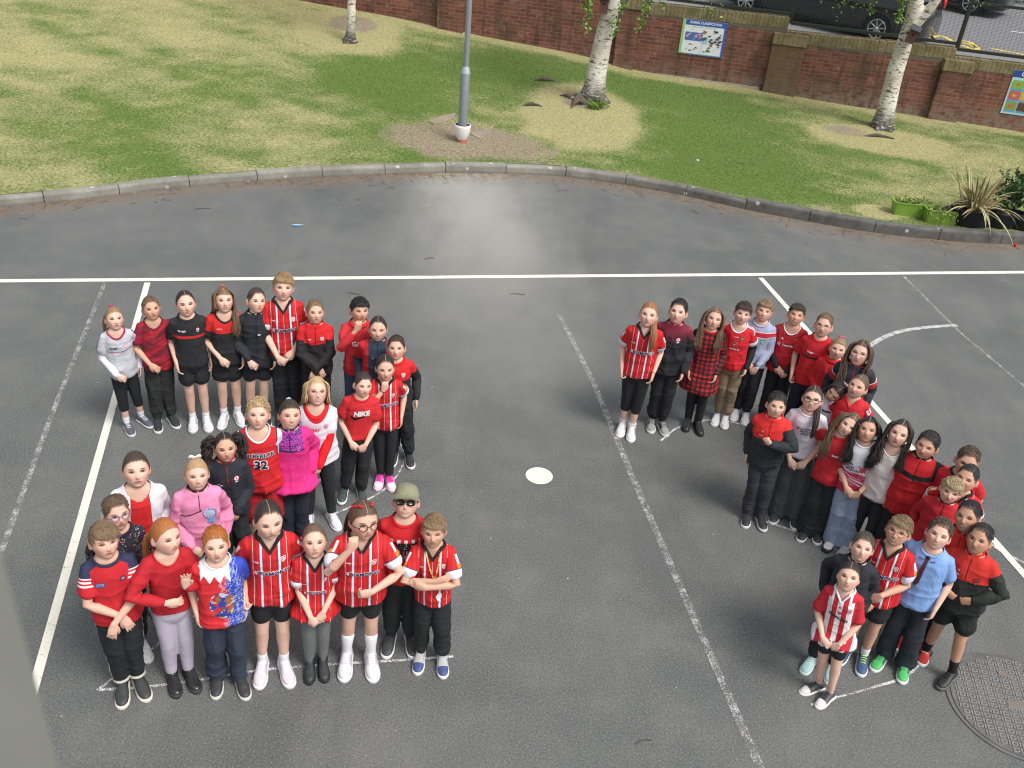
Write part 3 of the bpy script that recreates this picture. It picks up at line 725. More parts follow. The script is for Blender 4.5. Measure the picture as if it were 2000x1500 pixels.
def locks(b, paths, r0, seg=7, flat=.55):
    """paths: list of point arrays; adds tapered tubes. Returns hs coords"""
    HS = []
    for q, (pts, r) in enumerate(paths):
        pts = np.asarray(pts, float); n = len(pts); t = np.linspace(0, 1, n); rr = r * r0 * np.interp(t, [0, .12, .7, 1], [.6, 1, .85, .18]); k = b.n
        tube(b, pts, rr, rr * flat, seg, up=(0, -.7, .3)); m = b.n - k; Vv = b.v[-1]
        ang = (np.arange(m) % seg) / seg; HS.append(np.stack([ang + q * 3.7, np.full(m, q * 1.1) + Vv[:, 2] * 2, np.full(m, 1.)], -1))
    return HS
def bez(p, n=14):
    """smooth curve through control points (Catmull-Rom)"""
    p = np.asarray(p, float); p = np.vstack([2 * p[0] - p[1], p, 2 * p[-1] - p[-2]]); out = []; m = len(p) - 3; ts = np.linspace(0, m - 1e-6, n)
    for t in ts:
        i = int(t); u = t - i; a, b_, c, d = p[i:i + 4]; out.append(.5 * (2 * b_ + (c - a) * u + (2 * a - 5 * b_ + 4 * c - d) * u * u + (3 * b_ - a - 3 * c + d) * u ** 3))
    return np.array(out)
def bundle(path, R0, n, rs, wob=.004, rad=None, kink=0):
    path = bez(path, 18); T = norm(np.gradient(path, axis=0)); out = []
    S_ = norm(np.cross(T, np.array([0, -1, .1]))); U = np.cross(S_, T); t = np.linspace(0, 1, len(path))
    prof = np.interp(t, [0, .15, .6, 1], [.35, .9, 1, .45]) if rad is None else np.interp(t, np.linspace(0, 1, len(rad)), rad)
    for q in range(n):
        a = rs.uniform(0, 6.28); r = R0 * math.sqrt(rs.uniform(0, 1)); ph = rs.uniform(0, 6.28)
        off = S_ * (math.cos(a) * r * prof)[:, None] if False else S_ * (np.cos(a) * r * prof)[:, None] + U * (np.sin(a) * r * prof)[:, None]
        off = off + (S_ * (np.sin(t * (5 + kink) + ph) * wob)[:, None] + U * (np.cos(t * (4 + kink) + ph) * wob)[:, None])
        e = rs.uniform(.8, 1.0); k = max(4, int(len(path) * e)); out.append(((path + off)[:k], rs.uniform(.8, 1.25)))
    return out

def make_hair(P, S, i):
    style, c = S['hair'][0], S['hair'][1]; o = S['hair'][2] if len(S['hair']) > 2 else {}
    g = o.get; rs = np.random.RandomState(500 + i); toB = P.toB; hs_ = P.hs; root = P.root
    D, F = sphere_dirs(104, 80); Hb = headfn(D, False); az = np.arctan2(np.abs(D[:, 0]), -D[:, 1])
    girl = style in ('pulled', 'long', 'pigtails', 'pony', 'bun')
    hf = g('front', {'crop': .058, 'fringe': .040, 'curly': .052, 'quiff': .062, 'bowl': .034, 'fade': .060}.get(style, .074))
    topT = g('top', {'crop': .009, 'fringe': .011, 'curly': .013, 'quiff': .011, 'bowl': .011, 'fade': .008}.get(style, .006)); sideT = g('side', {'crop': .0045, 'fringe': .006, 'curly': .006, 'quiff': .003, 'bowl': .009, 'fade': .0028}.get(style, .005))
    if not girl: hf = hf + .006
    if girl: zb = np.interp(az, [0, .5, .95, 1.2, 1.45, 1.65, 2.0, 3.14], [hf, hf - .004, .042, .010, -.004, .012, -.045, -.062])
    else: zb = np.interp(az, [0, .5, .85, 1.1, 1.35, 1.62, 1.95, 3.14], [hf, hf - .002, .034, .012, -.014, .012, -.035, -.052])
    if style == 'bowl': zb = np.interp(az, [0, .6, 1.0, 1.3, 1.6, 2.0, 3.14], [hf, hf - .002, .012, -.004, .004, -.04, -.055])
    jag = .0026 * np.sin(az * 37 + D[:, 0] * 20) + .002 * np.sin(az * 83) + .003 * snoise(D, i + 4, 5, 2)
    m = 1 / (1 + np.exp(-(Hb[:, 2] - zb - jag) / .0034)); tt = np.clip((Hb[:, 2] - .02) / .05, 0, 1); tt = tt * tt * (3 - 2 * tt)
    T = sideT + (topT - sideT) * tt
    if style == 'quiff': T += .012 * g2(D[:, 0], Hb[:, 2], 0, .075, .6, .022) * (D[:, 1] < 0)
    if style == 'fringe' or style == 'bowl': T += .004 * (D[:, 1] < -.3) * np.clip((Hb[:, 2] - .02) / .04, 0, 1)
    if not girl:
        fr = 70 if style != 'curly' else 95; T = T + (topT * .16) * snoise(Hb * [1, 1, 1], i * 7 + 3, fr, 2) * tt + .0012 * snoise(Hb, i + 90, 160, 1)
    else:
        ang = np.arctan2(D[:, 0], np.abs(D[:, 2]) + .15); T = T + .0010 * np.sin(ang * 60 + 3 * np.sin(D[:, 1] * 4)) 
        T = T - .004 * np.exp(-(Hb[:, 0] / .0035) ** 2) * (Hb[:, 1] < .05) * (D[:, 2] > 0) * (0 if g('nopart') else 1)
    V = Hb + norm(Hb / np.array([.0735, .09, .103]) ** 1) * (np.clip(m * 1.25, 0, 1) * T - np.clip(1 - m * 1.6, 0, 1) * .008)[:, None]
    hp = Hb.copy()
    if girl: hsx = np.stack([np.arctan2(D[:, 0], D[:, 2] + .2), D[:, 1], m], -1)
    else: hsx = np.stack([np.arctan2(D[:, 0], -D[:, 1] - .6), D[:, 2], m], -1)
    mat = hair_mat(c, 'curl' if style == 'curly' else ('part' if girl and not g('nopart') else ('fade' if style in ('fade', 'quiff') else 'strand')))
    b = MB(); b.add(toB(V * hs_), F); HS = [hsx]; HP = [hp]
    # short hair tufts
    if not girl:
        nt = g('tufts', {'crop': 520, 'fringe': 620, 'curly': 420, 'quiff': 560, 'bowl': 640, 'fade': 420}[style]); vv = []; ok = np.where((m > .9) & (Hb[:, 2] > .03))[0]
        pick = rs.choice(ok, nt)
        for q in pick:
            p = V[q]; nrm_ = norm(Hb[q] / np.array([.0735, .09, .103])); 
            if style == 'curly': f = rs.normal(size=3)
            elif style in ('quiff', 'fade'): f = np.array([o.get('sw', .4), .55, .5]) + rs.normal(size=3) * .3
            else: f = np.array([g('sw', 0.0) + p[0] * 4, -1, -.1]) + rs.normal(size=3) * .28
            f = f - nrm_ * (f @ nrm_); f = norm(f); L = {'crop': .016, 'fringe': .028, 'curly': .013, 'quiff': .026, 'bowl': .032, 'fade': .013}[style] * rs.uniform(.7, 1.3)
            lift = {'crop': .28, 'fringe': .18, 'curly': .8, 'quiff': .35, 'bowl': .10, 'fade': .22}[style] * rs.uniform(.3, 1.2)
            pts = [p - nrm_ * .004, p + f * L * .4 + nrm_ * lift * L * .45, p + f * L * .8 + nrm_ * lift * L * .4 - np.array([0, 0, L * .08]), p + f * L + nrm_ * lift * L * .15 - np.array([0, 0, L * .2])]
            vv.append((toB(np.array(pts) * hs_), rs.uniform(.7, 1.3)))
        if style in ('fringe', 'bowl'):
            for q in range(64):
                x = -.054 + .108 * q / 63; zt = .072 + rs.uniform(-.006, .006); sw = g('sw', 0)
                drop = g('drop', .034) * rs.uniform(.8, 1.15) * (1 - .25 * (abs(x) / .052) ** 2); y0 = -.066 * math.sqrt(max(0, 1 - (x / .085) ** 2)) - .008
                vv.append((toB(np.array([(x - sw * .012, y0 + .012, zt + .010), (x, y0 - .012, zt - .004), (x + sw * .010, y0 - .021, zt - drop * .6), (x + sw * .020, y0 - .019, zt - drop)]) * hs_), 1.5))
        hh = locks(b, vv, {'crop': .0020, 'fringe': .0024, 'curly': .0042, 'quiff': .0024, 'bowl': .0026, 'fade': .0019}[style] * hs_, 6); HS += hh; HP += [np.full((len(a), 3), .2) for a in hh]
    w = P.w
    if style in ('pulled', 'pony', 'bun', 'pigtails'):   # flyaway wisps
        vv = []
        for q in range(3):
            a = rs.uniform(-1.1, 1.1); d = np.array([math.sin(a), rs.uniform(-.5, .5), math.cos(a)]); d /= np.linalg.norm(d); p = headfn(d[None], False)[0] * 1.085
            vv.append((toB(np.array([p * .97, p + [0, .008, .002], p * 1.015 + [rs.uniform(-.01, .01), .022, 0], p * .98 + [0, .04, -.004]]) * hs_), 1))
        hh = locks(b, vv, .0008, 5); HS += hh; HP += [np.full((len(a), 3), .2) for a in hh]
    if style == 'bun':
        p = toB(np.array([[0, .10, .035]]) * hs_)[0]; vv = []
        for q in range(14):
            a = q * .45; vv.append((np.array([p + .022 * np.array([math.cos(a + t), .3 * math.sin(t * 2), math.sin(a + t)]) for t in np.linspace(0, 3.2, 9)]), 1.2))
        hh = locks(b, vv, .009, 7); HS += hh; HP += [np.full((len(a), 3), .2) for a in hh]
    if style == 'pony':
        side = g('px', 0.0); hgt = g('pz', .03); p0 = toB(np.array([[side * .05, .088, hgt]]) * hs_)[0]
        if g('path'): path = [p0] + [np.array(q) for q in g('path')]
        else:
            ex = p0[0] + side * .05; path = [p0, p0 + [side * .02, .035, .012], np.array([p0[0] + side * .05, p0[1] + .045, p0[2] - .08]), np.array([ex, p0[1] + .03, p0[2] - .20]), np.array([ex, p0[1] + .02, p0[2] - .20 - g('len', .08)])]
        hh = locks(b, bundle(path, g('R', .020), g('n', 30) * 3, rs, .003, kink=g('kink', 0)), .0032, 5); HS += hh; HP += [np.full((len(a), 3), .2) for a in hh]
    if style == 'pigtails':
        for s in (-1, 1):
            p0 = toB(np.array([[s * .066, .03, .045]]) * hs_)[0]; path = [p0, p0 + [s * .035, .0, .008], p0 + [s * .055, -.005, -.06], p0 + [s * .052, -.03, -.13], p0 + [s * .045, -.05, -.19]]
            hh = locks(b, bundle(path, .034, 46, rs, .010, kink=16), .0075, 7); HS += hh; HP += [np.full((len(a), 3), .2) for a in hh]
    if style == 'long':
        vv = []; zend = g('zend', .86); vol = g('vol', 1.0); kink = g('kink', 0); front = g('frontside', (1, 1))
        for s in (-1, 1):
            for q in range(g('n', 26) * 5):
                u = (q + .5) / (g('n', 26) * 5); jit = rs.uniform(-1, 1, 3) * .008; yy = -.058 + .135 * u      # front to back
                xs = .030 + .045 * math.sqrt(max(0, 1 - ((yy - .01) / .1) ** 2))
                a = toB(np.array([[s * .012, -.045 + .1 * u, .103 - .02 * u]]) * hs_)[0]
                m1 = toB(np.array([[s * (xs + .004), -.066 + .145 * u, .055 - .01 * abs(u - .3)]]) * hs_)[0]
                m2 = toB(np.array([[s * (xs + .020 * vol), -.058 + .14 * u, -.015]]) * hs_)[0]
                m3 = toB(np.array([[s * (xs + .022 * vol), -.05 + .135 * u, -.07]]) * hs_)[0]
                fr_ = front[0 if s < 0 else 1]
                if u < .6 and fr_: sh = np.array([s * (.080 + .03 * rs.uniform(-1, 1)), -.080 - .01 * w, 1.01]); e1 = np.array([s * (.085 + .03 * rs.uniform(-1, 1)), -.125 * w, .94]); e2 = np.array([s * (.080 + .035 * rs.uniform(-1, 1)), -.128 * w, zend + rs.uniform(-.035, .045)])
                else: sh = np.array([s * (.09 - .07 * max(0, u - .5)), .085, 1.02]); e1 = np.array([s * (.09 - .07 * (u - .4)), .115, .93]); e2 = np.array([s * (.08 - .06 * (u - .4)), .12, zend])
                pts = bez([a, m1, m2, m3, m3 * .4 + sh * .6, e1, e2], 20); tpar = np.linspace(0, 1, 20)
                pts = pts + np.stack([np.sin(tpar * (6 + kink) + q) * (.004 + .00035 * kink) * tpar, np.cos(tpar * (5 + kink) + q * 2) * .004 * tpar, 0 * tpar], -1)
                vv.append((pts + jit * np.clip(tpar * 2.5, .2, 1.4)[:, None], rs.uniform(.7, 1.3)))
        hh = locks(b, vv, g('lr', .0098) * .46, 5, .7); HS += hh; HP += [np.full((len(a), 3), .2) for a in hh]
    Vv, Ff, Mi = b.arrays()
    ho = mk('hair', Vv, Ff, mat, root, attrs={'hs': np.concatenate(HS), 'hp': np.concatenate(HP)})
    P.hair = ho
    return ho
def hloc(P, p): return P.toB(np.array([p]) * P.hs)[0]

def ex_glasses(P, S, c=(.02, .02, .02), r=.021, thick=.0016):
    b = MB(); T = P.toB; k = P.hs
    for s in (-1, 1):
        th = np.linspace(0, 2 * np.pi, 22); pts = np.stack([s * .031 + r * np.cos(th), np.full(22, -.0945) + np.abs(np.cos(th) * .001), r * .82 * np.sin(th) - .002], -1); tube(b, T(pts * k), thick, None, 6, cap=False)
        tube(b, T(np.array([(s * (.031 + r), -.094, .003), (s * .073, -.075, .004), (s * .079, -.01, .004)]) * k), thick, None, 6)
    tube(b, T(np.array([(-.011, -.096, .002), (0, -.0985, .004), (.011, -.096, .002)]) * k), thick, None, 6)
    b.build('glasses', plain(c, .3), P.root)
def ex_sunglasses(P, S):
    b = MB(); T = P.toB; k = P.hs
    for s in (-1, 1):
        th = np.linspace(0, 2 * np.pi, 20, endpoint=False); x = np.sign(np.cos(th)) * np.abs(np.cos(th)) ** .7 * .026; z = np.sign(np.sin(th)) * np.abs(np.sin(th)) ** .8 * .0175
        f = np.stack([s * .031 + x, -.1 + .010 * (np.abs(s * .031 + x) / .057) ** 2, z - .001], -1); bk = f + [0, .005, 0]
        V = np.vstack([f, bk, f.mean(0) - [0, .002, 0], bk.mean(0)]); j = np.arange(20); b.add(T(V * k), [np.stack([j, (j + 1) % 20, (j + 1) % 20 + 20, j + 20], -1), np.stack([j, (j + 1) % 20, np.full(20, 40)], -1), np.stack([(j + 1) % 20 + 20, j + 20, np.full(20, 41)], -1)])
        tube(b, T(np.array([(s * .055, -.09, .008), (s * .074, -.07, .008), (s * .080, -.005, .005)]) * k), .0028, None, 6)
    tube(b, T(np.array([(-.012, -.1, .008), (.012, -.1, .008)]) * k), .0026, None, 6)
    b.build('sunglasses', plain((.008, .008, .008), .12, spec=.6), P.root)
def ex_cap(P, S, c=(.24, .24, .15)):
    D, F = sphere_dirs(72, 48); H = headfn(D, False); zc = .040 + .004 * D[:, 1]
    V = H * np.array([1.19, 1.16, 1.17]); V[:, 2] = np.where(V[:, 2] > .095, .095 + (V[:, 2] - .095) * .6, V[:, 2]); low = V[:, 2] < zc; V[low, 2] = zc[low]; V[low] = V[low] * [1.0, 1.0, 1] ; 
    V[low, :2] = H[low, :2] / (np.linalg.norm(H[low, :2] / [.078, .095], axis=1)[:, None] + 1e-6) * np.minimum(1.16, np.linalg.norm(H[low, :2] / [.078, .095], axis=1)[:, None] * 1.18)
    V = V + .002 * snoise(V, 5, 60, 2)[:, None] * D
    b = MB(); b.add(P.toB(V * P.hs), F); o = b.build('cap', fabric(('cap',), solid(c)), P.root, attrs=None)
    a = np.linspace(-1.05, 1.05, 18); rows = []
    for q in range(7):
        f = q / 6; rows.append(np.stack([np.sin(a) * (.080 + .004 * f), -.052 - np.cos(a) * .040 - f * .052 * np.cos(a * .95) ** .8 + .01, .046 - f * .018 - .012 * (np.sin(a) ** 2)], -1))
    V = np.array(rows); Vb = V - [0, 0, .004]; n = 18; b = MB(); b.add(P.toB(np.vstack([V.reshape(-1, 3), Vb.reshape(-1, 3)]) * P.hs), [grid_faces(7, n, False)[:, ::-1], grid_faces(7, n, False, 7 * n), np.array([[6 * n + j, 6 * n + j + 1, 13 * n + j + 1, 13 * n + j] for j in range(n - 1)])])
    b.build('peak', fabric(('cap',), solid(c)), o)
def ex_scrunchie(P, S, p, c, r=.016):
    b = MB(); th = np.linspace(0, 2 * np.pi, 40); q = np.array(p); pts = np.stack([r * np.cos(th), 0 * th, r * np.sin(th)], -1) + .003 * np.sin(th * 9)[:, None] * [1, 1, 1]; tube(b, P.toB((pts + q) * P.hs), .007, None, 8, cap=False); b.build('hair_tie', plain(c, .8, bump=.3), P.hair)
def ex_bow(P, S, p, c, s=.03):
    b = MB(); q = np.array(p)
    for k in (-1, 1):
        tube(b, P.toB((np.array([(0, 0, 0), (k * s * .4, -.002, s * .18), (k * s * .8, 0, s * .25), (k * s, .002, 0.05 * s)]) + q) * P.hs), [.004, .010, .013, .008], [.003, .004, .005, .003], 10)
        tube(b, P.toB((np.array([(0, 0, 0), (k * s * .35, .004, -s * .3), (k * s * .6, .006, -s * .55)]) + q) * P.hs), [.003, .006, .007], [.002, .003, .002], 8)
    ball(b, P.toB((q)[None] * P.hs)[0], (.007, .007, .007)); b.build('hair_bow', plain(c, .8, bump=.2), P.hair)
def ex_beads(P, S, c=(.62, .03, .03)):
    rs = P.rs
    for s in (-1, 1):
        b = MB()
        for q in range(16):
            t = q / 15; p = np.array([s * (.024 + .034 * t), -.052 + .075 * t, .098 - .03 * t * t - .004]); p = p * (1.09); pp = hloc(P, p); ball(b, pp + rs.normal(size=3) * .002, (.0058, .0058, .0058), nu=8, nv=6)
        b.build('hair_braid_ribbon', plain(c, .4), P.hair)
def ex_tie(P, S):
    zs = np.linspace(.80, 1.02, 20); cpt = [(.0 + (1.02 - z) * -.12, z) for z in zs]; p = np.array(cpt); wd = np.interp(zs, [.80, .83, 1.0, 1.02], [.012, .036, .020, .024]); nn = np.stack([wd / 2, 0 * wd], -1)
    V = proj(P, np.stack([p - nn, p + nn], 1).reshape(-1, 2), .006); n = 20
    def pat(nn_, t, a): return nn_.mix(nn_.gt(nn_.m('SINE', nn_.mul(nn_.add(t[2], nn_.mul(t[0], .6)), 420)), .55), (.028, .014, .035), (.16, .03, .06))
    mk('tie', V, np.array([[2 * k, 2 * k + 1, 2 * k + 3, 2 * k + 2] for k in range(n - 1)]), fabric(('tie',), pat, .6), P.shirt, attrs={'tc': V, 'ac': V * 0})
    b = MB(); k = proj(P, [(0, 1.022)], .006)[0]; ball(b, k, (.014, .010, .013)); b.build('tie_knot', plain((.03, .015, .04), .6), P.shirt)
    b = MB()
    for s in (-1, 1):
        q = proj(P, [(s * .006, 1.035), (s * .040, 1.05), (s * .050, 1.005), (s * .020, 1.0)], .007); q2 = q + [0, .004, 0]; b.add(np.vstack([q, q2]), [np.array([[0, 1, 2, 3], [7, 6, 5, 4]]), np.array([[0, 4, 5, 1], [1, 5, 6, 2], [2, 6, 7, 3], [3, 7, 4, 0]])])
    b.build('shirt_collar_flap', plain((.22, .38, .72), .8), P.shirt)
def ex_polo(P, S, c=(.8, .78, .8)):
    b = MB()
    for s in (-1, 1):
        q2 = [(s * .004, 1.00), (s * .042, 1.052), (s * .066, 1.03), (s * .052, .985)]; q = proj(P, q2, .006); qq = q + [0, .004, 0]; b.add(np.vstack([q, qq]), [np.array([[0, 1, 2, 3], [7, 6, 5, 4]]), np.array([[0, 4, 5, 1], [1, 5, 6, 2], [2, 6, 7, 3], [3, 7, 4, 0]])])
    b.build('collar_flap', plain(c, .8), P.shirt)
    b = MB()
    for s in (-1, 1):
        for q in range(6):
            t = q / 5; x = s * (.022 + .030 * t); z = 1.0 + .035 * t - .004; V2 = [(x - .003, z - .004), (x + .003, z - .004), (x, z + .006)]; b.add(proj(P, V2, .0085), np.array([[0, 1, 2]]))
    b.build('collar_trim', plain((.5, .02, .03), .8), P.shirt)
def ex_rosette(P, S, x=.062, z=.915):
    p = proj(P, [(x, z)], .012)[0]; b = MB()
    for q in range(24):
        a = q * 2 * math.pi / 24; d = np.array([math.cos(a), 0, math.sin(a)]); t = np.array([-math.sin(a), 0, math.cos(a)]); b.add([p + d * .024 - t * .004 + [0, .002, 0], p + d * .024 + t * .004, p + d * .041 + t * .006 + [0, -.003, 0], p + d * .041 - t * .006 + [0, .002, 0]], np.array([[0, 1, 2, 3]]), q % 2)
    V, F = polyfan(np.array([p + [.027 * math.cos(a), -.004, .027 * math.sin(a)] for a in np.linspace(0, 6.28, 20, endpoint=False)]), p + [0, -.006, 0]); b.add(V, F, 2)
    for k in (-1, 1): b.add([p + [k * .004 - .008, .002, -.03], p + [k * .004 + .008, .002, -.03], p + [k * .012 + .010, .0, -.085], p + [k * .012 - .010, 0, -.08]], np.array([[0, 1, 2, 3]]), 1)
    o = b.build('rosette', [plain((.70, .74, .85), .5), plain((.13, .38, .75), .5), plain((.55, .62, .82), .4)], P.root, smooth=False)
    V, F = text2d('BEST', .013, .0003); V3 = np.array([[p[0] + v[0], p[1] - .0075, p[2] + .006 + v[1]] for v in V]); mk('rosette_lettering', V3, groupf(F), plain((.7, .72, .8), .5), o, smooth=False)
    V, F = text2d('GIRL', .013, .0003); V3 = np.array([[p[0] + v[0], p[1] - .0075, p[2] - .008 + v[1]] for v in V]); mk('rosette_lettering', V3, groupf(F), plain((.7, .72, .8), .5), o, smooth=False)
def ex_lanyard(P, S, c=(.72, .50, .10)):
    for s in (-1, 1):
        pts = [(s * .045 * (1 - t) ** .7 + .012 * t, 1.045 - .20 * t) for t in np.linspace(0, 1, 22)]; stripf(P, pts, .009, c, 'lanyard', .0065, parent=P.root, mat=fabric(('lany',), lambda n, t, a: n.mix(n.gt(n.noise(n.obj(), 60, 1), .52), (.75, .55, .12), (.6, .08, .08)), .5))
    q = [(.024, .70), (.045, .735), (.062, .715), (.060, .685), (.038, .665)]; V, F = polyfan(proj(P, q, .010), proj(P, [(.045, .70)], .012)[0]); o = mk('lanyard_card', V, F, plain((.75, .78, .78), .4), P.root, smooth=False)
def ex_cardigan(P, S, c=(.78, .76, .80)):
    """open cardigan over the top: two front panels and sleeves are the jacket mesh itself"""
    pass
def ex_bracelet(P, S, s=1, c=(.02, .02, .03)):
    a = P.arms[s]; d = norm(a['W'] - a['E']); u = norm(np.cross(d, [0, -1, .3])); v = np.cross(u, d); th = np.linspace(0, 2 * np.pi, 20); b = MB(); tube(b, a['W'] - d * .008 + u * (.021 * np.cos(th))[:, None] + v * (.018 * np.sin(th))[:, None], .003, None, 6, cap=False); b.build('bracelet', plain(c, .5), P.root)
def ex_bands(P, S, c=(.66, .63, .55)):
    for s in (-1, 1):
        A_ = P.legs[s][2]; b = MB(); tube(b, [A_ + [0, 0, .012], A_ + [0, .001, .034]], [.049, .050], None, 22, cap=False); tube(b, [A_ + [0, 0, .034], A_ + [0, .001, .012]], [.045, .045], None, 22, cap=False); b.build('ankle_band', plain(c, .7), P.root)
EXTRA = dict(bands=ex_bands, glasses=ex_glasses, sunglasses=ex_sunglasses, cap=ex_cap, scrunchie=ex_scrunchie, bow=ex_bow, beads=ex_beads, tie=ex_tie, polo=ex_polo, rosette=ex_rosette, lanyard=ex_lanyard, bracelet=ex_bracelet)
# ------------------------------------------------------------------ setting: playground tarmac, kerb, lawn
P2 = lambda px, py, z=0: at(px, py, z)
def vxy(v): return np.array([v.x, v.y])
def tarmac_mat():
    n = N('tarmac', .86, .3); ob = n.obj()
    big = n.noise(ob, .55, 4, .6, .6); mid = n.noise(ob, 2.6, 4, .6); fine = n.noise(ob, 75, 3, .75); grit = n.vor(ob, 120, 'Distance'); gc = n.vor(ob, 120, 'Color')
    c = n.mix(n.step(big, .3, .72), (.096, .101, .101), (.136, .141, .139)); c = n.mix(n.mul(n.step(mid, .42, .75), .35), c, (.19, .19, .178)); st = n.noise(n.scalev(ob, 1.6, .30, 1), .9, 5, .7, .8); c = n.mix(n.mul(n.step(st, .50, .70), .28), c, (.072, .074, .072)); c = n.mix(n.mul(n.step(st, .46, .30), .15), c, (.20, .205, .19))
    c = n.mix(n.mul(n.step(fine, .50, .70), .58), c, (.27, .275, .27)); c = n.mix(n.mul(n.step(fine, .48, .30), .65), c, (.038, .038, .040))
    q = n.new('ShaderNodeSeparateXYZ'); n.t.links.new(ob, q.inputs[0]); X, Y = q.outputs[0], q.outputs[1]
    # paler fan-shaped patch of tarmac below the lamp post, running down from the kerb
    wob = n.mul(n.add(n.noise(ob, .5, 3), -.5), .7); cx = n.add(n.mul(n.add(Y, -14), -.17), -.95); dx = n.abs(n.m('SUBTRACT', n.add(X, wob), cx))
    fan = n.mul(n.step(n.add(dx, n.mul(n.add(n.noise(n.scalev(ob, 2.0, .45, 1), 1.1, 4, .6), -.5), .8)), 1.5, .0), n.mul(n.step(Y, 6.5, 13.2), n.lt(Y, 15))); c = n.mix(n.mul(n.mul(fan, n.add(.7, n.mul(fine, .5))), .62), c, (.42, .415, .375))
    # dust and leaf litter tint along the kerb, lichen-like pale spots
    sp = n.vor(ob, 9, 'Distance'); c = n.mix(n.mul(n.lt(sp, .09), n.mul(n.step(Y, 9, 12), .30)), c, (.34, .34, .33))
    dirt = n.attr('edge')[0]; c = n.mix(n.mul(dirt, n.step(n.noise(ob, 9, 5, .65), .36, .6)), c, (.20, .145, .095))
    n.color(c); n.bump(n.add(n.mul(fine, .6), n.mul(grit, .7)), .55, .006); return n.mat
KERB = [(-420, 445), (0, 405), (170, 390), (340, 368), (600, 348), (800, 340), (900, 338), (1100, 345), (1300, 375), (1500, 418), (1750, 460), (2000, 478), (2350, 476), (2700, 455)]
kp = np.array([vxy(P2(*k)) for k in KERB]); kerb_line = bez(np.hstack([kp, np.zeros((len(kp), 1))]), 260)[:, :2]
def kerb_y(x): return np.interp(x, kerb_line[:, 0], kerb_line[:, 1])
xs = np.linspace(-30, 34, 320); 
# ground sheet, one big grid, tarmac
gx = np.unique(np.concatenate([[-450, -250, -120, 120, 250, 450], np.linspace(-60, 60, 40), np.linspace(-12, 14, 131)])); gy = np.unique(np.concatenate([[-450, -250, -100, 150, 250, 450], np.linspace(-40, 90, 40), np.linspace(3, 15, 81)]))
GX, GY = np.meshgrid(gx, gy); Vg = np.stack([GX.ravel(), GY.ravel(), np.zeros(GX.size)], -1)
dk_ = kerb_y(Vg[:, 0]) - Vg[:, 1]; ed = np.clip(1 - dk_ / .55, 0, 1) * (dk_ > -.3)
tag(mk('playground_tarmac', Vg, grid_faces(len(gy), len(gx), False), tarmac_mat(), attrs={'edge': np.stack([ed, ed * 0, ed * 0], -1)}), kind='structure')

WALL_Y = lambda x: 20.6 - .15 * x
def onwall(px, py, off=0.0):
    v = ray(px, py); t = (20.6 - off) / (v.y + .15 * v.x); return Vector((v.x * t, v.y * t, CAM_H + v.z * t))
def lawn_h(x, y):
    zb = np.interp(x, [-14, -5.2, -1.7, .9, 1.9, 4.4, 7.7, 9.6, 20], [1.0, .73, .52, .34, .22, .14, .04, .02, .02]); d = y - kerb_y(x); q = np.clip(d / np.maximum(WALL_Y(x) - kerb_y(x), 1), 0, 1.1); return .125 + (zb - .125) * q ** 1.3 + .05 * np.exp(-(((x - .95) / .8) ** 2 + ((y - 17.7) / .8) ** 2)) + .03 * np.exp(-(((x + 3.9) / .9) ** 2 + ((y - 20.) / .9) ** 2)) + .012 * np.sin(x * 1.7 + np.sin(y)) * np.clip(d, 0, 1)
def lawn_cover(x, y):
    """0 green .. 1 straw ; 2nd value: bare earth"""
    P = np.stack([x, y, 0 * x], -1); n1 = snoise(P, 3, 1.1, 4); n2 = snoise(P, 8, 5.5, 3); n3 = snoise(P, 21, .35, 2)
    d = y - kerb_y(x)
    dry = .33 + .34 * n1 + .30 * n2 + .25 * n3 + .30 * (1 / (1 + np.exp((x + 3.3) / .8))) - .45 * (1 / (1 + np.exp(-(x - 1.9) / .25))) * np.exp(-((x - 3.3) / 2.4) ** 2) + .10 * (x > 4)
    dry -= .40 * np.exp(-(((x + 3.2) / 1.5) ** 2 + ((y - 17.6) / 1.7) ** 2)) + .25 * np.exp(-(((x + .6) / 2.) ** 2 + ((y - 18.8) / 1.0) ** 2))
    rad = lambda cx, cy, rx, ry, s: 1 / (1 + np.exp((np.sqrt(((x - cx) / rx) ** 2 + ((y - cy) / ry) ** 2) - 1 + .16 * snoise(P, s, 3.5, 3)) * 9))
    ring = np.maximum.reduce([rad(.75, 16.7, 1.10, 1.75, 31), rad(-3.9, 19.9, 1.15, 1.5, 32), rad(6.2, 17.4, 1.45, .95, 33), rad(-1.2, 15.3, .9, .9, 34) * .5, rad(5.15, 13.65, .35, .3, 35)])
    wallb = 1 / (1 + np.exp(-(y - WALL_Y(x) + .50 + .15 * n2) * 9)); kb = np.exp(-(d / .22) ** 2) * (.5 + .8 * n1)
    dry = np.clip(dry, 0, 1); dry = np.maximum(dry, np.clip(ring * 1.05, 0, 1)); dry = np.maximum(dry, np.clip(wallb * .85, 0, 1)); dry = np.clip(np.maximum(dry, kb), 0, 1)
    bare = np.maximum.reduce([rad(-1.0, 14.9, 1.5, .8, 41) * .62, rad(-1.15, 15.35, .55, .5, 46) * .8, rad(-3.9, 20.25, .55, .6, 42) * .7, rad(.85, 17.45, .45, .4, 43) * .8, rad(5.7, 17.7, .5, .35, 44) * .6, np.clip(np.exp(-(d / .18) ** 2) * (.9 + .5 * n2) * (x > -3) , 0, 1), np.clip(np.exp(-(d / .5) ** 2) * (n2 - .1), 0, 1), np.clip((n2 * n1 - .30) * 2, 0, .5)])
    return dry, np.clip(bare, 0, 1)
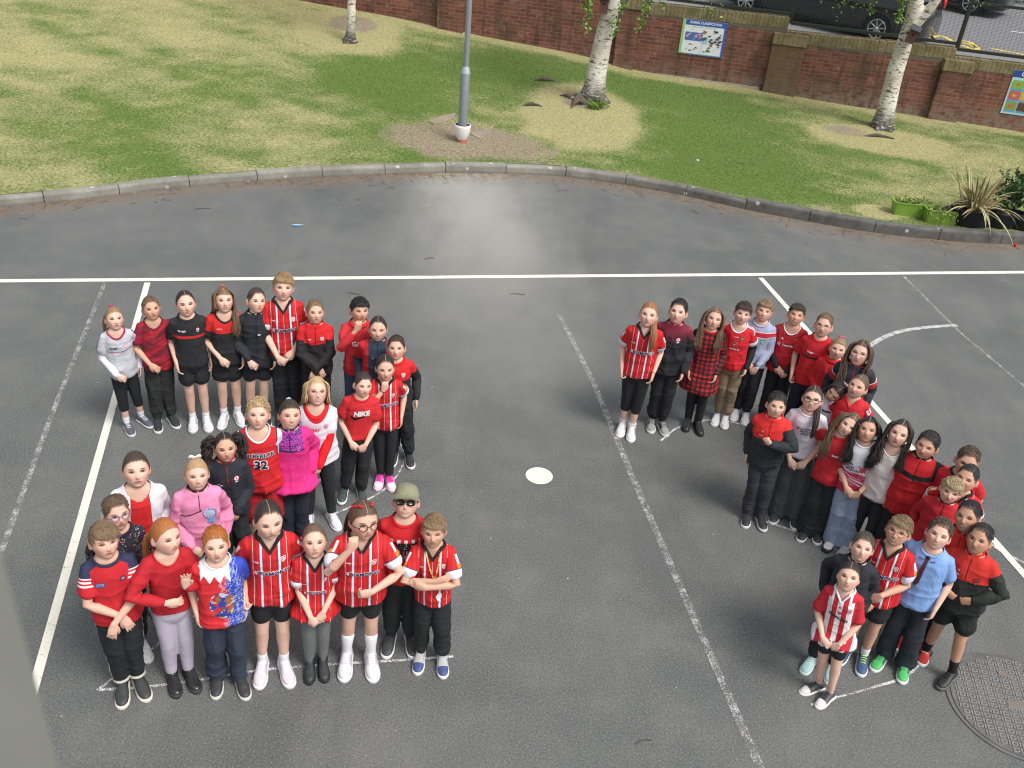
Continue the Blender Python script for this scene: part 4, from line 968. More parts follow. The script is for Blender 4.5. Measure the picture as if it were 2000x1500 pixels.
# lawn grid that follows the kerb
u = np.linspace(-16, 20, 300); v = np.linspace(0, 1, 120); U, Vv_ = np.meshgrid(u, v)
LX = U.ravel(); LY = kerb_y(LX) + .12 + Vv_.ravel() * (WALL_Y(LX) + .08 - kerb_y(LX) - .12); LZ = lawn_h(LX, LY); dr, ba = lawn_cover(LX, LY)
n = N('lawn', .95, .1); ob = n.obj(); a0, a1, a2 = n.attr('cov'); f = n.noise(n.scalev(ob, 1, 1, 1), 26, 5, .7); f2 = n.noise(ob, 5, 4, .6)
green = n.mix(n.step(f, .3, .7), (.075, .130, .030), (.160, .225, .062)); straw = n.mix(n.step(f, .3, .7), (.27, .250, .115), (.46, .430, .225)); earth = n.mix(n.step(f, .3, .7), (.20, .165, .115), (.36, .30, .22))
m_ = n.step(n.add(a0, n.mul(n.add(f, -.5), 1.0)), .15, .85); c = n.mix(m_, green, straw); c = n.mix(n.step(n.add(a1, n.mul(n.add(f2, -.5), .6)), .35, .65), c, earth); n.color(c); n.bump(f, .9, .03)
lawn = tag(mk('lawn', np.stack([LX, LY, LZ], -1), grid_faces(len(v), len(u), False), n.mat, attrs={'cov': np.stack([dr, ba, 0 * dr], -1)}), kind='structure')
# grass blades
rs = np.random.RandomState(5); NB = 190000; bx = rs.uniform(-13, 13, NB); dd_ = rs.uniform(0, 1, NB) ** .9; by_ = kerb_y(bx) + .14 + dd_ * (WALL_Y(bx) - kerb_y(bx) - .16)
ok = by_ < 90; bx, by_ = bx[ok], by_[ok]; dry, bare = lawn_cover(bx, by_); ok = rs.uniform(size=len(bx)) > bare * .93; bx, by_, dry = bx[ok], by_[ok], dry[ok]; NB = len(bx)
hgt = rs.uniform(.010, .028, NB) * (1.15 - .35 * dry); ang = rs.uniform(0, 6.28, NB); wdt = rs.uniform(.0035, .007, NB); lz = lawn_h(bx, by_)
base = np.stack([bx, by_, lz - .003], -1); side = np.stack([np.cos(ang), np.sin(ang), 0 * ang], -1) * wdt[:, None]; tip = base + np.stack([rs.normal(size=NB) * .014, rs.normal(size=NB) * .014, hgt], -1)
Vb = np.stack([base - side, base + side, tip], 1).reshape(-1, 3); cv = np.clip(dry * 1.0 + rs.normal(size=NB) * .16, 0, 1); sh = rs.uniform(0, 1, NB)
n = N('grass_blades', .7, .2); a0, a1, a2 = n.attr('cov'); g1 = n.mix(a1, (.072, .130, .028), (.165, .240, .064)); s1 = n.mix(a1, (.29, .270, .120), (.48, .450, .240)); n.color(n.mix(n.step(a0, .1, .9), g1, s1))
tag(mk('grass', Vb, np.arange(NB * 3).reshape(-1, 3), n.mat, attrs={'cov': np.repeat(np.stack([cv, sh, sh], -1), 3, 0)}, smooth=False), 'short patchy green and straw coloured grass on the bank', None, kind='stuff')

# kerb: individual stones
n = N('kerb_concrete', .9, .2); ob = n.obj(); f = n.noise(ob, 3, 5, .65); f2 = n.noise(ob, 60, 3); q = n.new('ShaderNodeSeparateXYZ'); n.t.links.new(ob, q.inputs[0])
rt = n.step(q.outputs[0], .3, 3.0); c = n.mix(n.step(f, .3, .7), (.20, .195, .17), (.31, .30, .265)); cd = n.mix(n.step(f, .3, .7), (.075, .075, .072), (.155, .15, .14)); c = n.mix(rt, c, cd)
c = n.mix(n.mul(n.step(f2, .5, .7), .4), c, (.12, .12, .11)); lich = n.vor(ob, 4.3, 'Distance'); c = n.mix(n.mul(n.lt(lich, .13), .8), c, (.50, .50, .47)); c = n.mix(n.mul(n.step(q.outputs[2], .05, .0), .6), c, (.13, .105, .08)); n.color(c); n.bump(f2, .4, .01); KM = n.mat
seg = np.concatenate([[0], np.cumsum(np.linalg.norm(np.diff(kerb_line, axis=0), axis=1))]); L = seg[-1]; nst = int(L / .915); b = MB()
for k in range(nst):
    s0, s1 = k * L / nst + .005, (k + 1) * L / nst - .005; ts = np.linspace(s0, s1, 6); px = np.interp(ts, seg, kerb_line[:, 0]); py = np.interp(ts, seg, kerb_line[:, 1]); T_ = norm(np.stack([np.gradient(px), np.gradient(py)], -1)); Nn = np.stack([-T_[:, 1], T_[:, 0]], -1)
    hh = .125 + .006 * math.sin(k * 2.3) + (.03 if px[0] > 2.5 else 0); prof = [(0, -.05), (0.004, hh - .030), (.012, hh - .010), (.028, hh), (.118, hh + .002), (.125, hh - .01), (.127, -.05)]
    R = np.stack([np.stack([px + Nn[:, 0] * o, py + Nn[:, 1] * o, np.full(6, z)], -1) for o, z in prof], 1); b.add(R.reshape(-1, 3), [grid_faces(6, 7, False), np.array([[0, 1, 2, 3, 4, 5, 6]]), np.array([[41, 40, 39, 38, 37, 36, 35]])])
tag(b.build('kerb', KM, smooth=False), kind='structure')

# leaf and twig litter in the gutter
rs = np.random.RandomState(9); b = MB()
for k in range(2600):
    s_ = rs.uniform(0, L); x = np.interp(s_, seg, kerb_line[:, 0]); y = np.interp(s_, seg, kerb_line[:, 1]); 
    if not -8 < x < 9: continue
    dens = .35 + .65 * (snoise(np.array([[x, y, 0]]), 77, 1.6, 2)[0] > -.1)
    if rs.uniform() > dens: continue
    off = abs(rs.normal()) * .13 + .01; a = rs.uniform(0, 3.14); l = rs.uniform(.006, .02); w_ = rs.uniform(.003, .008); c_, s2 = math.cos(a), math.sin(a); z = .004 + rs.uniform(0, .010)
    b.add([(x + c_ * l, y - off + s2 * l, z), (x - s2 * w_, y - off + c_ * w_, z + rs.uniform(0, .008)), (x - c_ * l, y - off - s2 * l, z), (x + s2 * w_, y - off - c_ * w_, z + .002)], np.array([[0, 1, 2, 3]]), rs.randint(3))
for k in range(90):
    x = rs.uniform(-6.5, 8); y = kerb_y(x) - abs(rs.normal()) * .35 - .02; a = rs.uniform(0, 6.28); l = rs.uniform(.04, .14); p0 = np.array([x, y, .006]); d = np.array([math.cos(a), math.sin(a), 0]); tube(b, bez([p0, p0 + d * l * .5 + [0, .01, .004], p0 + d * l + [.01, -.01, 0]], 5), .0022, None, 5, mi=2)
tag(b.build('leaf_litter', [plain((.20, .10, .045), .9), plain((.30, .19, .09), .9), plain((.09, .055, .035), .9)], smooth=False), 'brown dead leaves and twigs lying in the gutter along the kerb', None, kind='stuff')
# scattered pale grit / bird droppings on the tarmac
b = MB()
for k in range(150):
    x, y = rs.uniform(-6, 7), rs.uniform(3.4, 13.5)
    if y > kerb_y(x) - .1: continue
    r = rs.uniform(.003, .010) * rs.uniform(.6, 1); th = np.linspace(0, 6.28, 7, endpoint=False); V, F = polyfan(np.stack([x + r * np.cos(th) * rs.uniform(.5, 1, 7), y + r * np.sin(th) * rs.uniform(.5, 1, 7), np.full(7, .002)], -1), np.array([x, y, .005])); b.add(V, F, rs.randint(2))
tag(b.build('tarmac_grit', [plain((.6, .6, .57), .8), plain((.38, .36, .33), .8)], smooth=False), 'tiny pale stones and droppings scattered over the tarmac', None, kind='stuff')

# ------------------------------------------------------------------ painted and chalked lines
def worn(c, lo, hi, scale=70, key=None, rough=.8):
    n = N('worn_paint', rough, .25); ob = n.obj(); f = n.add(n.mul(n.noise(ob, scale, 4, .7), .75), n.mul(n.noise(ob, scale * .12, 3), .35)); tr = n.new('ShaderNodeBsdfTransparent'); mxs = n.new('ShaderNodeMixShader'); out = n.t.nodes['Material Output']
    n.color(n.mix(n.noise(ob, 6, 3), tuple(v * .88 for v in c), c)); n.put(mxs.inputs[0], n.step(f, lo, hi)); n.t.links.new(tr.outputs[0], mxs.inputs[1]); n.t.links.new(n.p.outputs[0], mxs.inputs[2]); n.t.links.new(mxs.outputs[0], out.inputs[0]); return n.mat
def line_mesh(name, pts, wd, mat, z=.004, jit=0, closed=False, n=None, seed=1):
    p = np.asarray(pts, float)[:, :2]; d = np.concatenate([[0], np.cumsum(np.linalg.norm(np.diff(p, axis=0), axis=1))]); m = n or max(2, int(d[-1] / .05)); t = np.linspace(0, d[-1], m); q = np.stack([np.interp(t, d, p[:, 0]), np.interp(t, d, p[:, 1])], -1)
    if jit: q = q + jit * np.stack([snoise(np.stack([t, t * 0, t * 0], -1), seed, 9, 2), snoise(np.stack([t, t * 0, t * 0], -1), seed + 5, 9, 2)], -1)
    T_ = norm(np.gradient(q, axis=0)); Nn = np.stack([-T_[:, 1], T_[:, 0]], -1); W = wd * (1 + (.3 * snoise(np.stack([t, t * 0, t * 0], -1), seed + 3, 20, 2) if jit else 0 * t)) / 2
    V = np.stack([np.stack([q[:, 0] + Nn[:, 0] * W * s, q[:, 1] + Nn[:, 1] * W * s, np.full(m, z)], -1) for s in (-1, 1)], 1).reshape(-1, 3)
    return mk(name, V, np.array([[2 * k, 2 * k + 1, 2 * k + 3, 2 * k + 2] for k in range(m - 1)]), mat, smooth=False)
PW = worn((.76, .74, .65), .33, .50, 60); FD = worn((.46, .46, .44), .50, .66, 110); CH = worn((.74, .74, .72), .48, .62, 120)
A, B = vxy(P2(0, 549)), vxy(P2(2000, 532)); dAB = (B - A) / np.linalg.norm(B - A)
tag(line_mesh('painted_line', [A - dAB * 8, B + dAB * 6], .078, PW), 'long solid white line painted straight across the tarmac', 'painted line')
C0, C1 = vxy(P2(289, 549)), vxy(P2(70, 1330)); dC = (C1 - C0) / np.linalg.norm(C1 - C0); s0 = C0 + dC * .045
tag(line_mesh('painted_line', [s0, C1 + dC * 2], .064, PW), 'solid white line running down the left side past the standing children', 'painted line')
D0, D1 = vxy(P2(1483, 540)), vxy(P2(2000, 1122)); dD = (D1 - D0) / np.linalg.norm(D1 - D0)
tag(line_mesh('painted_line', [D0 + dD * .045, D1 + dD * 4], .066, PW), 'solid white line passing behind the right group of children', 'painted line')
for k_, (pp, lb) in enumerate([([(1092, 615), (1110, 650), (1160, 750), (1230, 920), (1330, 1150), (1490, 1512), (1560, 1660)], 'faded speckled white line between the two groups of children'), ([(205, 553), (105, 800), (5, 1072), (-60, 1240)], 'faded speckled white line at the far left edge'), ([(1765, 540), (1870, 645), (2000, 755), (2100, 850)], 'faded pale line slanting down at the far right')]):
    tag(line_mesh('faded_line', [vxy(P2(*q)) for q in pp], (.058, .045, .036)[k_], FD, z=.0045 if k_ != 2 else .0042), lb, 'faded line')
FD2 = worn((.55, .55, .53), .42, .58, 110)
tag(line_mesh('faded_arc', bez([list(vxy(P2(*q))) + [0] for q in ((1640, 770), (1660, 715), (1700, 675), (1750, 650), (1810, 640), (1869, 636))], 30), (.060), FD2, z=.0052), 'faded pale arc curving behind the girl in navy and red jacket', 'faded line')
tag(line_mesh('chalk_arc', [vxy(P2(*q)) for q in ((1900, 1040), (1960, 1080), (2010, 1105), (2080, 1140))], .03, CH, z=.0056, jit=.004), 'thin chalk line near the right edge beyond the white line', 'chalk line')
b = MB(); th = np.linspace(0, 2 * np.pi, 48, endpoint=False); c0 = vxy(P2(1053, 930)); V, F = polyfan(np.stack([c0[0] + .118 * np.cos(th), c0[1] + .118 * np.sin(th), np.full(48, .006)], -1), np.array([c0[0], c0[1], .006])); b.add(V, F)
tag(b.build('painted_spot', worn((.80, .77, .64), .16, .26, 60)), 'round cream painted spot between the two groups', 'painted spot')
chalks = [([(192, 1350), (248, 1305), (325, 1248), (380, 1205), (440, 1150), (520, 1060), (600, 975), (640, 900), (600, 850), (545, 835), (500, 838), (440, 872)], 'chalked edge of the left number running under the children'),
 ([(192, 1350), (300, 1341), (480, 1315), (620, 1300), (760, 1292), (885, 1283)], 'chalk line along the foot of the left number, under the front row'),
 ([(640, 1010), (700, 985), (745, 962), (775, 930), (792, 895), (785, 868)], 'curved chalk line beside the pink trainers'),
 ([(1290, 862), (1320, 838), (1355, 826), (1400, 822), (1460, 832), (1500, 842)], 'curved chalk line at the feet of the right back row'),
 ([(1490, 1018), (1540, 1035), (1600, 1062), (1660, 1085), (1700, 1110)], 'chalk line at the feet of the girls in wide trousers'),
 ([(1585, 1378), (1640, 1362), (1700, 1345), (1760, 1325), (1800, 1295), (1815, 1262), (1822, 1210)], 'chalk line beside the girl in canvas shoes')]
for k_, (pp, lb) in enumerate(chalks):
    q = bez([list(vxy(P2(*w_))) + [0] for w_ in pp], 60); tag(line_mesh('chalk_line', q, .019, CH, z=.0065, jit=.006, seed=k_ * 11), lb, 'chalk line')
# manhole cover with rows of raised letters
mh = empty('manhole_cover', (3.66, 4.60, 0)); tag(mh, 'round rusty iron manhole cover with raised D I lettering in the tarmac', 'manhole cover')
n = N('cast_iron', .6, .4); ob = n.obj(); n.color(n.mix(n.step(n.noise(ob, 5, 4), .35, .65), (.12, .12, .12), (.17, .16, .15))); n.bump(n.noise(ob, 80, 3), .4, .005); n.p.inputs['Metallic'].default_value = .25; IM = n.mat
b = MB(); th = np.linspace(0, 2 * np.pi, 96, endpoint=False); cs, sn = np.cos(th), np.sin(th); R = np.stack([np.stack([r * cs, r * sn, np.full(96, z)], -1) for r, z in ((.47, .001), (.47, .008), (.452, .010), (.448, .003), (.440, .003), (.436, .010), (.30, .011), (.0001, .011))]).reshape(-1, 3); b.add(R, grid_faces(8, 96)); b.build('cover_plate', IM, mh, smooth=False)
b = MB(); VD, FD_ = text2d('D', .062, .0022); VI, FI = text2d('I', .062, .0022); a_ = R_(-8); ca, sa = math.cos(a_), math.sin(a_)
for r in range(-8, 9):
    for k in range(-14, 15):
        x, y = k * .033, r * .050
        if math.hypot(x, y) > .415 or (abs(x + .0) < .075 and abs(y) < .045): continue
        Vt, Ft = (VD, FD_) if k % 2 else (VI, FI); X = Vt[:, 0] + x; Y = Vt[:, 1] * .72 + y; top_ = np.stack([X * ca - Y * sa, X * sa + Y * ca, np.full(len(X), .0155)], -1); bot = top_ - [0, 0, .006]
        b.add(top_, groupf(Ft))
        # side walls from boundary edges
        ec = {}
        for f in Ft:
            for q in range(len(f)): e = (f[q], f[(q + 1) % len(f)]); ec[tuple(sorted(e))] = ec.get(tuple(sorted(e)), 0) + 1
        es = np.array([e for e, c_ in ec.items() if c_ == 1]); nT = len(X); b.add(np.vstack([top_, bot]), np.stack([es[:, 0], es[:, 1], es[:, 1] + nT, es[:, 0] + nT], -1))
bb_ = b.build('raised_lettering', plain((.235, .23, .225), .6, metal=.2, bump=.2), mh, smooth=False)
b = MB(); box(b, (0, 0, .012), (.13, .07, .004)); box(b, (.0, .27, .0165), (.06, .035, .004)); box(b, (.0, -.27, .0165), (.06, .035, .004)); b.build('cover_inset', plain((.20, .17, .145), .6, metal=.2, bump=.3), mh, smooth=False)
# ------------------------------------------------------------------ brick wall with piers, coping and railing
def on_lawn(px, py):
    z = .15
    for _ in range(5): p = at(px, py, z); z = float(lawn_h(np.array([p.x]), np.array([p.y]))[0])
    return Vector((p.x, p.y, z))
def brick_mat(kind='red'):
    n = N('brick_' + kind, .9, .15); ob = n.obj(); q = n.new('ShaderNodeSeparateXYZ'); n.t.links.new(ob, q.inputs[0]); uv = n.vec(n.add(q.outputs[0], q.outputs[1]) if kind == 'side' else q.outputs[0], q.outputs[2], 0.0)
    br = n.new('ShaderNodeTexBrick'); n.put(br.inputs['Vector'], uv); br.inputs['Scale'].default_value = 1; br.inputs['Brick Width'].default_value = .225; br.inputs['Row Height'].default_value = .075; br.inputs['Mortar Size'].default_value = .006; br.inputs['Mortar Smooth'].default_value = .3
    br.inputs['Color1'].default_value = (.165, .058, .042, 1); br.inputs['Color2'].default_value = (.27, .108, .070, 1); br.inputs['Mortar'].default_value = (.22, .19, .155, 1); br.inputs['Bias'].default_value = -.2
    c = br.outputs['Color']; f = n.noise(ob, 1.6, 4, .6); f2 = n.noise(ob, 9, 4, .7); f3 = n.noise(n.scalev(ob, 3, 1, .35), 2.2, 3)
    c = n.mix(n.mul(n.step(f, .42, .66), .55), c, (.085, .060, .045)); c = n.mix(n.mul(n.step(f2, .54, .72), .45), c, (.30, .25, .20)); c = n.mix(n.mul(n.step(f3, .5, .66), .5), c, (.055, .045, .032))
    low = n.step(q.outputs[2], .55, .12); c = n.mix(n.mul(low, n.step(f2, .38, .6)), c, (.20, .165, .13))
    if kind == 'mossy': c = n.mix(.5, c, (.14, .115, .055))
    n.color(c); n.bump(n.add(n.mul(br.outputs['Fac'], -1), n.mul(f2, .5)), .55, .012); return n.mat
BRK, BRM = brick_mat('red'), brick_mat('mossy')
n = N('coping_brick', .92, .15); ob = n.obj(); f = n.noise(ob, 4, 4, .6); f2 = n.noise(ob, 30, 3); c = n.mix(n.step(f, .35, .65), (.16, .135, .065), (.25, .205, .125)); n.color(n.mix(n.mul(n.step(f2, .5, .7), .5), c, (.08, .085, .035))); n.bump(f2, .4, .01); COP = n.mat
CONC = plain((.36, .33, .28), .9, var=.25, bump=.3)
def wallpt(x, off, z): return (x, WALL_Y(x) - off, z)
def prism_x(b, x0, x1, o0, o1, z0, z1, dz=0.0, mi=0, nseg=1):
    V = []
    for x in (x0, x1):
        for (o, z) in ((o0, z0), (o1, z0), (o1, z1), (o0, z1)): V.append(wallpt(x, o, z + (dz if x == x1 and z == z1 else 0)))
    b.add(V, np.array([[0, 1, 2, 3], [7, 6, 5, 4], [0, 4, 5, 1], [1, 5, 6, 2], [2, 6, 7, 3], [3, 7, 4, 0]])[:, ::-1], mi)
def wall_section(x0, x1, zt0, zt1, label, coping=True):
    root = empty('brick_wall', wallpt((x0 + x1) / 2, 0, 0)); tag(root, label, 'wall', 'sections of the brick boundary wall'); inv = root.location.copy()
    def fix(o): o.location = -inv; return o
    b = MB(); prism_x(b, x0, x1, 0, -.215, -.6, zt0 - .215, zt1 - zt0); fix(b.build('wall_face', BRK, root, smooth=False))
    b = MB(); L = x1 - x0; k = int(L / .078)
    rs = np.random.RandomState(int(abs(x0) * 10))
    for i in range(k):
        a, c = x0 + i * L / k + .004, x0 + (i + 1) * L / k - .004; z = zt0 + (zt1 - zt0) * (i + .5) / k; j = rs.uniform(-.004, .004); prism_x(b, a, c, .006 + j, -.222, z - .2, z + j)
    fix(b.build('coping', COP, root, smooth=False))
    b = MB(); prism_x(b, x0 + .002, x1 - .002, .001, -.217, zt0 - .210, zt0 - .008, zt1 - zt0); fix(b.build('mortar_bed', plain((.13, .12, .095), .95), root, smooth=False))
def pier(x0, x1, zt, label, mat=BRK, low=-.6):
    root = empty('brick_pier', wallpt((x0 + x1) / 2, 0, 0)); tag(root, label, 'pier', 'piers of the brick wall'); inv = root.location.copy()
    b = MB(); prism_x(b, x0, x1, .115, .0, low, zt - .215); o = b.build('pier_shaft', mat, root, smooth=False); o.location = -inv
    b = MB(); k = max(3, int((x1 - x0) / .085))
    for i in range(k): prism_x(b, x0 - .01 + i * (x1 - x0 + .02) / k + .003, x0 - .01 + (i + 1) * (x1 - x0 + .02) / k - .003, .135, .007, zt - .2, zt)
    o = b.build('pier_cap', COP, root, smooth=False); o.location = -inv
    b = MB(); prism_x(b, x0 + .002, x1 - .002, .117, .008, zt - .212, zt - .008); o = b.build('mortar_bed', plain((.13, .12, .095), .95), root, smooth=False); o.location = -inv
XA0, XA1, XB1 = 1.55, 4.70, 7.86
wall_section(-13, -2.3, 2.35, 2.2, 'far left stretch of red brick wall running off the top of the lawn')
wall_section(-2.3, XA0, 1.95, 1.90, 'red brick wall stretch between the lamp post and the middle birch')
wall_section(XA0, XA1, 1.51, 1.58, 'red brick wall stretch carrying the animal poster')
wall_section(XA1, XB1, 1.32, 1.40, 'red brick wall stretch behind the right birch trunk')
wall_section(XB1, 15.0, 1.25, 1.30, 'red brick wall stretch carrying the blue insect poster at the right edge')
pier(-2.27, -1.72, 2.2, 'brighter red brick pier left of the lamp post'); pier(1.42, 1.84, 1.60, 'brick pier right behind the middle birch trunk')
pier(4.46, 5.09, 1.29, 'mossy yellow capped brick pier right of the animal poster', BRM); pier(7.68, 8.22, 1.20, 'brick pier with weathered cap right of the right birch', BRK)
b = MB(); prism_x(b, 2.3, 4.4, .035, .001, -.1, .20); tag(b.build('wall_footing', CONC, smooth=False), 'pale concrete footing strip at the foot of the wall under the animal poster', 'footing')

# railing: posts, rails and wire mesh
RM = plain((.030, .034, .026), .6, metal=.2, bump=.2); WM = plain((.035, .036, .035), .5)
def fence(x0, x1, zb, zt, label):
    root = empty('mesh_fence', wallpt((x0 + x1) / 2, -.10, zb)); tag(root, label, 'fence', 'mesh fence panels on the wall'); inv = root.location.copy()
    def put(bm, nm, m): o = bm.build(nm, m, root, smooth=False); o.location = -inv; return o
    for z, h in ((zb + .07, .055), (zt, .05)): b = MB(); prism_x(b, x0 + .03, x1 - .03, -.075, -.125, z - h / 2, z + h / 2); put(b, 'rail', RM)
    b = MB(); z = zb + .11
    while z < zt - .03: prism_x(b, x0 + .03, x1 - .03, -.0985, -.1015, z, z + .0028); z += .0254
    x = x0 + .06
    while x < x1 - .03: prism_x(b, x, x + .003, -.0985, -.1015, zb + .1, zt - .02); x += .0762
    put(b, 'wire_mesh', WM)
    b = MB(); prism_x(b, x1 - .03, x1 + .03, -.07, -.13, zb - .05, zt + .06); put(b, 'post', RM)
fence(XA0, XA1 + .04, 1.56, 2.55, 'dark mesh fence panel above the animal poster'); fence(XA1 + .04, XB1 + .03, 1.40, 2.38, 'dark mesh fence panel behind the right birch'); fence(XB1 + .03, 11.2, 1.30, 2.22, 'dark mesh fence panel at the right edge above the insect poster')

# posters fixed to the wall
def poster(corners, label, build):
    tl, tr, br_, bl = [onwall(*c) for c in corners]; W_ = ((tr - tl).length + (br_ - bl).length) / 2; H_ = ((tl - bl).length + (tr - br_).length) / 2; c = (tl + tr + br_ + bl) / 4
    root = empty('poster', (c.x, WALL_Y(c.x) - .012, c.z), math.atan(-.15)); tag(root, label, 'poster'); lean = math.atan2(tr.z - tl.z, (tr - tl).xy.length); root.rotation_euler = (0, -lean, math.atan(-.15)); build(root, W_, H_)
def flat(root, polys, name, y0=-.004, dy=.0012):
    b = MB(); ms = []
    for k, (pts, cc) in enumerate(polys): pts = np.array([(x, y0 - dy * k * .15 - (.0015 if k else 0), z) for x, z in pts]); V, F = polyfan(pts, pts.mean(0)); b.add(V, F, k); ms.append(plain(cc, .45, var=.05))
    return b.build(name, ms, root, smooth=False)
def rect(x0, z0, x1, z1): return [(x0, z0), (x1, z0), (x1, z1), (x0, z1)]
def txt(root, s, x, z, size, c, name='lettering', y=-.008, off=.0005, sq=1):
    V, F = text2d(s, size, off); mk(name, np.stack([V[:, 0] * sq + x, np.full(len(V), y), V[:, 1] + z], -1), groupf(F), plain(c, .5, var=.03), root, smooth=False)
def animal(w, h, k, rs): # small generic beast silhouettes
    th = np.linspace(0, 2 * np.pi, 12, endpoint=False); r = 1 + .35 * np.sin(th * (2 + k % 3) + k) + .15 * rs.normal(size=12); return list(zip(r * np.cos(th) * w, r * np.sin(th) * h))
def poster_a(root, W_, H_):
    b = MB(); box(b, (0, 0, 0), (W_, .006, H_)); b.build('board', plain((.74, .77, .80), .4, var=.04), root, smooth=False); w, h = W_ / 2, H_ / 2
    flat(root, [(rect(-w, -h, -w + .05, h), (.30, .52, .22)), (rect(-w + .06, h - .10, w, h), (.04, .12, .42)), (rect(w - .045, -h, w, h - .1), (.06, .13, .45)), (rect(-w + .06, -h + .0, w - .05, -h + .022), (.10, .25, .50)), (rect(-w, -h, -w + .17, -h + .02), (.10, .30, .08)), (rect(-w + .085, -.06, -.015, .10), (.07, .16, .45)), (rect(.01, -.10, .10, .02), (.36, .55, .75)), (rect(-.008, -h + .03, .0, h - .15), (.5, .52, .55))], 'printed_panels')
    txt(root, 'ANIMAL CLASSIFICATION', .02, h - .048, .062, (.72, .74, .76), 'title_lettering', off=.002, sq=.88)
    rs = np.random.RandomState(4); pl = []; cols = [(.06, .05, .05), (.10, .12, .05), (.32, .13, .05), (.03, .03, .03), (.28, .22, .14), (.05, .12, .06), (.14, .10, .22)]
    for k in range(46):
        x = rs.uniform(-w + .10, w - .07); z = rs.uniform(-h + .05, h - .16); s = rs.uniform(.014, .040)
        pl.append(([(x + a, z + c) for a, c in animal(s, s * rs.uniform(.35, .8), k, rs)], (.6, .35, .4) if (x < -.015 and -.06 < z < .1) else cols[k % 7]))
    flat(root, pl, 'animal_pictures', y0=-.0065)
    txt(root, 'Vertebrates have a backbone        Invertebrates have no backbone', .0, h - .125, .018, (.12, .12, .14), off=.0002)
def poster_b(root, W_, H_):
    b = MB(); box(b, (0, 0, 0), (W_, .006, H_)); b.build('board', plain((.40, .62, .66), .4, var=.05), root, smooth=False); w, h = W_ / 2, H_ / 2
    pl = [(rect(-w, h - .13, w, h), (.03, .07, .30))]; cols = [(.22, .30, .08), (.62, .50, .20), (.50, .12, .10), (.10, .07, .05), (.20, .42, .08), (.55, .40, .10)]; rs = np.random.RandomState(8)
    nx = 4; cw = (W_ - .06) / nx
    for r in range(3):
        for k in range(nx):
            x0 = -w + .03 + k * cw; z0 = -h + .045 + r * .205; pl.append((rect(x0 + .008, z0 + .03, x0 + cw - .008, z0 + .19), cols[(r * 2 + k * 3) % 6])); cx, cz = x0 + cw / 2, z0 + .11; pl.append(([(cx + a, cz + c) for a, c in animal(.042, .030, r + k, rs)], cols[(r * 3 + k + 2) % 6])); pl.append((rect(x0 + .008, z0 - .004, x0 + cw - .008, z0 + .022), (.10, .32, .62)))
    flat(root, pl, 'printed_panels'); txt(root, 'Can you find...', 0, h - .065, .115, (.76, .77, .80), 'title_lettering', off=.003)
poster([(1336, 36), (1422, 46), (1409, 112), (1323, 104)], 'white and blue animal chart poster on the brick wall', poster_a)
_tl = onwall(1982, 136); _bl = onwall(1954, 220); _w = .95
root = empty('poster', (_tl.x + _w / 2, WALL_Y(_tl.x + _w / 2) - .012, (_tl.z + _bl.z) / 2), math.atan(-.15)); tag(root, 'light blue insect picture poster at the right edge of the wall', 'poster'); poster_b(root, _w, _tl.z - _bl.z)

# ------------------------------------------------------------------ trees
def on_plane(base, px, py):
    v = ray(px, py); bx = Vector((base.x, base.y)); k = bx.dot(bx) / Vector((v.x, v.y)).dot(bx); return Vector((v.x * k, v.y * k, CAM_H + v.z * k))
n = N('birch_bark', .8, .25); ob = n.obj(); f = n.noise(n.scalev(ob, 1, 1, 5), 4.5, 4, .6); f2 = n.noise(n.scalev(ob, 1, 1, 3.2), 11, 4, .65); f3 = n.noise(ob, 2.5, 3); q = n.attr('tv')
c = n.mix(n.step(f3, .35, .65), (.74, .71, .64), (.52, .47, .40)); c = n.mix(n.mul(n.step(f2, .56, .62), .8), c, (.055, .05, .045)); c = n.mix(n.mul(n.step(f, .60, .66), .9), c, (.045, .042, .035)); c = n.mix(n.mul(n.step(q[0], .55, .05), n.step(f2, .30, .50)), c, (.075, .068, .055)); n.color(c); n.bump(n.add(f, f2), .6, .02); BARK = n.mat
n = N('birch_leaf', .6, .3); ob = n.obj(); f = n.noise(ob, 6, 3); n.color(n.mix(n.step(f, .3, .7), (.085, .17, .025), (.20, .32, .06))); n.p.inputs['Transmission Weight'].default_value = 0; LEAF = n.mat
def leaf_cluster(b, c, r, nl, rs, size=.035, flat_=1.0):
    for k in range(nl):
        d = norm(rs.normal(size=3)) * r * rs.uniform(.2, 1) ** .6 * [1, 1, flat_]; p = c + d; a = norm(rs.normal(size=3) + [0, 0, -.6]); t = norm(np.cross(a, rs.normal(size=3))); s = size * rs.uniform(.6, 1.2)
        b.add([p, p + a * s * .35 + t * s * .32, p + a * s * .75 + t * s * .22, p + a * s * 1.1, p + a * s * .75 - t * s * .22, p + a * s * .35 - t * s * .32], np.array([[0, 1, 2, 3, 4, 5]]))
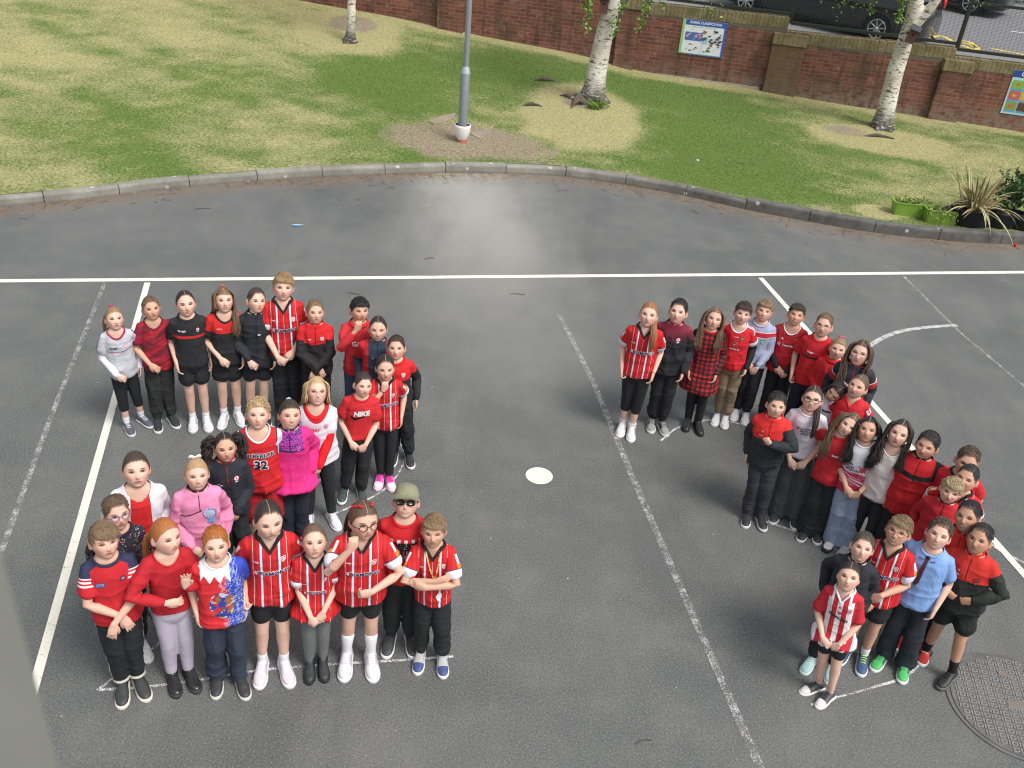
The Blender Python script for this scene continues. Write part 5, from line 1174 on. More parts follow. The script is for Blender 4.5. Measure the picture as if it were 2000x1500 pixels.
def birch(px_path, widths, label, seed, crown_c, crown_r, box_=None, sprays=(), fork=None):
    rs = np.random.RandomState(seed); base = on_lawn(*px_path[0]); pts = [np.array(base)] + [np.array(on_plane(base, *p)) for p in px_path[1:]]
    root = empty('birch_tree', base); tag(root, label, 'tree', 'birch trees on the bank')
    B0 = np.array(base); pts = [p - B0 for p in pts]; d = pts[-1] - pts[-2]; d /= np.linalg.norm(d); top = pts[-1]
    for k in range(1, 6): pts.append(top + d * k * .9 + [rs.normal() * .12, rs.normal() * .12, 0])
    pts = np.array(pts); wd = np.array(list(widths) + list(np.linspace(widths[-1], .03, 6)[1:])); path = bez(pts, 70); t = np.linspace(0, 1, len(pts)); r = np.interp(np.linspace(0, 1, 70), t, wd) / 2
    b = MB(); tube(b, path, r, None, 22)
    if fork: 
        f0 = np.array(on_plane(base, *fork[0])) - B0; f1 = np.array(on_plane(base, *fork[1])) - B0; dd = f1 - f0; fp = bez([f0, f1, f1 + dd * 2 + [0, .2, .3], f1 + dd * 5 + [.1, .5, .8], f1 + dd * 8 + [.1, .5, 2]], 20); tube(b, fp, np.linspace(fork[2] / 2, .02, 20), None, 14)
    for k in range(6):  # root flare
        a = k * 1.047 + rs.uniform(-.3, .3); e = np.array([math.cos(a), math.sin(a) * .8, 0]) * widths[0] * rs.uniform(.75, 1.3); tube(b, bez([[e[0] * .15, e[1] * .15, .16 * widths[0] / .5], e * .45 + [0, 0, .03], e * .72 + [0, 0, -.05]], 8), np.linspace(widths[0] * .20, widths[0] * .08, 8), None, 10)
    V, F = remesh(b, .022, 2); V = V + vnormals(V, F) * (.008 * snoise(V * [1, 1, .7], seed, 9, 3))[:, None]; tv = np.stack([V[:, 2], V[:, 2], V[:, 2]], -1); mk('trunk', V, F, BARK, root, attrs={'tv': tv})
    # limbs and crown above the picture
    lb, cb = MB(), MB(); cc = np.array(crown_c) - B0
    for k in range(26):
        t0 = rs.uniform(.42, .98); p0 = path[int(t0 * 69)]; a = rs.uniform(0, 6.28); L = crown_r * rs.uniform(.5, 1.15) * (1.25 - t0 * .6); e = p0 + np.array([math.cos(a) * L, math.sin(a) * L, rs.uniform(.2, .9)]); m_ = (p0 + e) / 2 + [0, 0, .3]; lp = bez([p0, m_, e, e + [math.cos(a) * .25, math.sin(a) * .25, -.5]], 12); tube(lb, lp, np.linspace(.028, .006, 12), None, 6)
        for j in range(5, 12): leaf_cluster(cb, lp[j] + rs.normal(size=3) * .12, .30, 16, rs, .05)
    for (px0, py0, px1, py1, nn) in sprays:   # hanging twigs seen against the wall
        e0 = np.array(on_plane(base, px0, py0)) - B0 + [0, -.25, 0]; e1 = np.array(on_plane(base, px1, py1)) - B0 + [0, -.3, 0]; m_ = (e0 + e1) / 2 + [.04, 0, .05]; src = path[40]; tw = bez([src, (src + e0) / 2 + [0, 0, .25], e0, m_, e1], 24); tube(lb, tw, np.linspace(.014, .0025, 24), None, 5)
        for j in range(13, 24): leaf_cluster(cb, tw[j], .055, nn, rs, .062)
    lb.build('limbs', BARK, root); cb.build('crown', LEAF, root, smooth=False)
    return root, B0, path
birch([(684, 84), (685, 60), (687, 25), (689, -5)], [.26, .17, .155, .15], 'slim grey birch trunk in the dry ring at the top left', 3, (-3.9, 20, 5), 1.2)
birch([(1157, 196), (1162, 165), (1170, 120), (1182, 62), (1196, 15), (1206, -25)], [.54, .39, .33, .305, .28, .26], 'thick leaning birch with flared roots and leafy twigs in the middle', 5, (1.5, 17.8, 5), 1.4, sprays=[(1150, -20, 1146, 52, 5), (1140, -10, 1143, 40, 4), (1215, -15, 1195, 62, 5), (1225, -5, 1190, 40, 4), (1262, -15, 1246, 52, 5), (1272, -25, 1252, 40, 3), (1235, -25, 1300, 4, 3)])
birch([(1722, 250), (1729, 220), (1741, 170), (1757, 115), (1771, 72), (1786, 25), (1794, -20)], [.46, .335, .31, .29, .27, .28, .26], 'white barked birch trunk at the right in front of the mesh fence', 7, (6.9, 17.4, 5), 1.4, sprays=[(1700, -25, 1692, 18, 4), (1750, -20, 1746, 38, 5), (1757, -25, 1742, 30, 4)], fork=((1790, 45), (1828, 0), .20))
# exposed roots and a weed tuft
b = MB(); rs = np.random.RandomState(12); c0 = on_lawn(1115, 205)
for k in range(6):
    a = rs.uniform(2.4, 4.2); p = np.array(on_lawn(1128, 196)) + [rs.normal() * .12, rs.normal() * .1, .02]; e = p + np.array([math.cos(a), math.sin(a), 0]) * rs.uniform(.15, .36); e[2] = float(lawn_h(e[:1], e[1:2])[0]) - .01; tube(b, bez([p, (p + e) / 2 + [0, 0, rs.uniform(.03, .10)], e], 10), np.linspace(.05, .02, 10), None, 8)
V, F = remesh(b, .014, 2); V += vnormals(V, F) * (.010 * snoise(V, 4, 22, 3))[:, None]; tag(mk('exposed_roots', V, F, plain((.12, .095, .07), .95, var=.3, bump=.6)), 'dark knotted exposed roots left of the middle birch', 'roots')
for (px, py, L, lb) in ((1040, 207, .35, 'short dead root lying in the straw near the lamp post'), (1065, 158, .4, 'dark root stub breaking the grass left of the middle birch'), (1715, 268, .6, 'thin dark root in front of the right birch')):
    p = np.array(on_lawn(px, py)); b = MB(); tube(b, bez([p + [-L / 2, -.05, .0], p + [-.05, .0, .035], p + [L * .2, .03, .02], p + [L / 2, .0, .0]], 14), np.array([.012, .02, .028, .03, .03, .034, .032, .03, .026, .025, .022, .02, .015, .01]), None, 8); V, F = remesh(b, .009, 1); V += vnormals(V, F) * (.006 * snoise(V, 4, 30, 3))[:, None]; tag(mk('tree_root', V, F, plain((.10, .08, .065), .95, var=.3, bump=.6)), lb, 'root')
b = MB(); p = np.array(on_lawn(1165, 212)); rs = np.random.RandomState(3)
for k in range(90): a = rs.uniform(0, 6.28); l = rs.uniform(.08, .2); q0 = p + [rs.normal() * .06, rs.normal() * .04, 0]; d = np.array([math.cos(a) * .6, math.sin(a) * .6, 1]); w_ = np.array([-math.sin(a), math.cos(a), 0]) * .006; b.add([q0 - w_, q0 + w_, q0 + d * l * .6 + w_ * .8, q0 + d * l * [1.4, 1.4, .8], q0 + d * l * .6 - w_ * .8], np.array([[0, 1, 2, 3, 4]]))
tag(b.build('weed_tuft', plain((.17, .27, .06), .7), smooth=False), 'bright green tuft of weeds at the foot of the middle birch', 'plant')
# bird boxes
def bird_box(base_px, px, py, label, rot=0):
    base = on_lawn(*base_px); p = on_plane(base, px, py); v = Vector((p.x, p.y, 0)).normalized(); p = p - v * .20; root = empty('bird_box', p, math.atan2(-p.x, p.y)); root.rotation_euler = (0, R_(rot), math.atan2(-p.x, p.y)); tag(root, label, 'bird box', 'bird boxes on the birches')
    b = MB(); box(b, (0, 0, 0), (.15, .13, .24)); b.build('box_body', plain((.11, .055, .045), .8, var=.3, bump=.3), root, smooth=False)
    b = MB(); box(b, (0, -.01, .135), (.18, .19, .018), Matrix.Rotation(R_(18), 3, 'X')); b.build('roof', plain((.055, .06, .07), .8), root, smooth=False)
    b = MB(); V, F = polyfan(np.array([(.017 * math.cos(a), -.0675, .03 + .017 * math.sin(a)) for a in np.linspace(0, 6.28, 16, endpoint=False)]), (0, -.067, .03)); b.add(V, F); b.build('entrance_hole', plain((.004, .004, .004), .9), root, smooth=False)
bird_box((1157, 196), 1180, 6, 'brown wooden nest box at the top of the middle birch'); bird_box((1722, 250), 1783, 66, 'brown nest box with dark slanted roof strapped to the right birch', 14)

# ------------------------------------------------------------------ lamp post
lp = on_lawn(902, 276); root = empty('lamp_post', lp); tag(root, 'grey galvanised lamp post in a white base sleeve at the kerb', 'lamp post')
zof = lambda px, py: on_plane(lp, px, py).z - lp.z
h1 = zof(902, 243); h2 = zof(908, 143); h3 = zof(908, 129); GAL = plain((.30, .335, .36), .5, metal=.55, var=.12)
b = MB(); tube(b, [(0, 0, -.1), (0, 0, .3), (0, 0, h2)], [.073, .073, .071], None, 28); b.build('lower_shaft', GAL, root)
b = MB(); tube(b, [(0, 0, h2 + .001), (0, 0, h2 + .04), (0, 0, h3)], [.075, .068, .043], None, 28, cap=False); b.build('shoulder', plain((.42, .46, .48), .5, metal=.4), root)
b = MB(); tube(b, [(0, 0, h3), (.0, 0, 3.5), (.0, 0, 6.2)], [.042, .040, .034], None, 24); b.build('upper_shaft', plain((.36, .41, .44), .5, metal=.5), root)
th = np.linspace(0, 2 * np.pi, 40, endpoint=False); R = []
for r, z in ((.045, .0), (.085, .06), (.118, .16), (.128, .24), (.130, h1), (.122, h1 + .004), (.118, h1), (.110, h1 - .06), (.06, h1 - .07)): R.append(np.stack([r * np.cos(th), r * np.sin(th), np.full(40, z)], -1))
b = MB(); b.add(np.array(R).reshape(-1, 3), grid_faces(9, 40)); b.build('base_sleeve', plain((.78, .77, .78), .6, var=.04), root)
b = MB(); V, F = polyfan(np.stack([.1215 * np.cos(th), .1215 * np.sin(th), np.full(40, h1 - .004)], -1), (0, 0, h1 - .004)); b.add(V, F); b.build('sleeve_packing', plain((.07, .035, .03), .9), root)
b = MB(); tube(b, [(0, 0, -.01), (0, 0, .035)], [.10, .075], None, 30, cap=False); b.build('base_ring', plain((.30, .10, .06), .9, var=.25), root)
b = MB(); tube(b, bez([(0, 0, 6.15), (0, -.15, 6.35), (0, -.6, 6.45)], 10), .03, None, 12); tube(b, [(0, -.55, 6.44), (0, -.75, 6.46), (0, -1.05, 6.45)], [.09, .12, .07], [.04, .06, .03], 16, up=(0, 0, 1)); b.build('lamp_head', GAL, root)
n = N('cracked_slab', .95, .1); ob = n.obj(); f = n.noise(ob, 8, 4); n.color(n.mix(f, (.20, .165, .125), (.36, .305, .235))); n.bump(f, .5, .02)
for k, (pp, lb) in enumerate((([(836, 238), (862, 228), (890, 222), (888, 230), (866, 240), (848, 244)], 'broken grey slab in the earth left of the lamp post'), ([(918, 262), (950, 255), (966, 240), (958, 262), (938, 272)], 'broken slab corner in the earth right of the lamp post'))):
    q = np.array([np.array(on_lawn(*w_)) for w_ in pp]); b = MB(); m_ = len(q); V = np.vstack([q + [0, 0, .016 - k * .006], q - [0, 0, .05]]); j = np.arange(m_); b.add(V, [j[None], np.stack([j, (j + 1) % m_, (j + 1) % m_ + m_, j + m_], -1)]); tag(b.build('broken_slab', n.mat, smooth=False), lb, 'slab')

# ------------------------------------------------------------------ planters behind the kerb
soil = plain((.06, .04, .028), .95, var=.4, bump=.6)
kd = lambda x: math.atan2(float(kerb_y(np.array([x + .3]))[0] - kerb_y(np.array([x - .3]))[0]), .6)
def trough(px, py, L, label, seed, yl):
    p = on_lawn(px, py); root = empty('planter_trough', p, kd(p.x)); tag(root, label, 'planter', 'green plastic troughs'); g_ = plain((.20, .35, .055), .45, var=.06)
    w, h, t = .115, .19, .012; rr = [(-t * 0, .80, 0), (0, .80, .004), (0, 1.0, h), (0, 1.06, h), (0, 1.06, h + .018), (0, .96, h + .018), (0, .94, h - .03)]; th = np.linspace(0, 2 * np.pi, 40, endpoint=False); e = 7; q = (np.abs(np.cos(th)) ** e + np.abs(np.sin(th)) ** e) ** (-1 / e)
    R = [np.stack([(L / 2) * (k - (0 if k > .9 else -.10)) * q * np.cos(th), w * k * q * np.sin(th), np.full(40, z)], -1) for _, k, z in rr]; b = MB(); b.add(np.array(R).reshape(-1, 3), grid_faces(len(rr), 40)); b.build('trough_body', g_, root, smooth=False)
    b = MB(); ps = np.stack([(L / 2) * .95 * q * np.cos(th), w * .95 * q * np.sin(th), np.full(40, h - .025)], -1); V, F = polyfan(ps, (0, 0, h - .015)); b.add(V, F); b.build('soil', soil, root)
    rs = np.random.RandomState(seed); b = MB()
    for k in range(60): leaf_cluster(b, np.array([rs.uniform(-L / 2, L / 2) * .95, rs.uniform(-.10, .10) - yl * .05, h + rs.uniform(-.01, .07) - yl * rs.uniform(0, .12)]), .035, 7, rs, .035)
    b.build('foliage', plain((.34, .40, .13) if not yl else (.30, .36, .12), .7, var=.3), root, smooth=False)
trough(1775, 419, .56, 'bright green plastic trough with straggly plants, the left one', 2, 0); trough(1834, 433, .50, 'bright green plastic trough overhung by yellow leaved trailing plants', 6, 1)
def pot(px, py, r, h, label, L=None):
    p = on_lawn(px, py); root = empty('plant_pot', p, kd(p.x)); tag(root, label, 'plant pot'); c = plain((.012, .013, .018), .55); th = np.linspace(0, 2 * np.pi, 36, endpoint=False); L = L or r; R = [np.stack([L * k * np.cos(th), r * k * np.sin(th), np.full(36, z)], -1) for k, z in ((.78, 0), (.82, .01), (1, h), (1.05, h), (1.05, h + .025), (.97, h + .025), (.95, h - .03), (.01, h - .03))]
    b = MB(); b.add(np.array(R).reshape(-1, 3), grid_faces(8, 36)); b.build('pot_body', c, root, smooth=False); b = MB(); V, F = polyfan(np.stack([L * .95 * np.cos(th), r * .95 * np.sin(th), np.full(36, h - .025)], -1), (0, 0, h - .01)); b.add(V, F); b.build('soil', soil, root); return p
pp = pot(1893, 438, .20, .24, 'wide black pot holding the spiky cream striped plant', L=.34); pot(1952, 441, .17, .2, 'black pot under the leafy green shrub', L=.30); pot(2000, 446, .16, .18, 'low black pot at the very right edge', L=.26)
n = N('sword_leaf', .55, .3); a0, a1, a2 = n.attr('lv'); c = n.mix(n.step(n.abs(a0), .35, .6), (.115, .14, .05), (.58, .53, .32)); c = n.mix(n.mul(a2, .6), c, (.30, .15, .05)); n.color(c); SW = n.mat
def sword_plant(p, label):
    rs = np.random.RandomState(17); b = MB(); LV = []
    for k in range(120):
        a = rs.uniform(0, 6.28); L = rs.uniform(.40, .88); el = rs.uniform(.25, 1.3); w_ = rs.uniform(.013, .024); droop = rs.uniform(.15, 1.0) * (1.5 - el); t = np.linspace(0, 1, 10); d = np.array([math.cos(a), math.sin(a), 0]); s_ = np.array([-math.sin(a), math.cos(a), 0])
        P_ = np.array([0, 0, .22]) + np.array([rs.normal() * .06, rs.normal() * .04, 0]) + d * (t * L * math.cos(el))[:, None] + np.array([0, 0, 1]) * (t * L * math.sin(el) - droop * L * t ** 2.4)[:, None]; W = w_ * np.interp(t, [0, .2, .7, 1], [.7, 1, .8, .05])
        V = np.stack([P_ - s_ * W[:, None], P_ + np.array([0, 0, -.004]), P_ + s_ * W[:, None]], 1).reshape(-1, 3); b.add(V, grid_faces(10, 3, False)); r_ = rs.uniform() ** 2; LV.append(np.tile([[-1, 0, r_], [0, 0, r_], [1, 0, r_]], (10, 1)))
    V, F, _ = b.arrays(); root = empty('spiky_plant', (p.x, p.y, p.z)); tag(root, label, 'plant'); mk('sword_leaves', V, F, SW, root, attrs={'lv': np.concatenate(LV)}, smooth=False)
sword_plant(pp, 'large spiky ornamental plant with cream striped sword leaves in the black pot')
sp_ = on_lawn(1958, 432); root = empty('leafy_shrub', sp_); tag(root, 'dark green leafy shrub right of the spiky plant', 'shrub'); b = MB(); rs = np.random.RandomState(4); tb = MB()
for k in range(22):
    a = rs.uniform(0, 6.28); e = np.array([math.cos(a) * rs.uniform(.1, .38), math.sin(a) * .25, rs.uniform(.3, .72)]); t_ = bez([[0, 0, .15], e * [.4, .4, .6] + [0, 0, .1], e], 8); tube(tb, t_, np.linspace(.008, .003, 8), None, 5)
    for j in range(3, 8): leaf_cluster(b, t_[j], .085, 12, rs, .06)
b.build('foliage', plain((.055, .11, .035), .6, var=.35), root, smooth=False); tb.build('stems', plain((.10, .08, .04), .8), root)
tp = Vector(sp_) + Vector((.08, -.28, .50)); b = MB(); box(b, (0, 0, 0), (.075, .003, .10), Matrix.Rotation(R_(20), 3, 'Y')); o = b.build('plant_tag', plain((.76, .77, .80), .5), smooth=False); o.location = tp; tag(o, 'white plastic plant tag stuck in the shrub', 'plant tag')
# litter
def litter(px, py, c, s, label, lawn_=False):
    p = on_lawn(px, py) if lawn_ else at(px, py, .004); rs = np.random.RandomState(int(px)); D, F = sphere_dirs(12, 8); b = MB(); b.add(D * np.array(s) * (1 + .35 * snoise(D, int(px), 3, 2))[:, None] + [0, 0, s[2] * .8], F); o = b.build('litter', plain(c, .5), smooth=False); o.location = p; o.rotation_euler = (0, 0, rs.uniform(0, 3)); tag(o, label, 'litter')
litter(581, 441, (.25, .45, .62), (.075, .02, .012), 'pale blue scrap lying on the tarmac at the upper left'); litter(1285, 371, (.02, .08, .40), (.022, .022, .02), 'small blue cap in the gutter'); litter(1982, 481, (.6, .03, .03), (.03, .02, .02), 'small red scrap in the gutter at the right edge'); litter(1363, 314, (.72, .72, .74), (.03, .022, .012), 'white paper scrap on the green grass', True); litter(1592, 1298, (.6, .6, .6), (.006, .006, .004), 'tiny pale stone near the front girl') if False else None
for q_, (px, py, a, L) in enumerate(((1010, 575, .1, .16), (690, 574, 3, .17), (1255, 1449, .4, .10), (838, 505, .6, .12), (395, 408, .3, .2))):
    p = np.array(at(px, py, .004)); d = np.array([math.cos(a), math.sin(a), 0]); b = MB(); tube(b, bez([p - d * L / 2, p + [0, .01, .006], p + d * L / 2 + [.01, .0, 0]], 7), .0035, None, 6); tag(b.build('twig', plain((.10, .07, .05), .9)), ['thin twig on the tarmac right of centre', 'thin dark twig above the black haired boy', 'thin pale twig near the bottom edge', 'thin twig below the pale patch', 'thin twig near the left kerb'][q_], 'twig')

# ------------------------------------------------------------------ road and parked cars beyond the wall
RZ = .30
n = N('road_asphalt', .9, .2); ob = n.obj(); f = n.noise(ob, 40, 3); n.color(n.mix(f, (.15, .15, .16), (.24, .24, .245))); ROADM = n.mat
b = MB(); V = [(-60, WALL_Y(-60) + .22, RZ), (60, WALL_Y(60) + .22, RZ), (60, 100, RZ), (-60, 100, RZ)]; b.add(V, np.array([[0, 1, 2, 3]])); tag(b.build('road', ROADM, smooth=False), kind='structure')
rd = np.array([.872, -.49]); rn = np.array([.49, .872])
YP = worn((.70, .55, .12), .25, .38, 40)
def rp(px, py, z=RZ): return vxy(at(px, py, z))
tag(line_mesh('road_line', [rp(1936, 95), rp(1936, 95) + (rp(2000, 107) - rp(1936, 95)) * 3], .12, YP, z=RZ + .005), 'yellow line on the road beyond the fence', 'road marking')
tag(line_mesh('road_line', [rp(1974, 61), rp(2030, 69)], .09, worn((.7, .7, .7), .2, .3, 40), z=RZ + .005), 'short white dash on the road beyond the fence', 'road marking')
def arcp(pts): return bez([list(rp(*q)) + [0] for q in pts], 24)
root = empty('road_lettering', (0, 0, 0)); tag(root, 'yellow painted letters A C O partly seen on the road beyond the fence', 'road marking'); root.location = (rp(1850, 80)[0], rp(1850, 80)[1], RZ)
for k, pts in enumerate(([(1794, 71), (1812, 68), (1830, 80)], [(1797, 66), (1806, 65), (1832, 82)], [(1822, 72), (1840, 71), (1855, 78), (1866, 86)], [(1835, 80), (1838, 81), (1842, 83)], [(1868, 78), (1892, 82), (1900, 87), (1910, 96), (1895, 95), (1880, 89)], [(1880, 84), (1894, 87), (1905, 93)])): o = line_mesh('letter', arcp(pts), .13, YP, z=RZ + .005); o.parent = root; o.matrix_parent_inverse = Matrix.Translation(-root.location)
def make_car(pos, ang, label, paint, L=4.4, W=1.8, H=1.55, wb=2.7, rear_red=True):
    root = empty('parked_car', (pos[0], pos[1], RZ), ang); tag(root, label, 'car', 'cars parked on the road beyond the fence'); pm = N('car_paint', .22, .5); pm.color(paint); pm.p.inputs['Coat Weight'].default_value = .6
    xs_ = np.linspace(-L / 2, L / 2, 40); u = xs_ / (L / 2); zt = np.interp(u, [-1, -.93, -.6, -.35, .5, .85, .97, 1], [.62, .80, .95, .98, 1.0, 1.0, .85, .6]) * (H * .62); hw = W / 2 * np.interp(np.abs(u), [0, .8, .95, 1], [1, .98, .90, .72]); R = []
    for x, z, a in zip(xs_, zt, hw):
        arch = 0
        for wx in (-wb / 2, wb / 2):
            if abs(x - wx) < .37: arch = max(arch, math.sqrt(.37 ** 2 - (x - wx) ** 2) + .33 - .22)
        zb_ = .22; pr = [(0, zb_), (a * .86, zb_), (a * .93, max(zb_ + .02, .0)), (a * .99, zb_ + .22), (a, z * .72), (a * .97, z * .92), (a * .88, z), (0, z + .02)]; pr = pr + [(-y, zz) for y, zz in pr[-2:0:-1]]; R.append([(x, y, zz) for y, zz in pr])
    R = np.array(R); m_ = R.shape[1]; b = MB(); b.add(R.reshape(-1, 3), [grid_faces(40, m_), np.arange(m_)[None, ::-1], (np.arange(m_) + 39 * m_)[None]]); b.build('body', pm.mat, root)
    R = []
    for x, z, a in [(-L * .24, H * .60, .80), (-L * .12, H * .93, .70), (0, H, .68), (L * .22, H * .99, .67), (L * .38, H * .90, .66), (L * .47, H * .60, .76)]:
        pr = [(W / 2 * a * 1.16, H * .58), (W / 2 * a, z), (-W / 2 * a, z), (-W / 2 * a * 1.16, H * .58)]; R.append([(x, y, zz) for y, zz in pr])
    b = MB(); b.add(np.array(R).reshape(-1, 3), [grid_faces(6, 4)]); gl = plain((.012, .014, .018), .06, spec=.6); b.build('cabin_glass', gl, root, smooth=False)
    b = MB(); b.add([(x, s * W / 2 * .68, H + .003) for x in (-L * .10, L * .36) for s in (-1, 1)], np.array([[0, 2, 3, 1]])); 
    for s in (-1, 1):
        for x in (-.15, .16, .40): tube(b, [(L * x, s * W * .455, H * .6), (L * x * .92, s * W * .345, H * .99)], .03, None, 6)
    b.build('roof_and_pillars', pm.mat, root)
    for wx in (-wb / 2, wb / 2):
        for s in (-1, 1):
            wr = MB(); th = np.linspace(0, 2 * np.pi, 36, endpoint=False); wr.add(np.array([np.stack([wx + r * np.cos(th), np.full(36, s * (W / 2 - o)), .33 + r * np.sin(th)], -1) for r, o in ((.001, .22), (.31, .22), (.33, .20), (.33, .02), (.315, .0), (.24, .0), (.235, .03), (.001, .035))]).reshape(-1, 3), grid_faces(8, 36)); wo = wr.build('wheel', plain((.014, .014, .015), .85), root)
            rm = MB(); y = s * (W / 2 - .004); tube(rm, [(wx, y - s * .02, .33), (wx, y, .33)], [.05, .045], None, 16, up=(0, 0, 1), cap=True)
            th = np.linspace(0, 2 * np.pi, 33); tube(rm, np.stack([wx + .215 * np.cos(th), np.full(33, y), .33 + .215 * np.sin(th)], -1), .014, None, 6, cap=False)
            for q in range(8): a = q * math.pi / 4 + .2; tube(rm, [(wx + .04 * math.cos(a), y, .33 + .04 * math.sin(a)), (wx + .21 * math.cos(a), y, .33 + .21 * math.sin(a))], [.024, .017], .008, 6, up=(0, 1, 0))
            rm.build('rim', plain((.42, .43, .45), .35, metal=.6), wo)
            ab = MB(); th = np.linspace(-.15, np.pi + .15, 20); tube(ab, np.stack([wx + .365 * np.cos(th), np.full(20, s * (W / 2 - .012)), .33 + .365 * np.sin(th)], -1), .03, None, 6); ab.build('arch_trim', plain((.01, .01, .011), .8), root)
    for s in (-1, 1):
        tb_ = MB(); ball(tb_, (L / 2 - .06, s * W * .40, H * .52), (.04, .10, .12)); tb_.build('tail_light', plain((.45, .015, .02), .2), root); hb = MB(); ball(hb, (-L / 2 + .12, s * W * .38, H * .42), (.10, .16, .09)); hb.build('headlight', plain((.5, .52, .55), .1), root)
    return root
r0 = rp(1705, 83); r1 = rp(1452, 27); ang = math.atan2(r0[1] - r1[1], r0[0] - r1[0]); dv = np.array([math.cos(ang), math.sin(ang)]); nv = np.array([-dv[1], dv[0]]); mid = (r0 + r1) / 2 + nv * .92
wbb = float(np.linalg.norm(r0 - r1)); make_car(mid, ang, 'large black car parked behind the fence left of the right birch', (.008, .009, .012), L=wbb + 2.0, W=1.9, H=1.75, wb=wbb)
r2 = rp(1884, 31); make_car(r2 - dv * 1.35 + nv * 1.1, ang, 'dark car with silver wheels on the far side of the road', (.010, .011, .016), L=4.4, wb=2.7)
# hedge row behind the road, dark band at the top right
b = MB(); rs = np.random.RandomState(6)
for k in range(420): x = rs.uniform(8, 26); leaf_cluster(b, np.array([x, 34 + rs.uniform(-.6, .6) - (x - 13) * .35, RZ + rs.uniform(.1, 1.3)]), .35, 14, rs, .12)
tag(b.build('hedge', plain((.04, .075, .03), .8, var=.4), smooth=False), 'dark green hedge across the road at the top right corner', 'hedge')

# ------------------------------------------------------------------ window frame the picture was taken past
v = ray(59, 1292); pf = Vector((0, 0, CAM_H)) + v * .55; b = MB(); s = Vector((v.x, v.y, 0)).normalized(); ang = math.atan2(s.y, s.x) - math.pi / 2
box(b, (-.06, .02, 0), (.12, .07, 2.2)); box(b, (-.065, .075, 0), (.09, .04, 2.2)); o = b.build('window_frame', plain((.20, .205, .185), .7, var=.06), smooth=False); o.location = pf + Vector((0, 0, .1)); o.rotation_euler = (0, 0, ang); tag(o, 'blurred grey window frame post at the lower left edge', 'window frame')

# ------------------------------------------------------------------ clothing patterns: n node helper, t torso coords, a sleeve coords
def sl(n, a): return n.gt(a[0], -.5)
def p_dc(n, t, a, base=(.60, .010, .014)):
    ax = n.abs(t[0]); c = n.mix(n.gt(n.m('SINE', n.mul(t[0], 230)), .25), base, tuple(v * .72 for v in base))
    tor = n.lt(a[0], -.5)
    c = n.mix(n.mul(tor, n.mx(n.lt(ax, .0011), n.btw(ax, .0865, .0890))), c, (.75, .55, .55))
    c = n.mix(n.mul(tor, n.btw(ax, .0395, .0555)), c, (.10, .045, .16)); c = n.mix(n.mul(tor, n.btw(ax, .0415, .0530)), c, (.78, .74, .80))
    c = n.mix(n.mul(n.btw(a[0], .12, .52), n.mul(n.btw(a[1], .10, .42), n.gt(a[2], 0))), c, (.78, .75, .8))
    c = n.mix(n.mul(n.btw(a[0], .40, .545), n.mul(n.btw(a[1], -.25, .5), n.gt(a[2], .3))), c, (.75, .22, .03))
    c = n.mix(n.btw(a[0], .56, .9), c, (.76, .75, .82)); c = n.mix(n.btw(a[0], .535, .56), c, (.05, .03, .12))
    return c
def p_wide(n, t, a):
    m = n.gt(n.m('COSINE', n.mul(t[0], 2 * math.pi / .072)), -.05); c = n.mix(m, (.50, .015, .03), (.78, .77, .80))
    c = n.mix(sl(n, a), c, (.50, .015, .03)); return n.mix(n.mul(n.gt(t[2], .995), n.gt(n.abs(t[0]), .07)), c, (.5, .015, .03))
def p_band(top, band, low, z0, z1, slv=None, slz=None):
    def f(n, t, a):
        c = n.mix(n.gt(t[2], z0), low, band); c = n.mix(n.gt(t[2], z1), c, top)
        s_ = slv or top
        cs = n.mix(n.gt(a[0], slz if slz is not None else 9), s_, low); return n.mix(sl(n, a), c, cs)
    return f
def p_split(top, low, z, slz=.35, curve=2.0):
    def f(n, t, a):
        zz = n.m('SUBTRACT', t[2], n.mul(n.mul(t[0], t[0]), curve)); c = n.mix(n.gt(zz, z), low, top); cs = n.mix(n.gt(a[0], slz), top, low); return n.mix(sl(n, a), c, cs)
    return f
def p_grey(n, t, a):
    lz = n.m('SUBTRACT', t[2], n.mul(n.m('MAXIMUM', n.add(t[0], -.02), 0), .35)); m = n.btw(lz, .868, .876); c = n.mix(m, (.50, .51, .56), (.10, .03, .06)); c = n.mix(n.mul(m, n.lt(t[0], .01)), c, (.45, .03, .08)); c = n.mix(sl(n, a), c, (.50, .51, .56))
    return n.mix(n.mul(sl(n, a), n.mul(n.gt(a[2], .45), n.btw(a[1], -.35, .25))), c, (.08, .09, .16))
def p_maroon(n, t, a):
    f = n.noise(n.vec(n.mul(n.add(t[2], n.mul(t[0], -.5)), 14), n.mul(t[0], 2), t[1]), 1.0, 3); c = n.mix(n.step(f, .45, .56), (.14, .006, .02), (.42, .008, .022)); f2 = n.noise(n.obj(), 55, 4)
    c = n.mix(n.mul(n.step(f2, .5, .6), .5), c, (.22, .01, .03)); return n.mix(sl(n, a), c, (.26, .008, .035))
def p_plaid(n, t, a):
    s1 = n.gt(n.m('SINE', n.mul(n.m('SUBTRACT', t[0], 0), 2 * math.pi / .042)), 0); s2 = n.gt(n.m('SINE', n.mul(t[2], 2 * math.pi / .042)), 0)
    s1s = n.gt(n.m('SINE', n.mul(a[0], 2 * math.pi / .2)), 0); s2s = n.gt(n.m('SINE', n.mul(a[1], 4.5)), 0); S1 = n.mix(sl(n, a), s1, s1s); S2 = n.mix(sl(n, a), s2, s2s)
    k = n.add(n.mul(S1, .5), n.mul(S2, .5)); c = n.mix(n.gt(k, .25), (.50, .008, .015), (.13, .006, .010)); return n.mix(n.gt(k, .75), c, (.010, .008, .010))
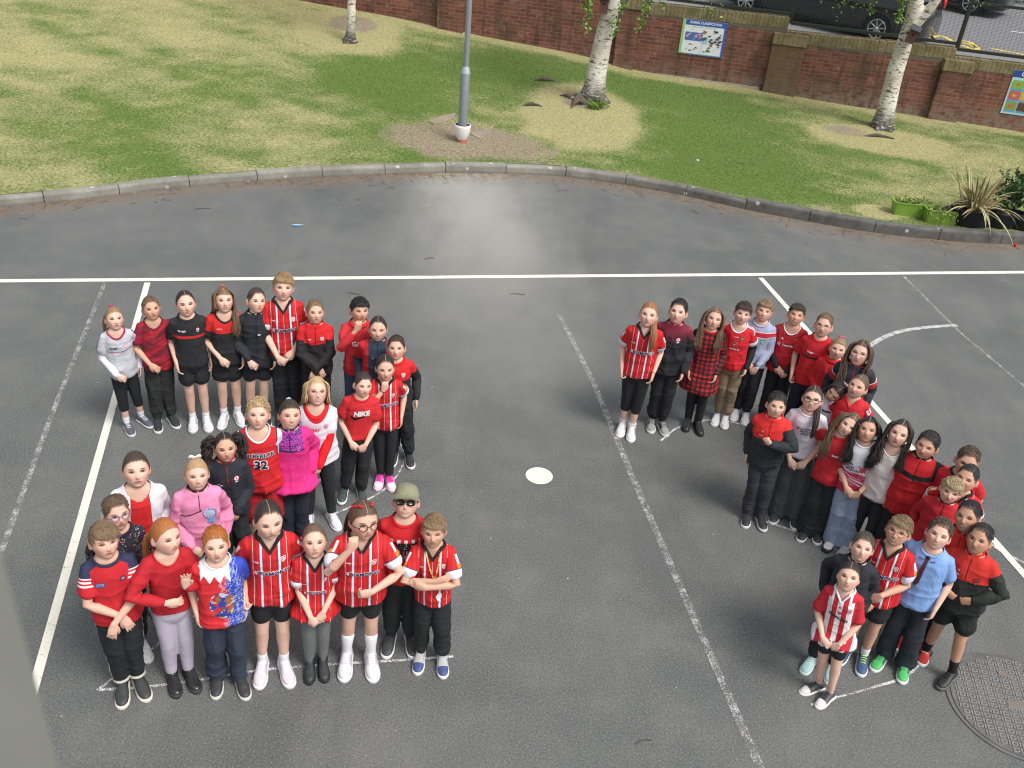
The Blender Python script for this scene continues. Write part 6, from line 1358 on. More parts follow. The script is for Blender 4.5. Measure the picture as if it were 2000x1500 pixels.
def p_mag(n, t, a):
    f = n.vor(n.obj(), 95, 'Distance'); up = n.btw(t[2], .915, 2); pc = n.mix(n.step(f, .35, .6), (.62, .05, .42), (.09, .02, .18)); yoke = n.mul(up, n.lt(n.abs(t[0]), .088)); c = n.mix(yoke, (.70, .020, .21), pc)
    c = n.mix(n.mul(n.btw(t[2], .905, .918), n.lt(n.abs(t[0]), .095)), c, (.03, .015, .06)); c = n.mix(sl(n, a), c, (.70, .020, .21)); return c
def p_pink(n, t, a):
    zz = n.add(t[2], n.mul(t[0], -.35)); c = n.mix(n.mul(n.btw(zz, .925, .934), n.lt(t[0], .01)), (.80, .28, .48), (.05, .01, .04)); c = n.mix(n.lt(t[2], .635), c, (.04, .015, .04)); c = n.mix(sl(n, a), c, (.80, .27, .47)); return c
def p_print(n, t, a):   # sublimated sports print: red left, white neck burst, blue right with lightning
    f = n.noise(n.obj(), 14, 3, .6, 2.5); x = n.add(t[0], n.mul(n.add(f, -.5), .08)); c = n.mix(n.gt(x, .028), (.66, .02, .03), (.02, .05, .42))
    li = n.btw(n.noise(n.obj(), 11, 4, .7, 3), .485, .515); c = n.mix(n.mul(li, n.gt(x, .0)), c, (.6, .66, .82))
    saw = n.m('PINGPONG', t[0], .028); zz = n.m('SUBTRACT', t[2], n.mul(saw, 1.8)); c = n.mix(n.mul(n.gt(zz, .945), n.lt(t[0], .06)), c, (.78, .78, .82)); e = n.add(n.mul(n.mul(t[0], t[0]), 200.), n.mul(n.mul(n.add(t[2], -.775), n.add(t[2], -.775)), 95.)); w = n.new('ShaderNodeTexVoronoi'); w.inputs['Scale'].default_value = 30; n.put(w.inputs['Vector'], n.mix(.9, n.noise(n.obj(), 25, 2), n.obj())); q = n.new('ShaderNodeSeparateXYZ'); n.t.links.new(w.outputs['Color'], q.inputs[0]); h = q.outputs[0]
    pc = n.mix(n.gt(h, .25), (.60, .02, .03), (.62, .36, .22)); pc = n.mix(n.gt(h, .42), pc, (.03, .05, .30)); pc = n.mix(n.gt(h, .66), pc, (.62, .62, .72)); pc = n.mix(n.gt(h, .84), pc, (.28, .12, .05)); c = n.mix(n.lt(e, 1.0), c, pc); c = n.mix(n.mul(sl(n, a), n.lt(t[0], 0)), c, (.66, .02, .03)); return n.mix(n.mul(sl(n, a), n.gt(t[0], 0)), c, (.03, .06, .45))
def p_navysh(n, t, a):
    c = n.mix(n.mul(n.gt(n.add(t[2], n.mul(n.abs(t[0]), .9)), 1.09), n.gt(n.abs(t[0]), .06)), (.52, .010, .020), (.02, .025, .07)); cs = n.mix(n.gt(a[0], .22), (.02, .025, .07), (.52, .01, .02))
    cs = n.mix(n.mul(n.btw(a[0], .22, .50), n.gt(n.m('SINE', n.mul(a[0], 2 * math.pi / .10)), 0)), cs, (.75, .74, .78)); return n.mix(sl(n, a), c, cs)
def p_black_burg(n, t, a):
    f = n.noise(n.obj(), 90, 2); g_ = n.step(n.add(t[2], n.mul(n.add(f, -.5), .06)), .90, 1.04); c = n.mix(g_, (.010, .010, .013), (.17, .008, .028))
    cs = n.mix(n.mul(n.gt(a[2], .25), n.mx(n.btw(a[1], -.12, -.02), n.btw(a[1], .12, .22))), c, (.45, .03, .09)); return n.mix(sl(n, a), c, cs)
def p_lblue(n, t, a): 
    c = n.mix(n.btw(t[2], .925, .975), (.36, .40, .56), (.50, .015, .035)); c = n.mix(n.mx(n.btw(t[2], .920, .928), n.btw(t[2], .972, .980)), c, (.75, .74, .8)); return n.mix(n.mul(sl(n, a), n.gt(a[0], 0.3)), c, (.38, .42, .58))
def p_derry(n, t, a):   # red tee with a white striped block behind the lettering
    m = n.mul(n.mul(n.lt(n.abs(t[0]), .088), n.btw(t[2], .83, .955)), n.gt(n.m('SINE', n.mul(t[0], 2 * math.pi / .040)), .1)); return n.mix(n.mul(m, n.lt(a[0], -.5)), (.55, .010, .016), (.68, .66, .68))
def p_ryan(n, t, a):
    f = n.noise(n.vec(n.mul(t[0], 3), t[1], n.mul(n.add(t[2], n.mul(t[0], .25)), 30)), 1, 3, .6, 1.5); c = n.mix(n.mul(n.lt(t[2], .80), n.step(f, .44, .52)), (.78, .77, .83), (.52, .03, .10)); c = n.mix(n.lt(t[2], .68), c, (.5, .03, .08)); return n.mix(n.btw(a[0], .66, 3), c, (.60, .012, .018))
def p_redblk_band(n, t, a): 
    z = n.m('SUBTRACT', t[2], n.mul(n.abs(t[0]), .12)); c = n.mix(n.btw(z, .905, .945), (.52, .008, .014), (.012, .010, .014)); cs = n.mix(n.mul(n.btw(a[0], .0, .22), 1), (.52, .008, .014), (.012, .010, .014)); cs = n.mix(n.gt(a[0], 1.86), cs, (.04, .03, .035)); return n.mix(sl(n, a), c, cs)
def p_three(n, t, a):
    s_ = n.mul(n.gt(n.m('SINE', n.mul(t[1], 2 * math.pi / .018)), .0), n.lt(n.abs(t[1]), .027)); c = n.mix(n.mul(n.gt(t[2], 1.0), n.mul(s_, n.gt(n.abs(t[0]), .055))), (.60, .010, .018), (.78, .75, .78))
    cs = n.mix(n.gt(a[0], .52), (.60, .010, .018), (.76, .74, .8)); cs = n.mix(n.mul(n.lt(a[0], .15), s_), cs, (.78, .75, .78)); return n.mix(sl(n, a), c, cs)
def p_jersey(n, t, a): 
    c = n.mix(0, (.58, .010, .016), (.58, .010, .016)); c = n.mix(n.lt(t[2], .612), c, (.5, .02, .03)); m = n.btw(n.abs(t[0]), .108, .130); 
    c = n.mix(n.mul(n.gt(t[2], .86), n.btw(n.abs(t[0]), .112, .120)), c, (.02, .02, .05)); c = n.mix(n.mul(n.gt(t[2], .86), n.gt(n.abs(t[0]), .120)), c, (.76, .74, .76)); return n.mix(n.gt(a[0], .02), c, (.76, .72, .74))
def p_cardi(n, t, a): return n.mix(n.mul(n.lt(n.abs(n.add(t[0], -.004)), n.add(.062, n.mul(n.add(t[2], -.8), -.05))), n.lt(t[1], 0)), (.74, .72, .78), (.60, .012, .016))
def p_dots(n, t, a): 
    v = n.new('ShaderNodeTexVoronoi'); v.inputs['Scale'].default_value = 62; n.t.links.new(n.obj(), v.inputs['Vector']); return n.mix(n.lt(v.outputs['Distance'], .24), (.016, .014, .03), n.mix(.55, v.outputs['Color'], (.4, .06, .08)))
def p_white_red(n, t, a): return n.mix(n.mul(n.gt(n.m('SUBTRACT', t[2], n.mul(n.mul(t[0], t[0]), 11.)), .952), n.lt(a[0], -.5)), (.74, .70, .76), (.58, .012, .02))
def p_36(n, t, a):
    z = n.m('SUBTRACT', t[2], n.mul(n.abs(t[0]), .55)); c = n.mix(n.gt(z, .895), (.55, .012, .02), (.018, .02, .035)); c = n.mix(n.btw(z, .890, .905), c, (.76, .75, .8)); c = n.mix(n.lt(z, .84), c, (.018, .02, .035))
    cs = n.mix(n.gt(a[0], .30), (.018, .02, .035), (.76, .75, .8)); cs = n.mix(n.gt(a[0], .36), cs, (.55, .012, .02)); cs = n.mix(n.gt(a[0], .62), cs, (.018, .02, .035)); return n.mix(sl(n, a), c, cs)
def p_9(n, t, a): return n.mix(sl(n, a), n.mix(n.gt(n.abs(t[0]), .075), (.022, .04, .07), (.55, .012, .02)), n.mix(n.gt(a[0], .75), (.55, .012, .02), (.022, .04, .07)))
def p_darkred_side(n, t, a): return n.mix(n.mul(sl(n, a), n.gt(a[0], 1.8)), (.52, .01, .016), (.35, .01, .02))

DC = dict(mat=('dc', p_dc), neck='v', collar=(.012, .012, .014), cw=.016, sleeve=.64, decals=[('sponsor',), ('crest', .068, .930, .017), ('maker', -.078, .925)])
def dc(**k): d = dict(DC); d.update(k); return d
BLN = (.34, .215, .105); LBR = (.19, .11, .055); BR = (.085, .048, .026); DBR = (.035, .021, .014); BLK = (.012, .010, .010); GIN = (.36, .125, .035); SAND = (.27, .18, .10); BLOND = (.48, .33, .17)
WS = dict(c=(.62, .62, .65), sole=(.70, .70, .72), laces=(.74, .74, .76), panel=(.42, .43, .47)); BS = dict(c=(.016, .017, .02), sole=(.66, .66, .68), laces=(.05, .05, .06)); BB = dict(c=(.014, .015, .017), sole=(.02, .02, .02), laces=(.02, .02, .02))
wsock = ((.76, .76, .80), .22)
GL, GR_ = 'children standing in the left shape', 'children standing in the right shape'
KIDS = [
 dict(label='girl in pale grey football shirt and black cropped leggings, first of the left back row', feet=(262, 834), top=(218, 603), hair=('pony', (.27, .17, .09), dict(px=-.8, pz=.01, len=.02, R=.014, front=.060)), head=(10, 14, 6), face=('open', .0034, .2), skin='pale', top_=dict(mat=('grey', p_grey), neck='scoop', collar=(.30, .015, .06), under=(.74, .73, .80), undercollar=False, decals=[('text', 'Errigal', -.045, .918, .024, (.03, .03, .05), .001), ('roundel', .062, .925, .016, (.5, .04, .14))]), arms=('clasp', 'side'), bot=dict(kind='crop', c=BLACK), shoe=dict(c=(.075, .085, .11), sole=(.6, .6, .62), sock=wsock, yaw=22), extra=[('scrunchie', (-.01, .02, .107), (.45, .02, .12), .014)], footR=(.02, .05)),
 dict(label='boy in marbled maroon shirt with one hand spread over his hip', feet=(322, 822), top=(294, 583), hair=('crop', (.15, .095, .05)), head=(8, 12, 3), face=('open', .0034, .4), skin='warm', top_=dict(mat=('maroon', p_maroon), neck='scoop', collar=(.15, .01, .02), hem=.585, decals=[('text', 'o', -.04, .935, .018, (.45, .2, .04))]), arms=(('clasp', dict(cu=.3, w=(.085, -.15, .70))), 'back'), bot=dict(kind='jog', c=(.02, .021, .022)), shoe=dict(BS, yaw=8), footL=(0, -.05)),
 dict(label='girl in black tee with one red chest band, black shorts and white trainers', feet=(390, 826), top=(360, 570), hair=('pulled', (.022, .014, .012)), head=(4, 8, 2), skin='pale', top_=dict(mat=('blkband', p_band(BLACK, (.62, .015, .02), BLACK, .880, .903)), neck='crew', collar=(.02, .02, .02), decals=[('text', 'Errigal', -.055, .95, .022, (.6, .6, .64), .001), ('roundel', .068, .955, .014)]), arms=('fwd', 'side'), bot=dict(kind='short', c=(.013, .013, .016)), shoe=dict(WS, sock=((.76, .76, .8), .12), out=4), stance=.05),
 dict(label='girl in half red half black tee with long brown hair in a topknot tie', feet=(450, 820), top=(436, 564), hair=('long', (.16, .09, .05), dict(front=.048, zend=.90, n=14, lr=.008, vol=.4, frontside=(0, 1))), head=(8, 14, 4), skin='pale', top_=dict(mat=('redblk4', p_split((.62, .014, .014), (.012, .012, .015), .90, .42, 0)), neck='scoop', collar=(.014, .014, .016), decals=[('text', 'errigal', -.05, .945, .014, (.5, .45, .5))]), arms=('clasp', 'fwd'), bot=dict(kind='short', c=(.013, .013, .016)), shoe=dict(WS, sock=((.76, .76, .8), .2), out=14), extra=[('scrunchie', (0, .02, .112), (.5, .10, .05), .012)], stance=.055),
 dict(label='boy in plain black half-zip jacket and black shorts on bare legs', feet=(505, 818), top=(498, 567), hair=('fade', (.05, .032, .022)), head=(18, 14, 6), skin='pale', top_=dict(kind='jacket', mat=('blkjac', solid((.014, .015, .022))), sleeve=1.9, collar=(.012, .012, .016), hem=.58, decals=[('text', "o'n", .02, .90, .020, (.7, .7, .75))]), arms=('clasp', 'fwd'), bot=dict(kind='short', c=(.013, .014, .02)), shoe=BS),
 dict(label='tall fair boy in striped football shirt, tallest of the left back row', feet=(566, 814), top=(549, 537), hair=('fringe', (.30, .19, .09), dict(front=.046, drop=.030, sw=.6)), head=(3, 12, 3), skin='pale', top_=dc(hem=.615), arms=('claspo', 'clasp'), bot=dict(kind='straight', c=(.014, .015, .018)), shoe=BB, w=1.05),
 dict(label='boy in red and black football half-zip top at the end of the left back row', top=(614, 590), h=1.25, hair=('crop', (.20, .13, .07)), head=(3, 14, 4), skin='fair', face=('closed', .0036, .4), top_=dict(kind='jacket', mat=('redblkj', p_split(RED, (.015, .010, .013), .895, .42, .5)), sleeve=1.92, collar=(.55, .01, .015), zipl=.885, decals=[('crest', .055, .945, .019), ('maker', -.055, .945)]), arms=('cross', 'crosso'), bot=dict(kind='jog', c=(.016, .012, .016)), shoe=BB),
 dict(label='black haired boy in red hooded sweatshirt holding his hand to his nose', top=(701, 585), h=1.30, hair=('fringe', (.009, .008, .009), dict(front=.050, drop=.026, sw=.8)), head=(14, 10, 4), skin='warm', face=('closed', .003, 0), top_=dict(kind='tee', name='hooded_sweatshirt', mat=('hood8', solid((.56, .022, .030))), neck='high', collar=(.55, .02, .03), cw=.02, sleeve=1.88, hem=.585, loose=1.05, decals=[('text', 'GAMER', .03, .89, .055, (.72, .68, .7), .0016), ('text', 'PLAYER', .035, .862, .030, (.66, .4, .42), .001)]), arms=(('nose', dict(w=(.02, -.185, 1.07))), 'side'), bot=dict(kind='straight', c=(.035, .06, .13), denim=1), shoe=BB),
 dict(label='girl with tight centre parted dark hair in a red and navy zip top', top=(738, 620), h=1.26, hair=('pulled', (.022, .014, .012)), head=(4, 6, 0), skin='fair', face=('teeth', .002, .3), top_=dict(kind='jacket', mat=('nvred', p_9), sleeve=1.9, collar=(.03, .05, .08), decals=[('text', 'o', -.04, .93, .03, (.7, .7, .75))]), arms=('side', 'side'), bot=dict(kind='jog', c=NAVY), shoe=BB),
 dict(label='short haired boy in red and black football top behind the girl in pink trainers', feet=(783, 898), top=(771, 660), hair=('crop', (.05, .03, .02)), head=(-2, 12, 2), skin='fair', top_=dict(kind='tee', name='sweatshirt', mat=('redblk10', p_split(RED, (.016, .012, .016), .885, .36, 0)), sleeve=1.9, neck='crew', collar=(.55, .01, .015), decals=[('crest', .06, .94, .02)]), arms=('side', 'side'), bot=dict(kind='jog', c=BLACK), shoe=dict(BS)),
 dict(label='girl in striped football shirt and bright pink trainers with a fist at her chin', feet=(751, 938), top=(752, 696), hair=('pulled', (.020, .013, .012), dict(top=.011)), head=(4, 4, 2), skin='fair', face=('closed', .0028, -.1), top_=dc(), arms=('chin', 'side'), bot=dict(kind='leg', c=BLACK), shoe=dict(c=(.60, .03, .30), sole=(.8, .5, .68), toe=(.78, .66, .76), laces=(.5, .03, .28), panel=(.70, .15, .45)), extra=[('bracelet', -1)], w=.95, stance=.045),
 dict(label='boy in plain red tee with white sportswear lettering and a black tick', feet=(692, 966), top=(709, 732), hair=('fade', (.035, .024, .018)), head=(16, 6, 6), skin='pale', face=('closed', .0018, .5), top_=dict(mat=('red12', solid((.56, .014, .020))), neck='crew', collar=(.50, .012, .018), hem=.655, decals=[('text', 'NIKE', .005, .925, .062, (.76, .74, .75), .0034, 6, .95, None, 0, 'lettering', .18), ('tick', -.005, .885, .082, (.012, .010, .012))]), arms=('clasp', 'claspo'), bot=dict(kind='jog', c=(.014, .015, .017)), shoe=dict(c=(.035, .05, .055), sole=(.7, .7, .7), laces=(.05, .06, .06)), w=1.04, footL=(-.03, 0)),
 dict(label='grinning blonde girl in clear glasses, white tee over a red long sleeved top', feet=(622, 1013), top=(616, 742), hair=('long', BLOND, dict(front=.066, nopart=1, zend=1.0, n=12, kink=18, vol=.55, lr=.0065, frontside=(0, 0))), head=(4, 20, 2), skin='pale', face=('teeth', .0026, .9), top_=dict(mat=('white13', p_white_red), neck='scoop', collar=(.58, .012, .02), cw=.018, loose=1.08, hem=.585, under=(.60, .012, .018), decals=[('text', 'DERRY', -.025, .90, .032, (.62, .10, .16), .0016, -4), ('crest', .068, .925, .017, (.62, .1, .16), (.8, .74, .78))]), arms=('side', ('claspo', dict(w=(.02, -.19, .64)))), bot=dict(kind='leg', c=(.014, .016, .02)), shoe=dict(WS, sock=wsock, yaw=8), extra=[('glasses', (.42, .22, .25), .021, .0013)], footR=(.04, -.02), w=1.05),
 dict(label='curly fair haired boy in red basketball vest numbered 32 over a white tee', top=(500, 786), h=1.34, hair=('curly', (.36, .25, .13)), head=(2, 14, 0), skin='pale', face=('closed', .003, .6), top_=dict(name='vest', mat=('jersey', p_jersey), neck='scoop', collar=(.74, .73, .76), cw=.008, sleeve=.70, hem=.60, loose=1.05, decals=[('text', 'SUPERIOR', 0, .895, .046, (.02, .02, .05), .001, 0, .92, (.72, .7, .72)), ('text', '32', .002, .825, .085, (.02, .02, .05), .003, 0, 1.0, (.72, .7, .72))]), arms=('side', ('side', dict(cu=1.2))), bot=dict(kind='long_short', c=(.42, .010, .016)), shoe=BB, w=1.06),
 dict(label='smiling girl in bright magenta half-zip jacket with patterned yoke', top=(562, 787), h=1.28, hair=('pulled', (.040, .024, .018), dict(nopart=1, front=.056)), head=(4, 16, 4), skin='fair', face=('teeth', .0026, .8), top_=dict(kind='jacket', mat=('mag', p_mag), sleeve=1.9, collar=(.03, .015, .05), hem=.575, loose=1.02, zipl=.92, decals=[('roundel', .058, .945, .019, (.25, .02, .20), (.6, .2, .5))]), arms=('side', 'side'), bot=dict(kind='straight', c=(.015, .018, .035)), shoe=dict(c=(.5, .03, .25), sole=(.6, .1, .35)), extra=[('scrunchie', (0, .045, .100), (.35, .5, .6), .013)]),
 dict(label='girl with dark curly bunches in black half-zip top with red zip', top=(437, 850), h=1.22, hair=('pigtails', (.022, .014, .012)), head=(4, 10, 2), skin='warm', face=('closed', .0032, -.2), top_=dict(kind='jacket', mat=('blk16', solid((.014, .017, .026))), sleeve=1.92, collar=(.48, .012, .02), zipl=.90, zipc=(.5, .012, .02), hem=.60, decals=[('roundel', .058, .945, .018, (.6, .03, .09)), ('text', 'errigal', -.055, .905, .014, (.45, .45, .55), .0005, -20)]), arms=('clasp', ('claspo', dict(cu=.25))), bot=dict(kind='jog', c=(.018, .020, .024)), shoe=BB, extra=[('scrunchie', (-.062, .02, .050), (.6, .03, .08), .009), ('scrunchie', (.062, .02, .050), (.6, .03, .08), .009)]),
 dict(label='girl in pale pink half-zip top wearing a round blue and silver rosette', top=(380, 903), h=1.26, hair=('pony', (.42, .27, .14), dict(nopart=1, px=0, front=.060)), head=(4, 14, 0), skin='pale', face=('teeth', .0026, 0), top_=dict(kind='jacket', mat=('pink', p_pink), sleeve=1.92, collar=(.05, .01, .03), zipl=.93, loose=1.03), arms=('clasp', 'side'), bot=dict(kind='leg', c=(.30, .29, .31)), shoe=dict(c=(.7, .7, .72)), extra=[('bow', (.0, .035, .108), (.78, .75, .78), .035), ('rosette',)]),
 dict(label='girl in white cardigan over plain red top standing behind the boys', feet=(284, 1208), top=(265, 891), hair=('pulled', (.055, .034, .024), dict(nopart=1, front=.062)), head=(2, 16, 2), skin='pale', face=('open', .0034, -.2), top_=dict(name='cardigan', mat=('cardi', p_cardi), neck='scoop', collar=None, sleeve=1.9, loose=1.05, hem=.60), arms=('side', 'side'), bot=dict(kind='straight', c=(.30, .42, .60), denim=1), shoe=dict(c=(.76, .76, .78), sole=(.75, .74, .75)), w=1.04),
 dict(label='boy in round glasses and dark speckled jumper half hidden behind the first boy', feet=(258, 1272), top=(226, 978), hair=('crop', (.12, .075, .045), dict(top=.018)), head=(10, 8, 4), skin='fair', face=('open', .003, 0), top_=dict(name='jumper', mat=('dots', p_dots), neck='crew', collar=(.015, .015, .03), sleeve=1.85), arms=('side', 'fwd'), bot=dict(kind='jog', c=BLACK), shoe=dict(c=(.7, .7, .7)), extra=[('glasses', (.12, .12, .30), .022, .002)]),
 dict(label='boy in red shirt with navy shoulders and crossed wrists, front left corner', feet=(258, 1338), top=(197, 1030), hair=('bowl', (.19, .125, .07), dict(drop=.046, sw=.9, front=.050)), head=(10, 8, 6), skin='fair', face=('open', .0026, -.3), top_=dict(mat=('navysh', p_navysh), neck='crew', collar=(.02, .025, .06), loose=1.03, hem=.60, decals=[('polys', [([(-.085, .905), (-.035, .912), (-.035, .940), (-.085, .933)], (.05, .07, .22)), ([(-.080, .911), (-.040, .917), (-.040, .935), (-.080, .929)], (.30, .36, .55))], 'badge'), ('text', 'SPORT', -.060, .923, .012, (.04, .06, .2), .0006, 7), ('polys', [(circ(.06, .938, .018, ry=.014), (.06, .02, .06)), (circ(.06, .938, .010, ry=.007), (.35, .2, .25))], 'badge')]), arms=('cross', 'crosso'), bot=dict(kind='jog', c=(.013, .014, .016), side=((.6, .6, .65), .2)), shoe=dict(c=(.025, .028, .028), sole=(.66, .63, .55), laces=False, size=1.05), stance=.05, extra=[('bands',)]),
 dict(label='ginger girl in plain red long sleeved top holding one flat hand up', feet=(352, 1326), top=(318, 1020), hair=('pony', GIN, dict(nopart=1, px=-.7, pz=-.03, len=0, R=.016, front=.064)), head=(28, 4, 6), skin='pale', face=('closed', .0032, -.1), top_=dict(mat=('red21', solid((.46, .008, .018))), neck='scoop', collar=(.46, .01, .02), cw=.006, sleeve=1.85, hem=.635, loose=.97), arms=(('belly', dict(w=(.03, -.16, .80))), ('wave', dict(w=(.05, -.21, .93)))), bot=dict(kind='leg', c=(.50, .44, .54)), shoe=dict(c=(.012, .012, .014), sole=(.04, .04, .045), boot=.11, gloss=.12, out=4), w=.95, stance=.05, by=8),
 dict(label='short ginger haired boy in red white and blue printed tee', feet=(450, 1332), top=(419, 1040), hair=('crop', (.40, .13, .03), dict(top=.014, front=.056)), head=(3, 14, 2), skin='pale', face=('open', .003, .5), top_=dict(mat=('print', p_print), neck='crew', collar=(.74, .74, .8), cw=.007, loose=1.04, hem=.59), arms=('side', 'side'), bot=dict(kind='straight', c=(.018, .027, .05), denim=1), shoe=dict(c=(.02, .02, .024), sole=(.55, .54, .5), laces=(.03, .03, .03)), w=1.06),
 dict(label='frowning girl in striped football shirt looking down, black shorts and white high tops', feet=(535, 1304), top=(523, 983), hair=('pulled', (.030, .019, .015), dict(top=.010)), head=(8, 2, 2), skin='pale', face=('closed', .0026, -.4), top_=dc(), arms=(('side', dict(cu=1.2, w=(.15, -.08, .66))), 'side'), bot=dict(kind='bike', c=(.012, .012, .014)), shoe=dict(c=(.62, .60, .64), sole=(.70, .68, .70), toe=(.66, .54, .60), panel=(.50, .46, .52), sock=wsock, size=1.03)),
 dict(hs=1.06, label='small girl in striped football shirt and grey leggings clutching her shirt hem', feet=(617, 1302), top=(614, 1033), hair=('pulled', (.14, .085, .055), dict(nopart=1, front=.068, side=.005)), head=(4, 18, 2), skin='pale', face=('closed', .0034, 0), top_=dc(hem=.575, decals=[('sponsor', 0, .80, (.02, .025, .10), .85, 'DIJOND'), ('crest', .062, .905, .017), ('maker', -.072, .88)]), arms=('lowo', 'low'), bot=dict(kind='leg', c=(.15, .16, .16)), shoe=dict(c=(.014, .017, .02), sole=(.02, .02, .022), laces=(.02, .02, .02), boot=.035, out=3), stance=.042, w=1.0),
 dict(hs=1.07, label='girl in dark glasses with red hair braids rubbing her eye, long white socks', feet=(703, 1292), top=(708, 983), hair=('pony', (.10, .055, .035), dict(px=-.6, pz=-.03, len=-.04, R=.016, front=.056)), head=(16, 6, 4), skin='fair', face=('closed', .003, -.2), top_=dc(loose=1.08), arms=(('eye', dict(w=(.045, -.195, 1.10))), ('belly', dict(w=(.07, -.19, .80), cu=1.0))), bot=dict(kind='bike', c=(.014, .013, .015)), shoe=dict(WS, sock=((.76, .74, .78), .62), size=1.12, out=5), extra=[('glasses', (.015, .015, .02), .0225, .0024), ('beads',)], stance=.075, w=1.14),
 dict(label='boy in olive cap and black sunglasses wearing a printed red tee', feet=(782, 1258), top=(793, 957), hair=('crop', (.10, .06, .04), dict(top=.003, side=.003, tufts=4)), head=(2, 24, 0), skin='pale', face=('teeth', .002, 0), top_=dict(mat=('derry', p_derry), neck='crew', collar=(.5, .01, .015), loose=1.03, decals=[('text', 'DERRY', .0, .915, .052, (.015, .012, .014), .0036, 0, .88), ('text', 'CITY', .0, .870, .052, (.015, .012, .014), .0036, 0, .95), ('text', 'red and white', 0, .825, .013, (.6, .4, .42))]), arms=('side', 'side'), bot=dict(kind='jog', c=(.014, .018, .018), side=((.5, .5, .5), .05)), shoe=dict(c=(.03, .035, .04), sole=(.65, .65, .66), laces=(.03, .03, .04)), extra=[('cap',), ('sunglasses',)], stance=.07),
 dict(label='boy with folded arms and a yellow lanyard in striped football shirt', feet=(841, 1290), top=(848, 1013), hair=('fringe', (.24, .155, .085), dict(front=.052, drop=.026, sw=1.0)), head=(2, 10, 2), skin='warm', face=('closed', .0016, .1), top_=dc(decals=[('crest', .068, .930, .016), ('maker', -.075, .93)]), arms=('fold', 'foldo'), bot=dict(kind='jog', c=(.014, .015, .017)), shoe=dict(c=(.42, .42, .42), sole=(.70, .69, .66), toe=(.035, .06, .20), laces=(.5, .5, .5), out=5), extra=[('lanyard',)], stance=.07, w=0.95),
 # ---- right group
 dict(label='girl with long ginger ponytail over her shoulder in striped football shirt', feet=(1224, 842), top=(1270, 593), hair=('pony', (.28, .12, .05), dict(px=.5, pz=-.03, R=.026, n=46, path=[(.05, .03, 1.10), (.068, -.095, 1.05), (.072, -.135, .96), (.060, -.145, .88)], front=.062)), head=(2, 14, 4), skin='pale', face=('open', .0036, .1), top_=dc(), arms=(('fwd', dict(cu=1.0)), 'fwd'), bot=dict(kind='crop', c=(.012, .012, .014)), shoe=dict(WS, sole=(.76, .75, .72), boot=.02, out=4), extra=[('bracelet', 1)], stance=.045, w=1.06),
 dict(label='dark haired boy in black and burgundy zip jacket with joggers and grey trainers', feet=(1281, 832), top=(1327, 589), hair=('crop', (.016, .013, .013), dict(top=.015)), head=(-4, 12, 4), skin='pale', face=('open', .0034, 0), top_=dict(kind='jacket', mat=('blkburg', p_black_burg), sleeve=1.9, collar=(.25, .012, .04), hem=.60, zipc=(.3, .01, .04), decals=[('roundel', .050, .945, .019)]), arms=('side', 'fwd'), bot=dict(kind='jog', c=(.012, .012, .014)), shoe=dict(c=(.28, .28, .28), sole=(.62, .61, .58), laces=(.03, .03, .03), panel=(.03, .03, .03), yaw=14), stance=.05),
 dict(label='girl in red and black checked shirt dress with long light brown hair', feet=(1351, 832), top=(1396, 602), hair=('long', (.15, .095, .055), dict(zend=.90, frontside=(1, 1), n=22, front=.064)), head=(6, 12, 6), skin='fair', face=('closed', .003, .6), top_=dict(kind='dress', mat=('plaid', p_plaid), sleeve=1.9, neck='high', collar=(.40, .01, .015), hem=.44, wr=.005), arms=('fwd', 'fwd'), bot=dict(kind='leg', c=(.012, .012, .014)), shoe=dict(c=(.014, .013, .014), sole=(.02, .02, .02), boot=.05, laces=False, gloss=.35, yaw=10), stance=.05),
 dict(label='boy in bright red three stripe shirt, black undershirt and khaki trousers', feet=(1407, 822), top=(1452, 592), hair=('fringe', (.05, .03, .02), dict(front=.050, drop=.026, sw=.5)), head=(6, 10, 6), skin='pale', face=('closed', .0034, 0), top_=dict(mat=('three', p_three), neck='scoop', collar=(.76, .74, .78), cw=.007, under=(.012, .013, .018), hem=.62, decals=[('text', 'SHIELD', .0, .835, .028, (.74, .70, .72), .0006), ('polys', [(circ(.0, .885, .027), (.72, .3, .3)), (circ(.0, .885, .023), (.52, .01, .016)), ([(-.012, .87), (.018, .895), (.010, .90), (-.016, .88)], (.72, .3, .3))], 'emblem'), ('maker', 0.0, .955), ('polys', [(circ(.052, .945, .015, ry=.02), (.03, .12, .05)), (circ(.052, .945, .009, ry=.013), (.30, .22, .05))], 'crest')]), arms=('side', 'fwd'), bot=dict(kind='jog', c=(.24, .175, .11)), shoe=dict(WS, sole=(.7, .68, .6), boot=.02, out=6), stance=.045),
 dict(label='fair boy in lilac grey sweatshirt with a red chest band', feet=(1447, 813), top=(1495, 589), hair=('fringe', (.27, .175, .095), dict(front=.054, drop=.022, sw=.9)), head=(-2, 12, 4), skin='fair', face=('teeth', .003, .2), top_=dict(kind='tee', name='sweatshirt', mat=('lblue', p_lblue), neck='crew', collar=(.40, .43, .58), sleeve=1.88, loose=1.03, decals=[('polys', [(shield(.052, .885, .022), (.04, .30, .20)), (shield(.052, .885, .014), (.35, .45, .5))], 'crest')]), arms=('clasp', 'claspo'), bot=dict(kind='jog', c=(.013, .014, .018), side=((.5, .5, .55), .06)), shoe=dict(WS, out=4), stance=.045),
